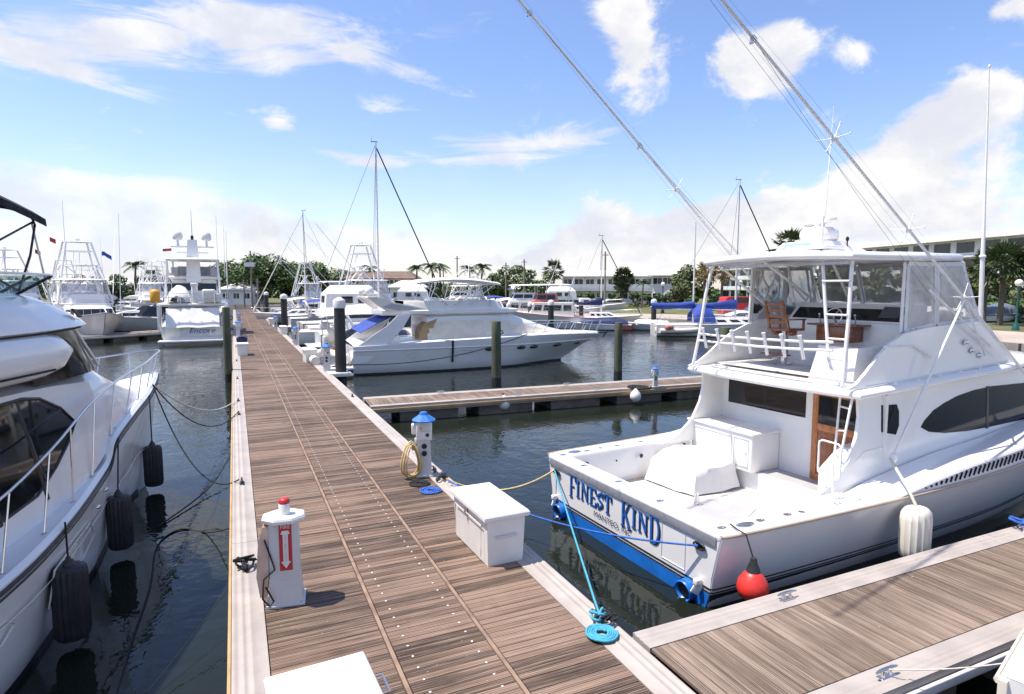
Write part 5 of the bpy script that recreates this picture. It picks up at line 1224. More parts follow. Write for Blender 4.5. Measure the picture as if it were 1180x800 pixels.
def tower(o, x0, x1, w, z0, z1, m='white_metal', rr=.075):
    xm = (x0 + x1) / 2; wt = w * .45; zt = z1
    legs = sym([[(x0, w, z0), (xm - .9 + .2, wt, zt)], [(x1, w, z0), (xm + .7, wt, zt)], [(x0, w, z0), (xm + .25, wt * 1.5, z0 + (zt - z0) * .62)], [(x1, w, z0), (xm - .45, wt * 1.5, z0 + (zt - z0) * .62)]])
    tw = tubes(o, 'tower_frame', legs, rr, K[m])
    tubes(o, 'tower_brace', [[(x1, w, z0), (x1 - .3, -w * .62, z0 + (z1 - z0) * .60)], [(x1, -w, z0), (x1 - .3, w * .62, z0 + (z1 - z0) * .60)]], rr * .6, K[m], tw)
    z2 = z0 + (zt - z0) * .62
    tubes(o, 'tower_ring', [[(xm - .75, wt * 1.5, z2), (xm + .75, wt * 1.5, z2), (xm + .75, -wt * 1.5, z2), (xm - .75, -wt * 1.5, z2), (xm - .75, wt * 1.5, z2)], [(xm - .8, wt * 1.05, zt - .75), (xm + .8, wt * 1.05, zt - .75), (xm + .8, -wt * 1.05, zt - .75), (xm - .8, -wt * 1.05, zt - .75), (xm - .8, wt * 1.05, zt - .75)]], .03, K[m], tw)
    slab(o, 'tower_platform', xm - .8, xm + .8, wt * 1.1, z2 - .06, .06, K[m], 0, par=tw)
    slab(o, 'tower_top', xm - .85, xm + .75, wt * 1.1, zt, .07, K['gel'], .05, par=tw)
    mb = MB(); mb.lathe([(.2, 0), (.24, .06), (.22, .2), (.1, .28), (.02, .29)], (xm, 0, zt + .1), 12); mb.build('radar_dome', K['gel'], tw)
    ld = tubes(o, 'tower_ladder', [[(x0 + .3, .22, z0), (xm - .3, .2, zt - .8)], [(x0 + .3, -.22, z0), (xm - .3, -.2, zt - .8)]], .022, K[m], tw)
    return tw
def pole(o, a, b, r=.03, m='white_metal', name='outrigger_pole', r2=None):
    a, b = Vector(a), Vector(b); mb = MB(); mb.tube([a.lerp(b, k / 4) for k in range(5)], [r + ((r2 or r * .5) - r) * k / 4 for k in range(5)], 6); return mb.build(name, K[m], o)
def boat(name, label, cat, px, D, head, z=0, group=None):
    p = gl(px, D, 0); return thing(name, label, cat, p, RZ0 + rad(head), group)
def sportfish(label, loc, rz, L=14, B=4.4, s=1, tw=True, og=True, hull='gel', enc=True, cover=None, group=None):
    o = thing('sport_fishing_boat', label, 'fishing boat', loc, rz, group)
    hb, zs = hull_gen(o, L, B, 1.1, 2.3, K[hull], 1.6)
    c = cab(o, 'deckhouse', L * .30, L * .72, B * .38, 1.2, 2.75, K['gel'], fr=1.6, br=.0, win=(.42, .82))
    mb = MB(); fbz = 2.78
    rg = [(L * .27, B * .40), (L * .55, B * .40), (L * .60, B * .25)]
    def rr(h, z, d=0): return [(x, max(y - d, .1), z) for x, y in h] + [(x, -max(y - d, .1), z) for x, y in h[::-1]]
    mb.grid([rr(rg, fbz - .05), rr(rg, fbz + .08), rr(rg, fbz + .12, .1)], closed=True, caps=True); mb.build('flybridge_deck', K['gel'], o, smooth=30)
    rg2 = [(L * .36, B * .36), (L * .53, B * .36), (L * .58, B * .22)]
    mb = MB(); mb.grid([rr(rg2, fbz + .1), rr([(x - .1 * i, y) for i, (x, y) in enumerate(rg2)], fbz + .85, .05), rr([(x - .12 * i, y) for i, (x, y) in enumerate(rg2)], fbz + .83, .14), rr(rg2, fbz + .4, .16)], closed=True); mb.build('flybridge_coaming', K['gel'], o, smooth=40)
    mb = MB(); mb.box((L * .47, 0, fbz + .55), (.6, B * .4, .9), bev=.06); mb.build('helm_console', K['gel'], o)
    slab(o, 'hard_top', L * .30, L * .56, B * .36, fbz + 2.0, .08, K['gel'])
    tubes(o, 'top_frame', sym([[(L * .31, B * .34, fbz + 2.02), (L * .29, B * .36, fbz + .1)], [(L * .53, B * .33, fbz + 2.02), (L * .55, B * .34, fbz + .8)], [(L * .42, B * .34, fbz + 2.02), (L * .42, B * .35, fbz + .8)]]), .03, K['white_metal'])
    if enc:
        for sd in (1, -1):
            mb = MB(); mb.grid([[(L * .40, sd * B * .352, fbz + .85), (L * .54, sd * B * .352, fbz + .85)], [(L * .40, sd * B * .345, fbz + 1.98), (L * .53, sd * B * .345, fbz + 1.98)]]); mb.build('curtain', K['vinyl'], o)
        mb = MB(); mb.grid([[(L * .565, -B * .25, fbz + .85), (L * .565, B * .25, fbz + .85)], [(L * .54, -B * .27, fbz + 1.98), (L * .54, B * .27, fbz + 1.98)]]); mb.build('curtain', K['vinyl'], o)
    rail(o, hb, zs, L, .6)
    if tw: tower(o, L * .24, L * .55, B * .40, fbz + .1, fbz + 5.2)
    if og:
        for sd in (1, -1): pole(o, (L * .50, sd * B * .42, 2.6), (L * .50 - 6.0, sd * (B * .42 + 1.8), 9.5), .035)
    pole(o, (L * .5, B * .3, fbz + 2), (L * .48, B * .3, fbz + 5.5), .018, name='whip_antenna')
    return o
def cruiser(label, loc, rz, L=11, B=3.6, hull='gel', canvas='cream', arch=True, group=None, top=None, fly=False):
    o = thing('motor_cruiser', label, 'motor boat', loc, rz, group)
    hb, zs = hull_gen(o, L, B, 1.15, 1.75, K[hull], 1.6)
    cab(o, 'coachroof', L * .36, L * .86, B * .36, 1.25, 2.0, K['gel'], fr=2.2, taper=.8, win=(.35, .75), front=False)
    mb = MB(); A = [(L * .36, B * .42, 1.35), (L * .52, B * .40, 1.5), (L * .60, B * .22, 1.75)]; T = [(L * .33, B * .38, 2.25), (L * .46, B * .36, 2.35), (L * .52, B * .2, 2.4)]
    mb.grid([[(x, y, z) for x, y, z in A] + [(x, -y, z) for x, y, z in A[::-1]], [(x, y, z) for x, y, z in T] + [(x, -y, z) for x, y, z in T[::-1]]]); mb.build('windshield', K['glass'], o, smooth=20)
    if arch: tubes(o, 'radar_arch', [[(L * .20, B * .46, 1.2), (L * .14, B * .44, 2.5), (L * .13, B * .34, 2.8), (L * .13, -B * .34, 2.8), (L * .14, -B * .44, 2.5), (L * .20, -B * .46, 1.2)]], .10, K['gel'])
    mb = MB(); mb.grid([[(L * (.10 + .30 * i / 6), -B * .40 + B * .8 * j / 6, 2.55 + .22 * math.sin(PI * j / 6) + .25 * math.sin(PI * i / 6)) for j in range(7)] for i in range(7)]); mb.build('canvas_top', K[canvas], o, smooth=60)
    tubes(o, 'canvas_frame', sym([[(L * .12, B * .42, 1.2), (L * .12, B * .4, 2.6)], [(L * .38, B * .4, 1.6), (L * .38, B * .4, 2.6)]]), .02, K['steel'])
    mb = MB(); mb.box((-.35, 0, .32), (.75, B * .8, .10), bev=.03); mb.build('swim_platform', K['gel'], o)
    rail(o, hb, zs, L, .55)
    return o
def sailboat(label, loc, rz, L=11, B=3.4, mast=14, cover='blue', hull='gel', group=None, furl='dark', mx=.48):
    o = thing('sailboat', label, 'sailboat', loc, rz, group)
    hb, zs = hull_gen(o, L, B, 1.0, 1.3, K[hull], 1.5)
    cab(o, 'coachroof', L * .28, L * .72, B * .30, 1.05, 1.6, K['gel'], fr=1.2, win=(.35, .75), ws=[(.08, .24), (.32, .48), (.56, .72), (.8, .95)], front=False)
    m = pole(o, (L * mx, 0, 1.2), (L * mx, 0, mast), .085, 'white_metal', 'mast', .07)
    for k in (.45, .75): mb = MB(); mb.tube([(L * mx, -.75 + .2 * k, 1.2 + (mast - 1.2) * k), (L * mx, .75 - .2 * k, 1.2 + (mast - 1.2) * k)], .025, 5); mb.build('spreader', K['white_metal'], m)
    mb = MB(); mb.box((L * mx - .1, 0, mast + .05), (.5, .04, .05)); mb.tube([(L * mx - .3, 0, mast), (L * mx - .3, 0, mast + .35)], .01, 4); mb.build('masthead', K['darkmetal'], m)
    mb = MB(); mb.tube([(L * mx - .1, 0, 2.25), (L * .12, 0, 2.35)], .06, 6); b = mb.build('boom', K['white_metal'], o)
    mb = MB(); rr = []
    for i in range(9):
        f = i / 8; x = L * mx + .12 - (L * (mx - .12) + .1) * f; h = .62 * (1 - f) ** 1.5 + .22; rr.append([(x, .16 * (1 - .4 * f) * math.cos(a), 2.32 + h * .5 + h * .55 * math.sin(a)) for a in [2 * PI * j / 10 for j in range(10)]])
    mb.grid(rr, closed=True, caps=True); mb.build('sail_cover', K[cover], b, smooth=60)
    mb = MB(); mb.tube([(L * .97, 0, 1.4), (L * mx + .05, 0, mast - .4)], .05, 6); mb.build('furled_sail', K[furl], o)
    mb = MB()
    for a in ((L * .02, .0), (L * (mx - .04), B * .45), (L * (mx - .04), -B * .45)): mb.tube([(a[0], a[1], 1.1), (L * mx, 0, mast - .1)], .012, 4)
    mb.build('standing_rigging', K['darkmetal'], o)
    rail(o, hb, zs, L, .05, .6, 12, .014)
    return o
def trawler(label, loc, rz, L=12, B=4, stripe='redboat', top='redboat', hull='gel2', group=None):
    o = thing('trawler_yacht', label, 'motor boat', loc, rz, group)
    hb, zs = hull_gen(o, L, B, 1.2, 2.1, K[hull], 1.2, boot=K['boot'], stripe=K[stripe])
    cab(o, 'saloon', L * .22, L * .66, B * .40, 1.2, 2.7, K['gel2'], fr=.5, taper=.95, win=(.48, .85), ws=[(.05, .24), (.29, .48), (.53, .72), (.77, .95)])
    cab(o, 'pilothouse', L * .38, L * .62, B * .32, 2.72, 3.6, K[top], fr=.5, win=(.35, .85), front=True)
    slab(o, 'bridge_roof', L * .25, L * .62, B * .38, 4.4, .08, K['gel'])
    tubes(o, 'roof_frame', sym([[(L * .27, B * .34, 2.7), (L * .27, B * .34, 4.4)], [(L * .58, B * .3, 3.5), (L * .58, B * .32, 4.4)]]), .03, K['white_metal'])
    pole(o, (L * .30, 0, 2.7), (L * .16, 0, 7.4), .05, 'white_metal', 'mast'); rail(o, hb, zs, L, .2, .75, 12)
    return o
def tender(label, loc, rz, L=3.2, m='fend_w', out=True, group=None):
    o = thing('inflatable_dinghy', label, 'dinghy', loc, rz, group)
    mb = MB(); P = [(0, .68, .30), (L * .6, .66, .32), (L * .85, .45, .38), (L, 0, .46), (L * .85, -.45, .38), (L * .6, -.66, .32), (0, -.68, .30)]
    mb.tube([tuple(p) for p in spline(P, 30)], .21, 10); mb.build('tube', K[m], o)
    mb = MB(); mb.grid([[(x, -w_, .12), (x, 0, 0), (x, w_, .12)] for x, w_ in ((.05, .55), (L * .6, .5), (L * .9, .1))]); mb.box((.08, 0, .30), (.06, 1.0, .40)); mb.build('floor', K['greyskid'], o)
    mb = MB(); mb.box((L * .42, 0, .34), (.25, 1.1, .05)); mb.build('seat', K['gel'], o)
    if out: mb = MB(); mb.box((-.16, 0, .72), (.26, .24, .34), bev=.06); mb.box((-.14, 0, .2), (.10, .12, .8)); mb.build('outboard_motor', K['black'], o)
    return o

# --- white motor yacht across the fairway (covered windscreen, white bimini)
ec = thing('motor_yacht', 'white motor yacht with cream window covers and white bimini moored beyond the narrow pier', 'yacht', (5.0, 30.95, 0), 0)
st = []
for x, ys, zs_ in [(0, 1.86, 1.38), (2, 2.0, 1.45), (5, 2.06, 1.55), (8, 1.95, 1.62), (10.2, 1.5, 1.62), (12, .85, 1.56), (13.1, .3, 1.48), (13.55, .02, 1.42)]:
    xk = x if x < 7 else 7 + (x - 7) * .58; yw = ys * (.90 if x < 7 else .90 - (x - 7) * .095)
    st.append([c for p in [(xk, 0, -.5), (xk, yw * .85, -.2), (xk + (x - xk) * .12, yw, .08), (xk + (x - xk) * .38, yw + (ys - yw) * .35, .5), (xk + (x - xk) * .62, yw + (ys - yw) * .62, .92), (xk + (x - xk) * .84, yw + (ys - yw) * .85 + .02, 1.18), (x, ys, zs_)] for c in p])
er = hull_rows(st, 40); mb = MB(); both(mb, er); mb.build('hull', K['hullgrey'], ec, smooth=50)
mb = MB(); mb.grid([[(r[-1][0], r[-1][1], r[-1][2]), (r[-1][0], r[-1][1] * .9, r[-1][2] + .07), (r[-1][0], 0, r[-1][2] + .15), (r[-1][0], -r[-1][1] * .9, r[-1][2] + .07), (r[-1][0], -r[-1][1], r[-1][2])] for r in er]); mb.build('deck', K['gel'], ec)
mb = MB()
for s in (1, -1): mb.tube([(r[5][0], s * (r[5][1] + .01), r[5][2]) for r in er], .03, 6)
mb.build('rub_rail', K['gel'], ec)
mb = MB()
for s in (1, -1): mb.grid([[(r[2][0], s * (r[2][1] + .012), -.03), (r[2][0], s * (r[2][1] + .016), .09)] for r in er])
mb.build('boot_stripe', K['boot'], ec)
def ehp(x, z, s=-1):
    for p, q in zip(er, er[1:]):
        if q[4][0] >= x:
            for u, v in zip(p, p[1:]):
                if u[2] <= z <= v[2]: f = (z - u[2]) / (v[2] - u[2] + 1e-9); return Vector((x, s * (u[1] + (v[1] - u[1]) * f + .008), z))
    return Vector((x, 0, z))
for x in (6.3, 8.0, 8.75, 10.3, 11.8):
    for s in (-1, 1):
        mb = MB(); c = ehp(x, 1.02, s); mb.ell(c, (.24, .03, .095), 16, 6); mb.build('porthole', K['glass'], ec)
mb = MB(); mb.tube([ehp(2.5, .72), ehp(5.3, .82), ehp(5.5, .93), ehp(5.3, 1.02), ehp(2.6, .97), ehp(2.35, .85)], .015, 5, closed=True); mb.build('hull_recess', K['greyskid'], ec)
mb = MB(); mb.box((-.45, 0, .34), (1.1, 3.5, .13), bev=.04); mb.build('swim_platform', K['gel'], ec)
ES = [(1.3, [(1.55, 1.45), (1.52, 1.5), (1.5, 1.55), (1.4, 1.58), (0, 1.6)]), (3.4, [(1.62, 1.5), (1.56, 2.0), (1.48, 2.6), (1.2, 2.8), (0, 2.9)]), (4.2, [(1.64, 1.55), (1.58, 2.05), (1.48, 2.7), (1.2, 2.88), (0, 2.97)]), (6.5, [(1.64, 1.6), (1.56, 2.1), (1.44, 2.72), (1.15, 2.9), (0, 3.0)]), (7.6, [(1.5, 1.65), (1.42, 2.05), (1.30, 2.58), (1.0, 2.78), (0, 2.9)]), (8.8, [(1.2, 1.66), (1.12, 1.88), (1.0, 2.2), (.75, 2.36), (0, 2.48)]), (10.2, [(.9, 1.68), (.8, 1.74), (.7, 1.84), (.5, 1.93), (0, 1.98)]), (11.2, [(.5, 1.66), (.45, 1.67), (.4, 1.69), (.3, 1.71), (0, 1.72)])]
sp = spline([[x] + [c for p in ps for c in p] for x, ps in ES[1:]], 30)
mb = MB(); halfloft(mb, [(r[0], [(r[1 + 2 * i], r[2 + 2 * i]) for i in range(5)]) for r in sp]); dh_ = mb.build('deckhouse', K['gel'], ec, smooth=45)
mb = MB()
for s in (1, -1):
    rr = []
    for r in sp[1:25]: rr.append([(r[0], s * (r[1] + .012), r[2] + .08), (r[0], s * (r[3] + .014), r[4]), (r[0], s * (r[3] * .35 + r[5] * .65 + .014), r[4] * .35 + r[6] * .65)])
    mb.grid(rr)
mb.build('window_cover', K['cream'], dh_, smooth=50)
mb = MB()
for x in (4.4, 5.2, 6.1, 7.1, 8.2):
    r = min(sp, key=lambda q: abs(q[0] - x)); mb.tube([(r[0], -(r[1] + .016), r[2] + .08), (r[0], -(r[3] + .018), r[4]), (r[0], -(r[3] * .35 + r[5] * .65 + .018), r[4] * .35 + r[6] * .65)], .008, 4)
mb.build('cover_seam', K['gel2'], dh_)
mb = MB(); a = [(3.0, -1.58, 1.55), (3.6, -1.60, 1.55), (3.72, -1.56, 2.3), (3.9, -1.50, 2.62), (3.3, -1.52, 2.4), (3.05, -1.56, 2.0)]; mb.prism(a, (0, .9, 0)); mb.build('folded_tan_canvas', K['tan'], ec, smooth=30)
# flybridge, overhang, arch
mb = MB(); f0 = [(1.4, 1.35), (3.0, 1.62), (7.0, 1.60), (8.1, 1.1), (8.4, .5)]
def fr_(h, z, k=1, dx=0): return [(x + dx * (1 if x > 4 else 0), y * k, z) for x, y in h] + [(x + dx * (1 if x > 4 else 0), -y * k, z) for x, y in h[::-1]]
mb.grid([fr_(f0, 2.80, .94, -.3), fr_(f0, 2.88), fr_(f0, 3.02, 1.0), fr_(f0, 3.06, .95, -.2)], closed=True, caps=True); mb.build('flybridge_overhang', K['gel'], ec, smooth=40)
f1_ = [(2.4, 1.30), (3.2, 1.42), (6.2, 1.40), (7.2, 1.0), (7.6, .4)]
mb = MB(); mb.grid([fr_(f1_, 3.0), fr_(f1_, 3.42, .98, -.3), fr_(f1_, 3.50, .93, -.4), fr_(f1_, 3.3, .86, -.5)], closed=True); mb.build('flybridge_coaming', K['gel2'], ec, smooth=50)
mb = MB()
for s in (1, -1):
    mb.prism([(.75, s * 1.5, 3.65), (1.15, s * 1.5, 3.70), (2.0, s * 1.5, 3.42), (3.6, s * 1.5, 3.08), (2.2, s * 1.5, 2.98), (1.5, s * 1.5, 3.05)], (0, -s * .16, 0))
mb.box((.95, 0, 3.68), (.45, 3.1, .10), bev=.03); ar = mb.build('radar_arch', K['gel2'], ec, smooth=30)
mb = MB()
for s in (1, -1): mb.panel([(1.35, s * 1.505, 3.22), (1.75, s * 1.505, 3.4), (3.2, s * 1.505, 3.10), (2.1, s * 1.505, 3.03)][::(1 if s < 0 else -1)], .006, .012)
mb.build('arch_inset', K['greyskid'], ar, smooth=0)
for y, r in ((-1.1, .20), (.2, .28)): mb = MB(); mb.cyl((.9, y, 3.72), (.9, y, 3.85), .08, 8); mb.lathe([(r * .8, 0), (r, .08), (r, .22), (r * .6, .36), (.02, .42)], (.9, y, 3.83), 14); mb.build('radar_dome', K['gel'], ar)
mb = MB(); mb.box((1.9, .2, 3.25), (.5, 2.0, .45), bev=.12); mb.box((4.2, .5, 3.35), (.5, 1.2, .55), bev=.1); mb.box((5.9, -.4, 3.3), (.6, 1.0, .5), bev=.1); mb.build('bridge_seat', K['gel'], ec)
mb = MB(); rr = []
for i in range(13):
    f = i / 12; x = 3.25 + 4.5 * f; z = 4.52 + .20 * math.sin(PI * min(1, max(0, f))) - .05 * f
    rr.append([(x, y, z + .0 - .12 * abs(y / 1.45) ** 3) for y in [-1.45 + 2.9 * j / 12 for j in range(13)]] + [(x, y, z - .16 - .05 * abs(y / 1.45) ** 3) for y in [1.42 - 2.84 * j / 12 for j in range(13)]])
mb.grid(rr, closed=True, caps=True); bt = mb.build('bimini_top', K['canvas'], ec, smooth=70)
tubes(ec, 'bimini_frame', sym([[(3.45, 1.38, 4.5), (4.8, 1.40, 3.3)], [(4.3, 1.38, 4.5), (3.8, 1.40, 3.3)], [(4.9, 1.38, 4.5), (4.6, 1.40, 3.3)], [(7.35, 1.36, 4.48), (5.2, 1.40, 3.3)], [(6.9, 1.38, 4.5), (7.3, 1.2, 3.2)], [(7.6, 1.3, 4.45), (6.0, 1.4, 3.3)]]), .022, K['steel'], bt)
# stern: raised side wings, blue cover, cockpit
for s in (1, -1):
    mb = MB(); mb.prism([(-.15, s * 1.80, .55), (.2, s * 1.84, 1.4), (1.5, s * 1.86, 2.35), (2.0, s * 1.84, 2.85), (2.6, s * 1.7, 2.85), (2.2, s * 1.86, 2.2), (1.6, s * 1.9, 1.6), (1.3, s * 1.88, 1.3), (.6, s * 1.84, .6)], (0, -s * .08, 0)); mb.build('cockpit_wing', K['gel'], ec, smooth=20)
mb = MB(); mb.grid([[(.45, -1.2, 2.0), (.45, 1.6, 2.05)], [(1.2, -1.3, 2.45), (1.2, 1.6, 2.5)], [(1.9, -1.35, 2.80), (1.9, 1.6, 2.84)]]); mb.grid([[(.45, -1.2, 1.98), (.45, 1.6, 2.03)], [(1.2, -1.3, 2.43), (1.2, 1.6, 2.48)], [(1.9, -1.35, 2.78), (1.9, 1.6, 2.82)]]); mb.build('blue_sunshade', K['blue'], ec, smooth=60)
mb = MB(); mb.box((.5, 0, 1.1), (.5, 2.8, .9), bev=.1); mb.build('cockpit_seat', K['gel2'], ec)
mb = MB(); mb.tube([(-.9, 1.2, .4), (-.9, 1.2, 1.2), (-.9, -1.2, 1.2), (-.9, -1.2, .4)], .02, 6); mb.tube([(-.1, -1.8, .5), (-.2, -1.75, 1.5), (.3, -1.8, 1.6)], .02, 6); mb.build('stern_rail', K['steel'], ec)
hbE = lambda t: interp([(0, 1.8), (.15, 1.95), (.4, 2.0), (.6, 1.9), (.76, 1.45), (.89, .8), (.97, .28), (1, .05)], t)
mb = MB(); P = [(t * 13.5, hbE(t) - .06, 1.62 + (.62 if t > .6 else .62 * max(0, (t - .5) / .1))) for t in [.5 + .485 * k / 14 for k in range(15)]]
mb.tube(P + [(14.3, .0, 2.22)] + [(x, -y, z) for x, y, z in P[::-1]], .02, 6); rl = mb.build('bow_rail', K['steel'], ec)
for k in range(9):
    t = .60 + .40 * k / 8; x = t * 13.3
    for s in (1, -1): mb = MB(); mb.tube([(x, s * max(hbE(t) - .08, .04), 1.6), (x + .32, s * max(hbE(min(t + .02, 1)) - .06, .04), 2.23)], .017, 5); mb.build('stanchion', K['steel'], rl)
mb = MB(); mb.box((13.6, 0, 1.52), (.75, .24, .08), bev=.03); mb.bar((13.95, 0, 1.5), (13.75, 0, 1.22), .07, .06); mb.build('anchor_roller', K['darkmetal'], ec)
mb = MB(); mb.tube([ehp(4.45, 1.5) + Vector((0, -.02, .05)), ehp(4.45, 1.0) + Vector((0, -.05, 0)), ehp(4.45, .45) + Vector((0, -.06, 0))], .05, 8); mb.build('black_fender_line', K['rope_k'], ec)

def ew(x, y, z): return Vector(ec.location) + Vector((x, y, z))
line(Vector((3.9, 26.6, .9)), ew(9.1, -1.85, 1.72), .5, .022, K['rope_k'], 'long black spring line along the side of the white motor yacht', seg=20)
line(ew(4.45, -2.08, 1.55), ew(12.2, -.75, 1.62), .10, .018, K['rope_k'], 'black line lying along the deck edge of the white motor yacht')
tender('white inflatable dinghy end on at the stern platform of the white motor yacht', (4.05, 29.7, .42), rad(90), 2.4, 'fend_w', out=False)

ec.scale = (1.09, 1, 1); bt.scale = (1 / 1.09, 1, 1)
# ---------------------------------------------------------------- pilings, pedestals and boxes along the docks
def piling(kind, label, loc, h, r, group=None):
    o = thing('piling', label, 'piling', (loc[0], loc[1], 0), 0, group)
    if kind == 'black':
        mb = MB(); mb.lathe([(r, -1.2), (r, h - .30), (r * .99, h - .28)], (0, 0, 0), 18); mb.build('sleeve', K['pile'], o)
        mb = MB(); mb.lathe([(r * 1.14, h - .32), (r * 1.16, h - .27), (r * 1.12, h - .02), (r * 1.06, h + .02), (r * .3, h + .13), (.01, h + .14)], (0, 0, 0), 18); mb.build('white_cap', K['plastic'], o, smooth=40)
    else:
        mb = MB(); rr = random.Random(int(h * 100)); mb.lathe([(r * 1.05, -1.2)] + [(r * (1.04 - .05 * k / 6 + rr.uniform(-.015, .015)), h * k / 6) for k in range(1, 6)] + [(r * .97, h - .03), (r * .93, h)], (0, 0, 0), 18); mb.build('post', K['woodpile'], o)
        mb = MB(); mb.lathe([(r * 1.08, -.5), (r * 1.07, .1), (r * 1.045, .38)], (0, 0, 0), 18); mb.build('wet_band', K['pile'], o)
        mb = MB(); mb.tube([(r, -.05, h - .55), (r + .1, -.05, h - .50), (r + .1, .05, h - .42), (r, .05, h - .38)], .02, 6); mb.build('line_hook', K['darkmetal'], o)
    return o
GP = 'black pilings along the right dock edge'
p0 = gx(392, 433, 3.98)
bp1 = piling('black', 'nearest black piling with tall white cap on the right dock edge', (4.02, p0.y), 3.62, .23, GP)
mb = MB(); mb.box((3.92, p0.y, DZ + .03), (.85, .85, .07), bev=.03); mb.box((4.02, p0.y, DZ - .05), (.9, .9, .08)); mb.build('pile_guide', K['pedgrey'], main)
for i, (px, D_, lab) in enumerate(((329, 0, 'second black piling with white cap down the right dock edge'), (309, 0, 'third black piling with white cap down the right dock edge'), (299.5, 0, 'fourth black piling down the right dock edge, small in the distance'), (292.5, 0, 'tiny farthest black piling at the right dock edge'))):
    q = gx(px, 400, 4.0); c = piling('black', lab, (4.0, q.y), 3.5, .27, GP)
piling('wood', 'green stained wood piling standing in front of the white motor yacht hull', gz(572, 445, 0), 2.75, .20, 'wood pilings')
piling('wood', 'green stained wood piling off the bow of the white motor yacht', gz(712, 437, 0), 2.60, .18, 'wood pilings')
piling('wood', 'tall dark green wood piling at the left dock edge near the white yacht Encore', (-.34, 29.6), 3.3, .16, 'wood pilings')
piling('wood', 'short green wood piling beside the port side of the fishing boat cabin', gz(827, 470, 0) + Vector((.6, .9, 0)), 2.05, .27, 'wood pilings')
q = gd(834, 440, 25); piling('wood', 'dark piling without cap seen behind the rod rail of the fishing boat', (q.x, q.y), 2.55, .20, 'wood pilings')
for px, D_, h, r, lab in ((754, 60, 2.95, .25, 'black piling with round white top at the far quay beside the white dinghy'), (635, 52, 3.0, .25, 'black piling with white cap in front of the faded red trawler'), (670, 66, 2.95, .24, 'black piling at the stern of the faded red trawler'), (611, 62, 2.6, .22, 'thin dark piling in front of the white trawler hull, middle one'), (586, 66, 2.4, .22, 'thin dark piling left of the white trawler bow'), (811, 54, 2.2, .20, 'dark wet piling beside the sailboat with blue covers')):
    q = gl(px, D_, 0); piling('black', lab, (q.x, q.y), h, r, 'far pilings')
GPED = 'pedestals along the dock'; GBOX = 'dock boxes along the dock'
def mini(px, y, lab, rz): q = gz(px, y, DZ); return dup(pedb, (q.x, q.y, DZ), rz, lab)
mini(377, 428, 'white pedestal with blue cap at the foot of the nearest black piling', rad(-12))
mini(341, 398, 'small white pedestal beyond the dock box at the right dock edge', rad(-10))
mini(318, 380, 'distant white pedestal at the right dock edge near the third black piling', rad(-8))
mini(274.5, 388, 'white pedestal on the left dock edge behind the wood piling', rad(170))
mini(276, 374, 'distant white pedestal on the left dock edge near the far boats', rad(170))
q = gz(755, 446, DZ); dup(pedb, (q.x, q.y, DZ), rad(-20), 'lone white pedestal with blue cap out on the narrow pier', .62)
def bx(px, y, rz, lab, s=1): q = gz(px, y, DZ); return dup(bx0, (q.x, q.y, DZ), rz, lab, s)
b1_ = bx(357, 417, rad(2), 'white dock box on the right dock edge left of the nearest black piling', .95)
bx(279.5, 409, rad(181), 'white dock box on the left dock edge with dark blue bag on top', .95)
q = gz(279.5, 409, DZ); mb = MB(); mb.box((q.x, q.y + .1, DZ + .69 + .14), (.55, .45, .26), bev=.06); mb.box((q.x, q.y - .05, DZ + .69 + .29), (.3, .2, .05), bev=.02); tag(mb.build('bag', K['navy']), 'dark blue bag lying on the left dock box', 'bag')
bx(327, 385, rad(2), 'small white dock box farther down the right dock edge', .9)
bx(313, 374, rad(2), 'tiny white dock box far down the right dock edge', .9)
bx(275.5, 380, rad(181), 'distant white dock box on the left dock edge behind another', .9)
coil(tuple(gz(736, 447, DZ + .004)), .45, K['rope_k'], 'dark hose coiled on the narrow pier left of its pedestal', th=.03, cat='hose')
for i, (px, y, s_, lab) in enumerate(((580, 468, 1, 'round white ball fender hanging from the narrow pier, left one'), (731, 459, 1, 'round white ball fender hanging from the narrow pier, right one'))):
    q = gz(px, y + 6, .05); o = thing('ball_fender', lab, 'fender', (q.x, q.y - .06, .12), 0, 'white ball fenders on the narrow pier')
    mb = MB(); mb.lathe([(.02, -.02), (.12, .02), (.19, .12), (.20, .22), (.16, .33), (.07, .42), (.04, .47)], (0, 0, 0), 16); mb.build('ball', K['plastic'], o)
    mb = MB(); mb.tube([(0, 0, .44), (0, .06, .52), (0, .2, .50)], .018, 6); mb.build('lanyard', K['rope_k'], o)

# ---------------------------------------------------------------- left side: pier, yacht Encore, tower boats
q = gz(186, 377, DZ)
fl = finger('finger_pier', 'short plank pier on the left between the tower boat and the white yacht Encore', (-13.5, 51.8, 0), rad(35), 17, 2.4, [(4, 0), (9, 0), (13, 1)])
q = gl(126, 53, 0); piling('black', 'black piling with white cap beside the tower fishing boat on the left', (q.x, q.y), 3.45, .36, 'far pilings')
q = gl(139, 58, DZ); dup(pedb, (q.x, q.y, DZ), 0, 'white pedestal on the left pier next to the black piling')
q = gl(151, 60, DZ); mb = MB(); mb.lathe([(.34, 0), (.38, .1), (.38, .85), (.40, .88), (.36, .95), (.05, .98)], (0, 0, 0), 16); tag(mb.build('rubbish_bin', K['pile'], loc=q), 'dark round bin standing on the left pier', 'bin')

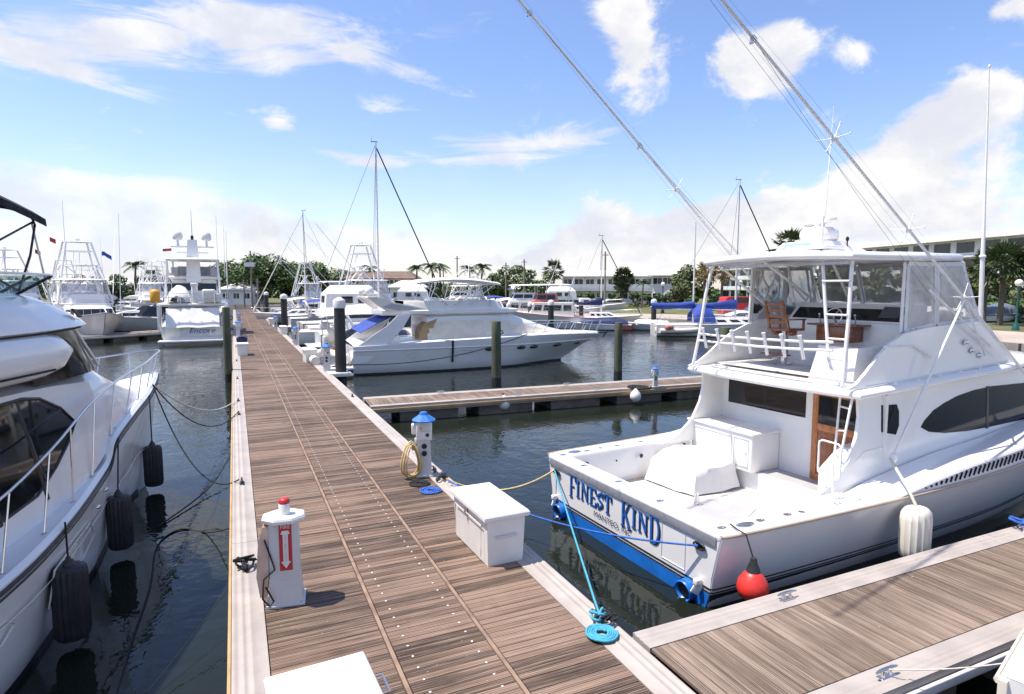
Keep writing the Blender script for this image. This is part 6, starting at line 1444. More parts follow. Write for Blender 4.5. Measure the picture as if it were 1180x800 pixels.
en = thing('motor_yacht', 'white motor yacht Encore seen stern on, with domes on its mast, left of the dock', 'yacht', (-2.80, 50.6, 0), rad(90))
hbE2, zsE = hull_gen(en, 21, 4.75, 1.30, 3.0, K['gel'], 2.2)
mb = MB(); mb.box((-.35, 0, .30), (1.0, 4.5, .16), bev=.05); mb.build('swim_platform', K['gel'], en)
mb = MB(); mb.box((-.03, 0, .95), (.10, 4.1, .80), bev=.02); tr_ = mb.build('transom', K['pedgrey'], en)
mb = MB(); mb.box((-.085, 1.35, .95), (.02, .9, .7)); mb.box((-.085, -1.45, .95), (.02, .8, .7)); mb.build('transom_door', K['gel2'], tr_)
mb = MB(); put_text(mb, 'Encore', .38, (-.10, -.55, .86), (0, -1, 0), (0, 0, 1), shear=.35, width=1.75); mb.build('name_lettering', K['bluelet'], tr_, smooth=0)
for s in (1, -1): mb = MB(); mb.box((.75, s * 2.2, 1.9), (1.0, .22, 1.9), bev=.05); mb.build('aft_pillar', K['gel'], en)
mb = MB(); mb.grid([[(.45 - .95 * f, 1.75 - 3.5 * j / 10, 2.66 - 1.38 * f - .03 * math.sin(PI * j / 2.5)) for j in range(11)] for f in (0, .25, .5, .75, 1)]); mb.build('sun_screen', K['canvas'], en, smooth=70)
slab(en, 'boat_deck', .55, 12, 2.38, 2.78, .26, K['gel'], .03)
cab(en, 'saloon', 1.6, 13.5, 1.9, 1.2, 2.8, K['gel'], fr=1, win=(.4, .85), ws=[(.05, .3), (.35, .6), (.65, .9)])
tubes(en, 'deck_rail', [[(0, 2.25, 3.75), (0, -2.25, 3.75)], [(0, 2.25, 3.45), (0, -2.25, 3.45)]] + [[(0, y, 3.0), (0, y, 3.75)] for y in (-2.25, -1.5, -.75, 0, .75, 1.5, 2.25)] + sym([[(0, 2.25, 3.75), (8, 2.25, 3.75)], [(0, 2.25, 3.45), (8, 2.25, 3.45)]]), .022, K['steel'])
mb = MB(); R5 = random.Random(5); rr = []
for x, w_, h in ((.5, .5, .5), (.7, .8, .8), (1.5, .85, 1.15), (2.6, .8, 1.3), (3.4, .6, 1.0), (3.8, .3, .6)):
    rr.append([(x + R5.uniform(-.06, .06), .95 + w_ * math.cos(a), 3.05 + h * max(0, math.sin(a)) + R5.uniform(-.05, .05)) for a in [PI * j / 9 for j in range(10)]])
mb.grid(rr); td = mb.build('covered_tender', K['canvas'], en, smooth=70)
mb = MB(); mb.cyl((.9, -.15, 3.05), (.9, -.15, 4.35), .22, 12); mb.box((.9, -.15, 4.4), (.6, .5, .25), bev=.08); mb.build('crane', K['gel'], en)
mb = MB(); mb.box((.8, -1.1, 3.55), (.9, .9, 1.0), bev=.15); mb.box((.7, -1.75, 3.4), (.6, .4, .7), bev=.1); mb.build('deck_locker', K['gel2'], en)
mb = MB(); mb.lathe([(.3, 0), (.34, .15), (.34, .75), (.25, .9), (.05, .95)], (.1, 2.35, 3.1), 12); mb.build('yellow_float', K['yellow'], en)
cab(en, 'pilothouse', 4.0, 11, 1.75, 3.05, 4.85, K['gel'], fr=1.6, win=(.55, .85), ws=[(.05, .3), (.35, .6), (.65, .9)])
mb = MB(); mb.panel([(3.99, 1.55, 3.95), (3.99, -1.55, 3.95), (4.05, -1.55, 4.5), (4.05, 1.55, 4.5)], .03, .03); mb.build('aft_window', K['glass'], en, smooth=0)
slab(en, 'flybridge', 3.4, 10.5, 1.9, 4.85, .22, K['gel'], .03)
mb = MB(); mb.box((4.3, -1.45, 5.45), (1.6, .5, .75), bev=.1); mb.box((4.4, 1.3, 5.4), (1.4, .5, .7), bev=.1); mb.box((6.5, 0, 5.5), (.6, 2.6, .8), bev=.1); mb.build('bridge_seat', K['greyskid'], en)
slab(en, 'hard_top', 2.6, 6.8, 1.85, 6.28, .16, K['gel'], .05)
tubes(en, 'top_leg', sym([[(2.8, 1.72, 6.3), (3.3, 1.75, 4.95)], [(6.4, 1.6, 6.3), (6.6, 1.65, 4.95)], [(2.8, 1.72, 6.3), (2.0, 1.9, 3.05)]]), .07, K['gel'])
mb = MB(); mb.grid([[(3.4, .52, 4.6), (4.6, .52, 4.6), (4.6, -.52, 4.6), (3.4, -.52, 4.6)], [(3.6, .45, 6.2), (4.5, .45, 6.2), (4.5, -.45, 6.2), (3.6, -.45, 6.2)], [(3.8, .32, 7.9), (4.3, .32, 7.9), (4.3, -.32, 7.9), (3.8, -.32, 7.9)]], closed=True, caps=True); mst = mb.build('mast', K['gel'], en, smooth=20)
mb = MB(); mb.box((4.0, 0, 7.35), (.5, 3.0, .10), bev=.03); mb.box((4.0, 0, 6.9), (.35, 2.2, .08), bev=.03); mb.build('crosstree', K['gel'], mst)
for y in (1.0, -1.0): mb = MB(); mb.cyl((4.0, y, 7.4), (4.0, y, 7.9), .09, 10); mb.lathe([(.2, 0), (.34, .06), (.37, .2), (.365, .4), (.28, .62), (.13, .74), (.02, .76)], (4.0, y, 7.85), 18); mb.build('satellite_dome', K['gel'], mst)
mb = MB(); mb.box((4.0, 0, 8.0), (.2, .2, .45), bev=.04); mb.build('masthead_light', K['dark'], mst)
mb = MB(); mb.tube([(4.0, 0, 8), (4.0, 0, 10.2)], [.05, .02], 6); mb.tube([(3.9, -.0, 9.4), (3.9, .35, 9.4)], .015, 4); mb.build('whip_antenna', K['white_metal'], mst)
mb = MB(); mb.tube([(5.5, -2.2, 5), (5.5, -2.25, 9.2)], [.035, .012], 6); mb.tube([(8, -2.3, 3), (8.1, -2.4, 9.0)], [.05, .02], 6); mb.build('whip_antenna', K['white_metal'], en)
mb = MB(); mb.grid([[(3.9, 1.45 + .3 * i, 7.2 - .1 * j - .03 * i) for i in range(3)] for j in range(3)]); tag(mb.build('flag', K['flagr'], en, smooth=0), None)
rail(en, hbE2, zsE, 21, .3, .8, 12)

hd_ = RZ0 + rad(-45); q = gl(120, 46, 0); s1 = sportfish('white sport fishing boat with tall white tower, moored on the left behind the foreground yacht', (q.x - 14.5 * math.cos(hd_), q.y - 14.5 * math.sin(hd_), 0), hd_, 14.5, 4.8, og=True, group='sport fishing boats with towers')
q = gl(149, 82, 0); s2 = sportfish('smaller sport fishing boat with tower, bow toward us left of the yacht Encore', (q.x + 4.0, q.y + 13, 0), rad(-104), 14.5, 4.8, og=True, group='sport fishing boats with towers')
mb = MB(); mb.grid([[Vector((0, 0, 0)) + Vector(RT) * (.19 * i) + Vector((0, 0, -.05 * i * i * .5 - .16 * j + .04 * math.sin(i * 2))) for i in range(5)] for j in range(3)]); f = gd(117, 290, 48); tag(mb.build('flag', K['flagb'], loc=f, smooth=70), 'blue flag flying from the tower boat on the left', 'flag')
for px, py, D_, lab in ((57, 273, 55, 'red flag high on a line above the left boats'), (40, 287, 60, 'small striped red flag hanging above the left boats')):
    mb = MB(); mb.grid([[Vector(RT) * (.18 * i) + Vector((0, 0, -.08 * i - .2 * j)) for i in range(4)] for j in range(3)]); tag(mb.build('flag', K['flagr'], loc=gd(px, py, D_), smooth=70), lab, 'flag')
q = gl(20, 62, 0); sportfish('fishing boat with outriggers mostly hidden behind the foreground yacht windscreen', (q.x - 6, q.y + 4, 0), rad(-30), 14, 4.6, tw=True)
q = gl(60, 84, 0); dup(s2, (q.x, q.y + 8, 0), rad(-80), 'distant tower fishing boat left of the white tower boat', 1, 'sport fishing boats with towers')
q = gl(176, 104, 0); dup(s2, (q.x, q.y + 8, 0), rad(-95), 'farthest tower fishing boat, between the smaller tower boat and the yacht Encore', 1, 'sport fishing boats with towers')
for px, D_, h, lab in ((78, 70, 14, 'tall thin whip pole rising left of the white tower'), (137, 70, 12.5, 'slanted thin whip pole right of the white tower'), (252, 76, 13, 'tall thin whip pole right of the yacht Encore mast')):
    q = gl(px, D_, 0); o = thing('whip_pole', lab, 'pole', q, 0, 'thin whip poles above the left boats'); pole(o, (0, 0, 0), (.4 if px == 137 else .05, 0, h), .05, name='pole')

# ---------------------------------------------------------------- boats moored stern to the right side of the dock
q = Vector((4.9, 35.2, 0)); cr = thing('covered_boat', 'runabout under grey blue and orange tarps with white canvas roof, behind the nearest black piling', 'motor boat', (q.x, q.y, 0), 0)
hull_gen(cr, 8.2, 2.9, .85, 1.2, K['gel'], 1.0)
R5 = random.Random(11)
def tarp(o, name, x0, x1, w_, z0, h, m, n=9):
    mb = MB(); rr = []
    for i in range(n):
        f = i / (n - 1); x = x0 + (x1 - x0) * f; hh = h * (.35 + .65 * math.sin(PI * (.12 + .76 * f))) * R5.uniform(.85, 1.1)
        rr.append([(x + R5.uniform(-.05, .05), w_ * math.cos(a), z0 + hh * max(0, math.sin(a)) ** .7 + R5.uniform(-.04, .04)) for a in [PI * j / 10 for j in range(11)]])
    mb.grid(rr); return mb.build(name, K[m], o, smooth=70)
tarp(cr, 'blue_tarp', .0, 4.6, 1.35, .8, 1.15, 'greyblue'); tarp(cr, 'orange_tarp', -.4, 2.0, .95, .7, .95, 'orange'); tarp(cr, 'cream_cover', 2.8, 7.4, 1.1, 1.0, .75, 'cream')
mb = MB(); rr = []
for i in range(9): f = i / 8; rr.append([(-.7 + 4.4 * f, 1.35 * math.cos(a), 2.62 + .38 * max(-.1, math.sin(a)) + .10 * math.sin(PI * f)) for a in [2 * PI * j / 14 for j in range(14)]])
mb.grid(rr, closed=True, caps=True); mb.build('canvas_roof', K['canvas'], cr, smooth=60)
tubes(cr, 'roof_frame', sym([[(-.3, 1.2, .9), (-.4, 1.2, 2.6)], [(3.4, 1.2, 1.0), (3.5, 1.2, 2.7)]]), .03, K['steel'])
mb = MB(); mb.box((-.35, .2, 2.05), (.5, .62, .42), bev=.08); mb.box((-.35, -.6, 1.2), (.45, .45, .7), bev=.1); mb.build('outboard_motor', K['pedgrey'], cr)
mb = MB(); mb.ell((-.2, -1.05, 1.6), (.3, .3, .38), 12, 8); mb.ell((.1, -.8, 1.15), (.28, .28, .36), 12, 8); mb.build('fender_stowed', K['fend_w'], cr)
tender('grey bottomed dinghy floating between the dock box and the covered runabout', (3.95, 32.9, .1), rad(12), 3.2, 'rope_w')
q = Vector((5.0, 42.5, 0)); cruiser('motor cruiser with cream canvas second behind the nearest black piling', q, rad(0), 11.5, 3.7, group='boats moored along the right dock side')
q = Vector((5.0, 49.0, 0)); wb = thing('enclosed_flybridge_boat', 'white boat with boxy canvas enclosure and two small dark windows', 'motor boat', q, 0)
hb, zs = hull_gen(wb, 13, 4.2, 1.2, 2.0, K['gel'], 1.4); cab(wb, 'saloon', 2.2, 8.6, 1.8, 1.2, 2.7, K['gel'], fr=1.2, win=(.45, .85))
mb = MB(); mb.grid([[(1.2, 1.7, 2.5), (5.4, 1.7, 2.5), (5.4, -1.7, 2.5), (1.2, -1.7, 2.5)], [(1.3, 1.65, 3.7), (5.2, 1.6, 3.7), (5.2, -1.6, 3.7), (1.3, -1.65, 3.7)], [(1.9, .8, 4.35), (4.6, .8, 4.35), (4.6, -.8, 4.35), (1.9, -.8, 4.35)]], closed=True, caps=True); ce = mb.build('canvas_enclosure', K['canvas'], wb, smooth=20)
for y in (.55, -.40): mb = MB(); mb.panel([(1.24, y + .3, 3.05), (1.24, y - .3, 3.05), (1.28, y - .3, 3.55), (1.28, y + .3, 3.55)], .03, .03); mb.build('window', K['glass'], ce, smooth=0)
for x in (2.4, 3.6): mb = MB(); mb.panel([(x, -1.68, 3.0), (x + .8, -1.68, 3.0), (x + .8, -1.66, 3.5), (x, -1.66, 3.5)], .03, .03); mb.build('window', K['glass'], ce, smooth=0)
rail(wb, hb, zs, 13, .5)
sportfish('white sport fishing boat with crossed outriggers beyond the boxy canvas boat', (5.2, 57, 0), rad(2), 14, 4.5, tw=True, og=True, group='boats moored along the right dock side')
c2 = cruiser('motor cruiser with bright blue canvas far down the right dock side', (5.0, 65, 0), 0, 11, 3.6, canvas='blue', group='boats moored along the right dock side')
sportfish('sport fishing boat without tower near the far end of the right dock side', (5.0, 73, 0), 0, 13, 4.3, tw=False, group='boats moored along the right dock side')
cruiser('motor cruiser with white arch near the far right end of the dock', (5.0, 82, 0), 0, 11, 3.6, canvas='canvas', group='boats moored along the right dock side')
sportfish('white tower boat nearest the trees on the right dock side', (5.0, 99, 0), 0, 13, 4.3, group='boats moored along the right dock side')
cruiser('farthest motor cruiser on the right dock side, canvas dark', (5.0, 90, 0), 0, 11, 3.6, canvas='navy', group='boats moored along the right dock side')
for y, lab, cv in ((66, 'motor cruiser with dark canvas left of the far dock, stern to it', 'navy'), (78, 'motor cruiser with white canvas left of the far dock', 'canvas'), (90, 'small distant cruiser at the left end of the dock', 'cream')):
    cruiser(lab, (-2.4, y + 3, 0), rad(180), 11, 3.6, canvas=cv, group='boats moored along the left dock side')
# sailboats whose masts rise over the basin
q = gl(433, 46, 0); sb1 = sailboat('sailboat with the tallest mast and a dark furled sail, behind the white motor yacht', (q.x - 5.4, q.y + 1.2, 0), rad(-8), 12, 3.7, 14.9, cover='canvas', furl='dark', group='sailboats with bare masts')
q = gl(354, 74, 0); sailboat('sailboat with white mast and forestay above the dock boats left of the tallest mast', (q.x + 5.4, q.y - 1.5, 0), rad(172), 12, 3.6, 13.2, cover='cream', furl='canvas', group='sailboats with bare masts')
q = gl(706, 64, 0); sailboat('sailboat with slim mast and dark furled sail in front of the white motel', (q.x - 3.6, q.y + 3.2, 0), rad(-30), 8, 2.8, 9.6, cover='navy', furl='dark', mx=.45, group='sailboats with bare masts')
q = gl(798, 53, 0); q = gl(754, 53.5, 0); sbb = sailboat('white hulled two masted sailboat with bright blue sail covers at the far quay', (q.x, q.y, 0), RZ0 + rad(-3), 13, 3.8, 13.3, cover='blue', furl='dark', mx=.54)
pole(sbb, (3.4, 0, 1.2), (3.4, 0, 9.8), .08, 'white_metal', 'mizzen_mast', .06); mb = MB(); mb.tube([(3.3, 0, 2.35), (-.3, 0, 2.5)], .05, 6); mb.build('boom', K['white_metal'], sbb)
tarp(sbb, 'blue_awning', 3.2, 5.0, 1.3, 1.2, 1.5, 'blue'); mb = MB(); rr = [[(x, .22 * math.cos(a), z + .28 * math.sin(a)) for a in [2 * PI * j / 8 for j in range(8)]] for x, z in ((3.45, 2.75), (2.4, 2.6), (1.0, 2.55), (-.2, 2.6))]; mb.grid(rr, closed=True, caps=True); mb.build('sail_cover', K['blue'], sbb)
q = gl(752, 51.5, 0); tender('white inflatable dinghy with red cushion at the bow of the blue covered sailboat', (q.x + .6, q.y, .25), rad(-20), 3.9, 'fend_w', out=False)
q = gl(772, 51, 0); mb = MB(); mb.box((q.x, q.y, .85), (.7, .5, .35), bev=.12); tag(mb.build('cushion', K['redboat']), 'red cushion lying in the white dinghy', 'cushion')
tr1 = trawler('faded red and cream trawler yacht at the far quay, red pilothouse', gl(690, 62, 0) - Vector((0, 0, 0)), RZ0 + rad(172), 11, 3.8, group='trawlers at the far quay')
tr2 = trawler('white trawler yacht with long bow left of the faded red trawler', gl(664, 70, 0), RZ0 + rad(176), 12.5, 4.0, stripe='teak', top='gel', hull='gel', group='trawlers at the far quay')
for px, D_, hd, lab, cv in ((560, 72, 8, 'white cruiser with cream canvas behind the bimini of the white motor yacht', 'cream'), (478, 60, 178, 'white cruiser behind the left end of the white bimini', 'canvas'), (600, 78, 4, 'distant white cruiser left of the white trawler', 'navy')):
    q = gl(px, D_, 0); cruiser(lab, q, RZ0 + rad(hd), 11, 3.6, canvas=cv, group='cruisers in the middle of the basin')
qd = finger('quay_dock', 'long low quay dock along the far side of the open water', gl(520, 66, 0), RZ0 + rad(11), 46, 2.2)
for px, D_, lab, m in ((728, 60, 'small red runabout tied at the far quay', 'redboat'), (712, 60, 'small dark covered boat at the far quay', 'navy'), (775, 60, 'low white skiff on the far quay edge', 'gel')):
    q = gl(px, D_, 0); o = thing('runabout', lab, 'motor boat', q, RZ0 + rad(175), 'small boats at the far quay'); hull_gen(o, 4.6, 1.9, .55, .8, K[m if m != 'navy' else 'gel'], .6); tarp(o, 'boat_cover', .4, 3.6, .8, .55, .6, 'navy' if m != 'gel' else 'canvas')
# right side, behind the fishing boat bow
for i, (px, D_, hd, lab, cv) in enumerate(((1128, 38, 170, 'white cruiser glimpsed behind the fishing boat bridge at right', 'canvas'), (1000, 52, 175, 'white cruiser seen through the clear curtains of the fishing boat', 'cream'), (930, 58, 176, 'white cruiser seen below the rod rail of the fishing boat', 'navy'))):
    q = gl(px, D_, 0); cruiser(lab, q, RZ0 + rad(hd), 10, 3.4, canvas=cv, group='cruisers on the far right')
q = gl(1165, 27, 0); fd2 = finger('finger_pier', 'pier behind the bow of the fishing boat at the right edge', (q.x - 3, q.y + 1, 0), rad(0), 12, 1.8)
for k, (dx, lab) in enumerate(((.8, 'white ball fender on the pier at the right edge, left one'), (2.4, 'white ball fender on the pier at the right edge, right one'))):
    mb = MB(); mb.ell((0, 0, .32), (.36, .36, .34), 14, 8); tag(mb.build('ball_fender', K['fend_w'], loc=(q.x - 1 + dx, q.y + 1.6, DZ + .01)), lab, 'fender', 'ball fenders lying on the right pier')

# more hulls filling the far marina
for src, px, D_, hd, lab in ((c2, 30, 96, 170, 'distant blue canvas cruiser at the far left behind the foreground yacht'), (c2, 92, 98, 10, 'distant blue canvas cruiser behind the white tower boat'), (s2, 118, 112, -80, 'distant tower boat between the two left tower boats'), (cr, 160, 92, -70, 'tarp covered boat left of the yacht Encore, far away'), (wb, 448, 84, 5, 'boxy canvas boat right of the tallest mast, far away'), (c2, 420, 96, -4, 'distant blue canvas cruiser in front of the brown building'), (s2, 515, 98, 60, 'tower boat far behind the white bimini'), (c2, 548, 90, 6, 'distant blue canvas cruiser right of the white bimini legs'), (wb, 620, 88, 4, 'boxy canvas boat behind the white trawler'), (tr2, 575, 96, 176, 'distant white trawler left of the nearer trawlers')):
    q = gl(px, D_, 0); dup(src, q, RZ0 + rad(hd), lab, 1, 'boats filling the far marina')
# ---------------------------------------------------------------- land: buildings, trees, poles
def place(px, D_, z=None): q = gl(px, D_, LZ if z is None else z); return q
def wallbox(mb, a, b, z0, z1, depth, n):
    mb.prism([(a.x, a.y, z0), (b.x, b.y, z0), (b.x, b.y, z1), (a.x, a.y, z1)], n * depth)
def facade(o, a, b, z0, rows, cols, w_, h_, zs, m='wglass', frame='gel', sill=True, skip=()):
    d = (b - a); L = d.length; d.normalize(); n = Vector((d.y, -d.x, 0))
    if n.dot(CAM - a) < 0: n = -n
    for r, z in enumerate(zs):
        for c in range(cols):
            if (r, c) in skip: continue
            p = a + d * (L * (c + .5) / cols) + Vector((0, 0, z)); p.z = z
            q = [p - d * w_ / 2, p + d * w_ / 2, p + d * w_ / 2 + Vector((0, 0, h_)), p - d * w_ / 2 + Vector((0, 0, h_))]
            mb = MB()
            for u, v in ((0, 1), (1, 2), (2, 3), (3, 0)): mb.bar(q[u] + n * .03, q[v] + n * .03, .10, .10)
            mb.bar((q[0] + q[1]) / 2 + n * .03, (q[2] + q[3]) / 2 + n * .03, .06, .06)
            f = mb.build('window', K[frame], o, smooth=0)
            mb = MB(); mb.prism(q, n * .04); mb.build('pane', K[m], f, smooth=0)
    return n
def building(name, label, px0, D0, px1, D1, h, depth, wall, roofm, floors, cols, ww=1.8, wh=1.2, over=.8, flat=True, z0=LZ, ridge=1.6):
    a, b = place(px0, D0), place(px1, D1); o = thing(name, label, 'building', (a + b) / 2 * 1.0)
    org = (a + b) / 2; a2, b2 = a - org, b - org
    d = (b2 - a2).normalized(); n = Vector((d.y, -d.x, 0))
    if n.dot(CAM - org) < 0: n = -n
    mb = MB(); mb.prism([(a2.x, a2.y, 0), (b2.x, b2.y, 0), (b2.x, b2.y, h), (a2.x, a2.y, h)], -n * depth); mb.build('wall', K[wall], o, smooth=0)
    e = over; A = a2 - d * e + n * e; B = b2 + d * e + n * e; Cc = b2 + d * e - n * (depth + e); Dd = a2 - d * e - n * (depth + e)
    mb = MB()
    if flat: mb.prism([v + Vector((0, 0, h + .01)) for v in (A, B, Cc, Dd)], (0, 0, .45))
    else:
        up = Vector((0, 0, h)); m0 = (A + Dd) / 2 + d * 2 + Vector((0, 0, ridge)); m1 = (B + Cc) / 2 - d * 2 + Vector((0, 0, ridge))
        mb.add([A + up, B + up, Cc + up, Dd + up, m0 + up, m1 + up], [(0, 1, 5, 4), (1, 2, 5), (2, 3, 4, 5), (3, 0, 4), (0, 3, 2, 1)])
        mb.prism([A + up - Vector((0, 0, .22)), B + up - Vector((0, 0, .22)), B + up - Vector((0, 0, .02)), A + up - Vector((0, 0, .02))], -n * .1)
    mb.build('roof', K[roofm], o, smooth=0)
    L = (b2 - a2).length; fh = h / floors
    for r in range(floors):
        for c in range(cols):
            p = a2 + d * (L * (c + .5) / cols); z = fh * r + fh * .38
            q = [p - d * ww / 2 + Vector((0, 0, z)), p + d * ww / 2 + Vector((0, 0, z)), p + d * ww / 2 + Vector((0, 0, z + wh)), p - d * ww / 2 + Vector((0, 0, z + wh))]
            mb = MB()
            for u, v in ((0, 1), (1, 2), (2, 3), (3, 0)): mb.bar(q[u] + n * .04, q[v] + n * .04, .12, .10)
            mb.bar((q[0] + q[1]) / 2 + n * .04, (q[2] + q[3]) / 2 + n * .04, .07, .06)
            f = mb.build('window', K['gel'], o, smooth=0)
            mb = MB(); mb.prism([v - n * .01 for v in q], n * .04); mb.build('pane', K['wglass'], f, smooth=0)
    return o, org, a2, b2, d, n, h
mo, org, a2, b2, d, n, h = building('motel', 'long white two storey motel with rows of dark windows across the basin', 648, 122, 752, 118, 5.6, 10, 'stucco', 'roofw', 2, 8, 1.7, 1.1, .9, flat=False, ridge=1.2)
mb = MB(); mb.bar(a2 + n * .8 + Vector((0, 0, 2.75)), b2 + n * .8 + Vector((0, 0, 2.75)), 1.4, .18); mb.build('walkway', K['stucco'], mo, smooth=0)
w2, org, a2, b2, d, n, h = building('motel_wing', 'end wing of the white motel with outside stair, beside the sea grape tree', 752, 112, 786, 110, 5.6, 10, 'stucco', 'roofw', 2, 3, 1.7, 1.2, .8, flat=False, ridge=1.2)
mb = MB(); p0_ = a2 + n * 2.2; mb.prism([p0_ + Vector((0, 0, 0)), p0_ + d * 4.5 + Vector((0, 0, 2.7)), p0_ + d * 4.5 + Vector((0, 0, 3.7)), p0_ + Vector((0, 0, 1.0))], n * .15); mb.box(p0_ + d * 5.4 + Vector((0, 0, 2.8)) - n * 1.0, (2.0, 2.0, .2)); mb.build('outside_stair', K['gel'], w2, smooth=0)
bb, org, a2, b2, d, n, h = building('apartment_block', 'brown two storey building with shingled roof behind the tallest mast', 385, 128, 474, 128, 5.2, 10, 'brown', 'tile', 2, 9, 1.6, 1.3, 1.0, flat=False, ridge=1.6)
mb = MB()
for z in (.0, 2.7): mb.bar(a2 + n * 1.2 + Vector((0, 0, z + .9)), b2 + n * 1.2 + Vector((0, 0, z + .9)), .06, .9)
mb.bar(a2 + n * .7 + Vector((0, 0, 2.65)), b2 + n * .7 + Vector((0, 0, 2.65)), 1.2, .16); mb.build('balcony', K['stucco'], bb, smooth=0)
# the long white building on the right: four storeys of dark glass bands under a wide roof
a, b = place(832, 176), place(1262, 82); org = (a + b) / 2; hb_o = thing('apartment_building', 'long white multi storey building with dark window bands and wide flat roof at right', 'building', org)
a2, b2 = a - org, b - org; d = (b2 - a2).normalized(); n = Vector((d.y, -d.x, 0)); n = n if n.dot(CAM - org) > 0 else -n; L = (b2 - a2).length; H = 11.9
mb = MB(); mb.prism([(a2.x, a2.y, 0), (b2.x, b2.y, 0), (b2.x, b2.y, H - .9), (a2.x, a2.y, H - .9)], -n * 14); mb.build('wall', K['stucco'], hb_o, smooth=0)
mb = MB(); A, B = a2 - d * 1.5 + n * 1.6, b2 + d * 1.5 + n * 1.6
mb.prism([v + Vector((0, 0, H - .88)) for v in (A, B, B - n * 17, A - n * 17)], (0, 0, 1.0)); mb.build('roof', K['roofw'], hb_o, smooth=0)
for fl_ in range(4):
    z = .7 + fl_ * 2.75
    if fl_: mb = MB(); mb.bar(a2 + n * .5 + Vector((0, 0, z - .65)), b2 + n * .5 + Vector((0, 0, z - .65)), 1.0, .25); mb.bar(a2 + n * .98 + Vector((0, 0, z - .15)), b2 + n * .98 + Vector((0, 0, z - .15)), .05, .8) if fl_ < 3 else None; mb.build('balcony', K['stucco'], hb_o, smooth=0)
    N = 22
    for c in range(N):
        p = a2 + d * (L * (c + .5) / N) + Vector((0, 0, z)); w_ = L / N * .37; hh = 1.75
        q = [p - d * w_, p + d * w_, p + d * w_ + Vector((0, 0, hh)), p - d * w_ + Vector((0, 0, hh))]
        mb = MB(); mb.prism([v - n * .02 for v in q], n * .05); mb.build('window', K['wglass'], hb_o, smooth=0)
for px, D_, w_, h_, rm, lab in ((566, 132, 11, 3.2, 'tile', 'low house with pale roof left of the round green tree'), (606, 126, 7, 3.0, 'roofw', 'small white house beside the palm at the motel end'), (110, 135, 14, 4.0, 'roofw', 'pale low building among the trees on the far left'), (470, 120, 7, 3.4, 'roofw', 'small white house right of the brown building'), (272, 116, 6, 3.0, 'roofw', 'grey shed at the far end of the main dock')):
    building('house', lab, px - w_ / D_ * 352, D_, px + w_ / D_ * 352, D_, h_, 7, 'stucco', rm, 1, 3, 1.2, 1.1, .5, flat=False, ridge=1.3)
# --- foliage
def clumps(mb, c, r, n, leaf, rnd, squash=1.0, hollow=.55):
    c = Vector(c)
    for _ in range(n):
        v = Vector((rnd.gauss(0, 1), rnd.gauss(0, 1), rnd.gauss(0, 1))).normalized() * (hollow + (1 - hollow) * rnd.random() ** .6)
        p = c + Vector((v.x * r[0], v.y * r[1], v.z * r[2]))
        nrm = (v + Vector((rnd.uniform(-.8, .8), rnd.uniform(-.8, .8), rnd.uniform(-.2, 1.0)))).normalized(); t1 = nrm.orthogonal().normalized(); t1 = Matrix.Rotation(rnd.uniform(0, 6.28), 3, nrm) @ t1; t2 = nrm.cross(t1)
        s = leaf * rnd.uniform(.6, 1.4)
        mb.add([p - t1 * s, p + t2 * s * .55, p + t1 * s, p - t2 * s * .55], [(0, 1, 2, 3)])
def make_tree(name, label, h, w_, seed, m='leaf', n=2600, leaf=.30, trunk_h=.35, nc=14, low=.25, group=None, cat='tree'):
    rnd = random.Random(seed); o = thing(name, label, cat, (0, 0, 0), 0, group)
    mb = MB(); cs = []
    for i in range(nc):
        a = rnd.uniform(0, 6.28); q = math.sqrt(rnd.random()); z = h * rnd.uniform(low + .12, .88); k = math.sqrt(max(.05, 1 - ((z / h - .55) / .55) ** 2))
        cs.append((Vector((math.cos(a) * q * w_ * .40 * k, math.sin(a) * q * w_ * .40 * k, z)), rnd.uniform(.15, .27) * min(w_, h * 1.3)))
    mb.tube([(0, 0, 0), (.05, .02, h * trunk_h * .5), (0, 0, h * trunk_h), (.1, 0, h * .6)], [h * .030 + .08, h * .026 + .05, h * .022 + .04, h * .008], 8)
    for c, r in cs[:8]: mb.tube([(0, 0, h * trunk_h * .85), tuple(c * .5 + Vector((0, 0, h * trunk_h * .5))), tuple(c)], [h * .014 + .03, h * .009 + .02, .03], 5)
    mb.build('trunk', K['bark'], o)
    mb = MB()
    for c, r in cs: clumps(mb, c, (r, r, r * .72), n // nc, leaf, rnd)
    mb.build('crown', K[m], o, smooth=0); return o
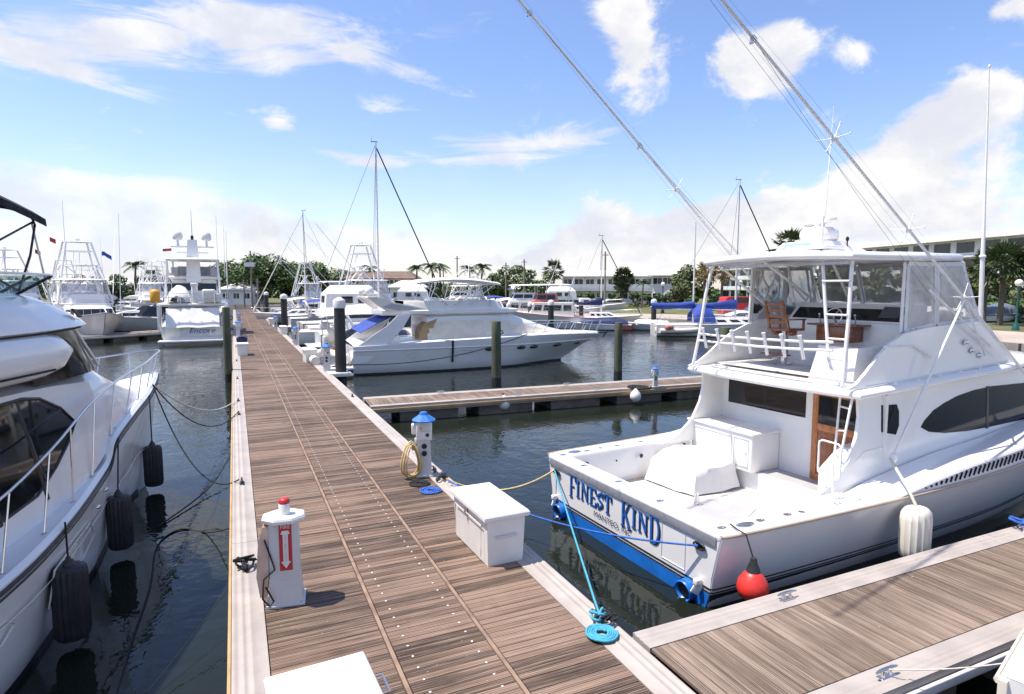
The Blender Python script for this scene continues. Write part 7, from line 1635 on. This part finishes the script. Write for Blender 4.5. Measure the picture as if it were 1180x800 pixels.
def make_fan_palm(name, label, h, seed, m='frond', r=1.7, nf=34, dense=1.0, group=None, lean=.0, droop=.9):
    rnd = random.Random(seed); o = thing(name, label, 'palm tree', (0, 0, 0), 0, group)
    mb = MB(); mb.tube([(lean * h * (k / 7) ** 2, 0, h * k / 7) for k in range(8)], [.20 - .05 * k / 7 + (.03 if k > 5 else 0) for k in range(8)], 8); mb.build('trunk', K['bark'], o)
    mb = MB(); T = Vector((lean * h, 0, h))
    for i in range(nf):
        a = rnd.uniform(0, 6.28); e = rnd.uniform(-.75, 1.35); d = Vector((math.cos(a) * math.cos(e), math.sin(a) * math.cos(e), math.sin(e)))
        L = r * rnd.uniform(.55, .75); c = T + d * L * .9; side = d.cross(Vector((0, 0, 1))); side = side.normalized() if side.length > .05 else Vector((1, 0, 0)); up = side.cross(d)
        mb.tube([T, c], [.02, .012], 3)
        for k in range(9):
            f = (k - 4) / 4; dd = (d * math.cos(f * 1.35) + side * math.sin(f * 1.35)).normalized(); tip = c + dd * r * rnd.uniform(.42, .62) * (1 - .25 * abs(f)) - Vector((0, 0, rnd.uniform(.05, .32) * droop * (.5 + abs(f)))); w_ = up.cross(dd) * .075 if True else 0
            mid = c.lerp(tip, .55) + Vector((0, 0, .05)); mb.add([c, mid + w_, tip, mid - w_], [(0, 1, 2, 3)])
    mb.build('crown', K[m], o, smooth=0); return o
def make_feather_palm(name, label, h, seed, m='frond', r=2.6, nf=16, lean=.06, group=None):
    rnd = random.Random(seed); o = thing(name, label, 'palm tree', (0, 0, 0), 0, group)
    mb = MB(); mb.tube([(lean * h * (k / 7) ** 1.6, 0, h * k / 7) for k in range(8)], [.19 - .07 * k / 7 for k in range(8)], 8); mb.build('trunk', K['bark'], o)
    mb = MB(); T = Vector((lean * h, 0, h))
    for i in range(nf):
        a = 6.28 * i / nf + rnd.uniform(-.2, .2); e = rnd.uniform(.0, 1.3); L = r * rnd.uniform(.75, 1.05); pts = []
        for k in range(8):
            f = k / 7; pts.append(T + Vector((math.cos(a), math.sin(a), 0)) * (L * f * math.cos(e * (1 - .3 * f))) + Vector((0, 0, L * (math.sin(e) * f - .62 * f * f))))
        mb.tube(pts, [.03 - .022 * k / 7 for k in range(8)], 3)
        sd = Vector((-math.sin(a), math.cos(a), 0))
        for k in range(1, 8):
            for g in (0, .33, .66):
                if k == 7 and g: continue
                p = pts[k].lerp(pts[min(k + 1, 7)], g); t_ = (pts[k] - pts[k - 1]).normalized(); ll = r * .26 * (1 - .55 * abs(k / 7 - .45))
                for s in (1, -1):
                    tip = p + sd * s * ll * .8 + t_ * ll * .45 - Vector((0, 0, ll * rnd.uniform(.35, .7))); wv = t_ * .05; mb.add([p - wv, p + wv, tip], [(0, 1, 2)])
    mb.build('crown', K[m], o, smooth=0); return o
used = {}
def put(key, maker, px, D_, label, scale=1, rz=0, group=None, z=LZ, off=0):
    q = place(px, D_, z)
    if key not in used: o = maker(label); o.location = q; o.rotation_euler = (0, 0, rz); o.scale = (scale,) * 3; used[key] = o
    else: o = dup(used[key], q, rz, label, scale)
    if group: o['group'] = group
    return o
def spread(l): return make_tree('ficus_tree', l, 9.6, 13, 3, 'leaf', 4600, .34, .25, 22, .12)
def rnd_t(l): return make_tree('broadleaf_tree', l, 7, 8.5, 8, 'leaf', 2600, .28, .3, 14, .12)
def oliv(l): return make_tree('sea_grape_tree', l, 6.5, 6.5, 15, 'leaf2', 2200, .28, .25, 12, .05)
def bush(l): return make_tree('shrub', l, 1.7, 2.6, 21, 'hedge', 900, .15, .2, 8, -.1, cat='shrub')
def sabal(l): return make_fan_palm('cabbage_palm', l, 5.0, 4, 'frond', 1.75, 46)
def sabalf(l): return make_fan_palm('cabbage_palm', l, 4.6, 9, 'frond', 1.9, 130, droop=1.5)
def sabaly(l): return make_fan_palm('cabbage_palm', l, 5.0, 14, 'frondy', 1.8, 40, droop=1.6)
def coco(l): return make_feather_palm('coconut_palm', l, 5.5, 6, r=1.9, nf=22)
def cypress(l): return make_tree('cypress_tree', l, 5, 1.6, 31, 'leaf', 900, .2, .1, 9, .05)
GT = 'trees along the far shore'
for px, D_, sc_, rz, lab in ((298, 121, 1.0, 0, 'big spreading dark green tree behind the far end of the dock'), (270, 128, .88, 1.2, 'spreading tree at the left edge of the big green mass behind the dock'), (330, 131, .92, 2.0, 'spreading tree right of the biggest one behind the dock'), (362, 124, .86, 3.1, 'spreading tree behind the crossed outriggers'), (388, 130, .72, 4.2, 'lower spreading tree left of the brown building')):
    put('spread', spread, px, D_, lab, sc_, rz, GT)
for px, D_, sc_, rz, lab in ((592, 132, 1.15, 0, 'round light green tree between the two pale houses'), (572, 128, .9, 1.1, 'smaller round tree left of the round light green one'), (618, 118, .95, 2.2, 'dark round tree just left of the single palm'), (10, 128, .8, .5, 'low tree at the far left edge behind the yacht windscreen'), (42, 130, .78, 1.5, 'low green tree left of the tower boat'), (72, 126, .82, 2.6, 'low green tree behind the tower legs'), (98, 130, .86, 3.3, 'low green tree behind the tower boat hull'), (136, 125, .85, 4.1, 'green tree behind the smaller tower boat'), (172, 130, .88, 5.0, 'dense green tree left of the yacht Encore'), (200, 126, .9, .9, 'green tree behind the sun deck of the yacht Encore'), (236, 128, .95, 1.9, 'green tree right of the yacht Encore mast'), (497, 124, .66, 2.9, 'dark bushy tree under the coconut palms by the bimini'), (520, 120, .62, 4.4, 'second bushy tree under the bimini'), (545, 118, .60, 5.5, 'bushy tree right end of the bimini'), (452, 136, .7, 3.7, 'tree rising behind the right end of the brown building')):
    put('rnd', rnd_t, px, D_, lab, sc_, rz, GT)
for px, D_, sc_, rz, lab in ((790, 104, 1.15, 0, 'tall olive green tree left of the yellowing palm'), (781, 98, .8, 1, 'lower olive green shrub tree at the foot of the tall one'), (880, 108, 1.1, 2, 'olive green tree behind the left curtain of the fishing boat'), (925, 104, 1.1, 3, 'olive tree behind the helm chair of the fishing boat'), (968, 100, 1.15, 4, 'olive tree behind the top ladder of the fishing boat'), (1010, 96, 1.1, 5, 'olive tree behind the helm console of the fishing boat'), (1050, 92, 1.1, 6, 'olive tree behind the clear side curtain'), (1095, 88, 1.1, .4, 'olive tree behind the crossed outrigger'), (1128, 70, .9, 1.4, 'olive tree left of the round palm at the right edge'), (1190, 72, 1.0, 2.4, 'olive tree at the right edge behind the lamp post')):
    put('oliv', oliv, px, D_, lab, sc_, rz, GT)
GPm = 'palms along the far shore'
put('sabal', sabal, 638, 108, 'single cabbage palm with round top left of the motel', 1.22, 0, GPm)
put('sabalf', sabalf, 718, 102, 'thick headed cabbage palm in front of the motel', 1.05, .5, GPm)
put('sabalf', sabalf, 716, 101, 'shorter thick palm half hidden in front of the thick headed one', .72, 1.5, GPm)
put('sabaly', sabaly, 812, 88, 'cabbage palm with yellowing fronds behind the blue covered sailboat', 1.05, 0, GPm)
put('sabaly', sabaly, 832, 92, 'yellowing palm beside the hard top leg of the fishing boat', 1.1, 1, GPm)
put('sabalf', sabalf, 1155, 52, 'round headed palm at the right edge of the photo', 1.12, 2, GPm)
put('sabal', sabal, 1136, 56, 'slim palm left of the round headed palm', 1.0, 2.6, GPm)
put('sabal', sabal, 908, 92, 'palm top showing above the fishing boat hard top', 1.78, 1.6, GPm)
for px, D_, sc_, rz, lab in ((740, 96, .72, 0, 'small coconut palm on the lawn before the motel stair'), (480, 122, 1.28, 1, 'coconut palm left of the white bimini'), (500, 124, 1.34, 2.4, 'coconut palm above the left half of the white bimini'), (508, 128, 1.36, 4, 'coconut palm above the middle of the white bimini'), (543, 118, 1.22, 3.2, 'coconut palm above the right half of the white bimini'), (554, 120, 1.28, 5.2, 'coconut palm at the right end of the white bimini'), (155, 118, 1.35, .6, 'coconut palm behind the smaller tower boat'), (178, 128, 1.15, 2.1, 'coconut palm between tower boat and yacht Encore'), (428, 134, 1.32, 3.5, 'coconut palm poking over the brown roof')):
    put('coco', coco, px, D_, lab, sc_, rz, GPm)
put('cyp', cypress, 676, 136, 'dark narrow cypress standing up behind the motel roof', 1.55, 0, GT)
put('cyp', cypress, 406, 140, 'dark narrow cypress behind the brown roof', 1.5, 1, GT)
GB = 'shrubs and hedges on the lawn'
k = 0
HB = [(655, 112), (668, 111), (680, 111), (693, 110), (706, 109), (730, 106), (746, 105), (760, 104), (773, 101), (800, 92), (822, 88), (850, 84), (872, 80), (893, 78), (1060, 74), (1085, 70), (1110, 66), (1140, 60), (1165, 58), (1185, 56)]
for px, D_ in HB:
    w_ = ('in front of the motel wall' if px < 775 else 'behind the blue covered sailboat' if px < 900 else 'on the lawn at the right edge')
    put('bush', bush, px, D_, 'clipped green hedge shrub ' + w_, 1.15 + .1 * (k % 3), k * .9, GB + ' ' + w_); k += 1
# poles, lamps, vehicles
def upole(px, D_, h, label, lamp=False, box=False):
    o = thing('utility_pole', label, 'pole', place(px, D_)); mb = MB(); mb.tube([(0, 0, -.2), (0, 0, h)], [.17, .12], 8); mb.build('pole', K['polewood'], o)
    mb = MB()
    if box: mb.bar(-Vector(RT) * 1.0 + Vector((0, 0, h - 2.2)), Vector(RT) * .5 + Vector((0, 0, h - 2.2)), .5, .7); mb.build('flood_light', K['pedgrey'], o)
    else: mb.bar(-Vector(RT) * .5 + Vector((0, 0, h - .5)), Vector(RT) * .5 + Vector((0, 0, h - .5)), .1, .12); mb.build('crossarm', K['polewood'], o)
    return o
upole(697, 92, 8.6, 'grey utility pole between the two halves of the motel'); upole(604, 112, 8.4, 'grey utility pole left of the single palm'); upole(583, 108, 7.6, 'slim pole behind the white cruiser cabin'); upole(290, 100, 9.2, 'tall pole with flood light box at the far end of the dock', box=True)
for px, D_, h_, lab in ((281, 104, 4.6, 'short lamp pole left of the flood light pole'), (297, 104, 4.8, 'short lamp pole right of the flood light pole'), (511, 118, 7.4, 'thin pole above the middle of the bimini'), (527, 112, 9.0, 'thin tall pole between the coconut palms')):
    upole(px, D_, h_, lab)
def lamppost(px, D_, h, label, m='teal'):
    o = thing('street_lamp', label, 'lamp post', place(px, D_)); mb = MB(); mb.lathe([(.24, 0), (.24, .2), (.12, .45), (.07, .8), (.055, h - .3), (.10, h - .2), (.10, h)], (0, 0, 0), 10); mb.build('post', K[m], o)
    mb = MB(); mb.lathe([(.06, h), (.20, h + .08), (.28, h + .26), (.22, h + .44), (.08, h + .54)], (0, 0, 0), 14); mb.build('lamp_globe', K['lamp'], o); return o
lamppost(1174, 46, 3.3, 'teal lamp post with white globe at the right edge'); lamppost(853, 76, 3.6, 'lamp post with white globe behind the hard top leg'); lamppost(764, 78, 3.4, 'thin dark lamp post on the lawn before the motel wing', 'darkmetal'); lamppost(1176, 62, 5.2, 'second white globe lamp higher behind the teal one', 'darkmetal')
def vehicle(label, px, D_, hd, m, van=False):
    o = thing('parked_van' if van else 'parked_car', label, 'van' if van else 'car', place(px, D_, LZ + .01), RZ0 + rad(hd)); L, W, H = (5.2, 1.95, 2.2) if van else (4.5, 1.8, 1.45)
    pr = [(-L / 2, .35), (-L / 2, H * .62), (-L / 2 + .25, H * .95 if van else H * .66), (-L / 2 + (.5 if van else .9), H), (L * .12 if not van else L * .25, H), (L * .28 if not van else L * .36, H * .66), (L / 2 - .1, H * .56), (L / 2, .4)]
    mb = MB(); mb.prism([(x, -W / 2, z) for x, z in pr], (0, W, 0)); bd = mb.build('body', m, o, smooth=25)
    for s in (1, -1):
        mb = MB(); mb.prism([(-L / 2 + .6, s * (W / 2 + .005), H * .68), (L * .22, s * (W / 2 + .005), H * .68), (L * .12, s * (W / 2 + .005), H * .94), (-L / 2 + .9, s * (W / 2 + .005), H * .94)], (0, s * .01, 0)); mb.build('window', K['wglass'], bd, smooth=0)
    for x in (-L * .3, L * .3):
        for s in (1, -1): mb = MB(); mb.lathe([(.2, -.1), (.33, -.1), (.33, .1), (.2, .1)], (x, s * (W / 2 - .05), .33), 16, Matrix.Rotation(PI / 2, 3, 'X')); mb.build('wheel', K['tyre'], o)
    return o
vehicle('red van parked behind the blue covered sailboat', 857, 70, 5, K['redp'], True)
vehicle('pale car parked before the motel hedge', 684, 96, 10, K['pedgrey']); vehicle('white car parked before the motel, right of the pale car', 704, 95, 188, K['plastic'])
for px, D_, lab, m in ((1118, 58, 'blue tarp covered boat on the lawn at right', 'greyblue'),):
    o = thing('covered_boat', lab, 'boat', place(px, D_), RZ0); hull_gen(o, 6, 2.2, .7, 1.0, K['gel'], .8); tarp(o, 'blue_tarp', .3, 5.5, 1.1, .6, 1.1, m)
# distant wood closing the horizon
rnd = random.Random(77); mb = MB()
for i in range(220):
    px = -950 + 2700 * i / 219 + rnd.uniform(-8, 8); D_ = rnd.uniform(160, 230) + (60 if px > 800 else 0); q = place(px, D_, 0); hgt = rnd.uniform(3.0, 5.5)
    clumps(mb, (q.x, q.y, LZ + hgt * .5), (rnd.uniform(5, 9), 4, hgt * .55), 140, .75, rnd, hollow=.3)
tag(mb.build('distant_wood', K['leaf'], smooth=0), 'band of distant dark green trees along the whole horizon', 'trees', kind='stuff')
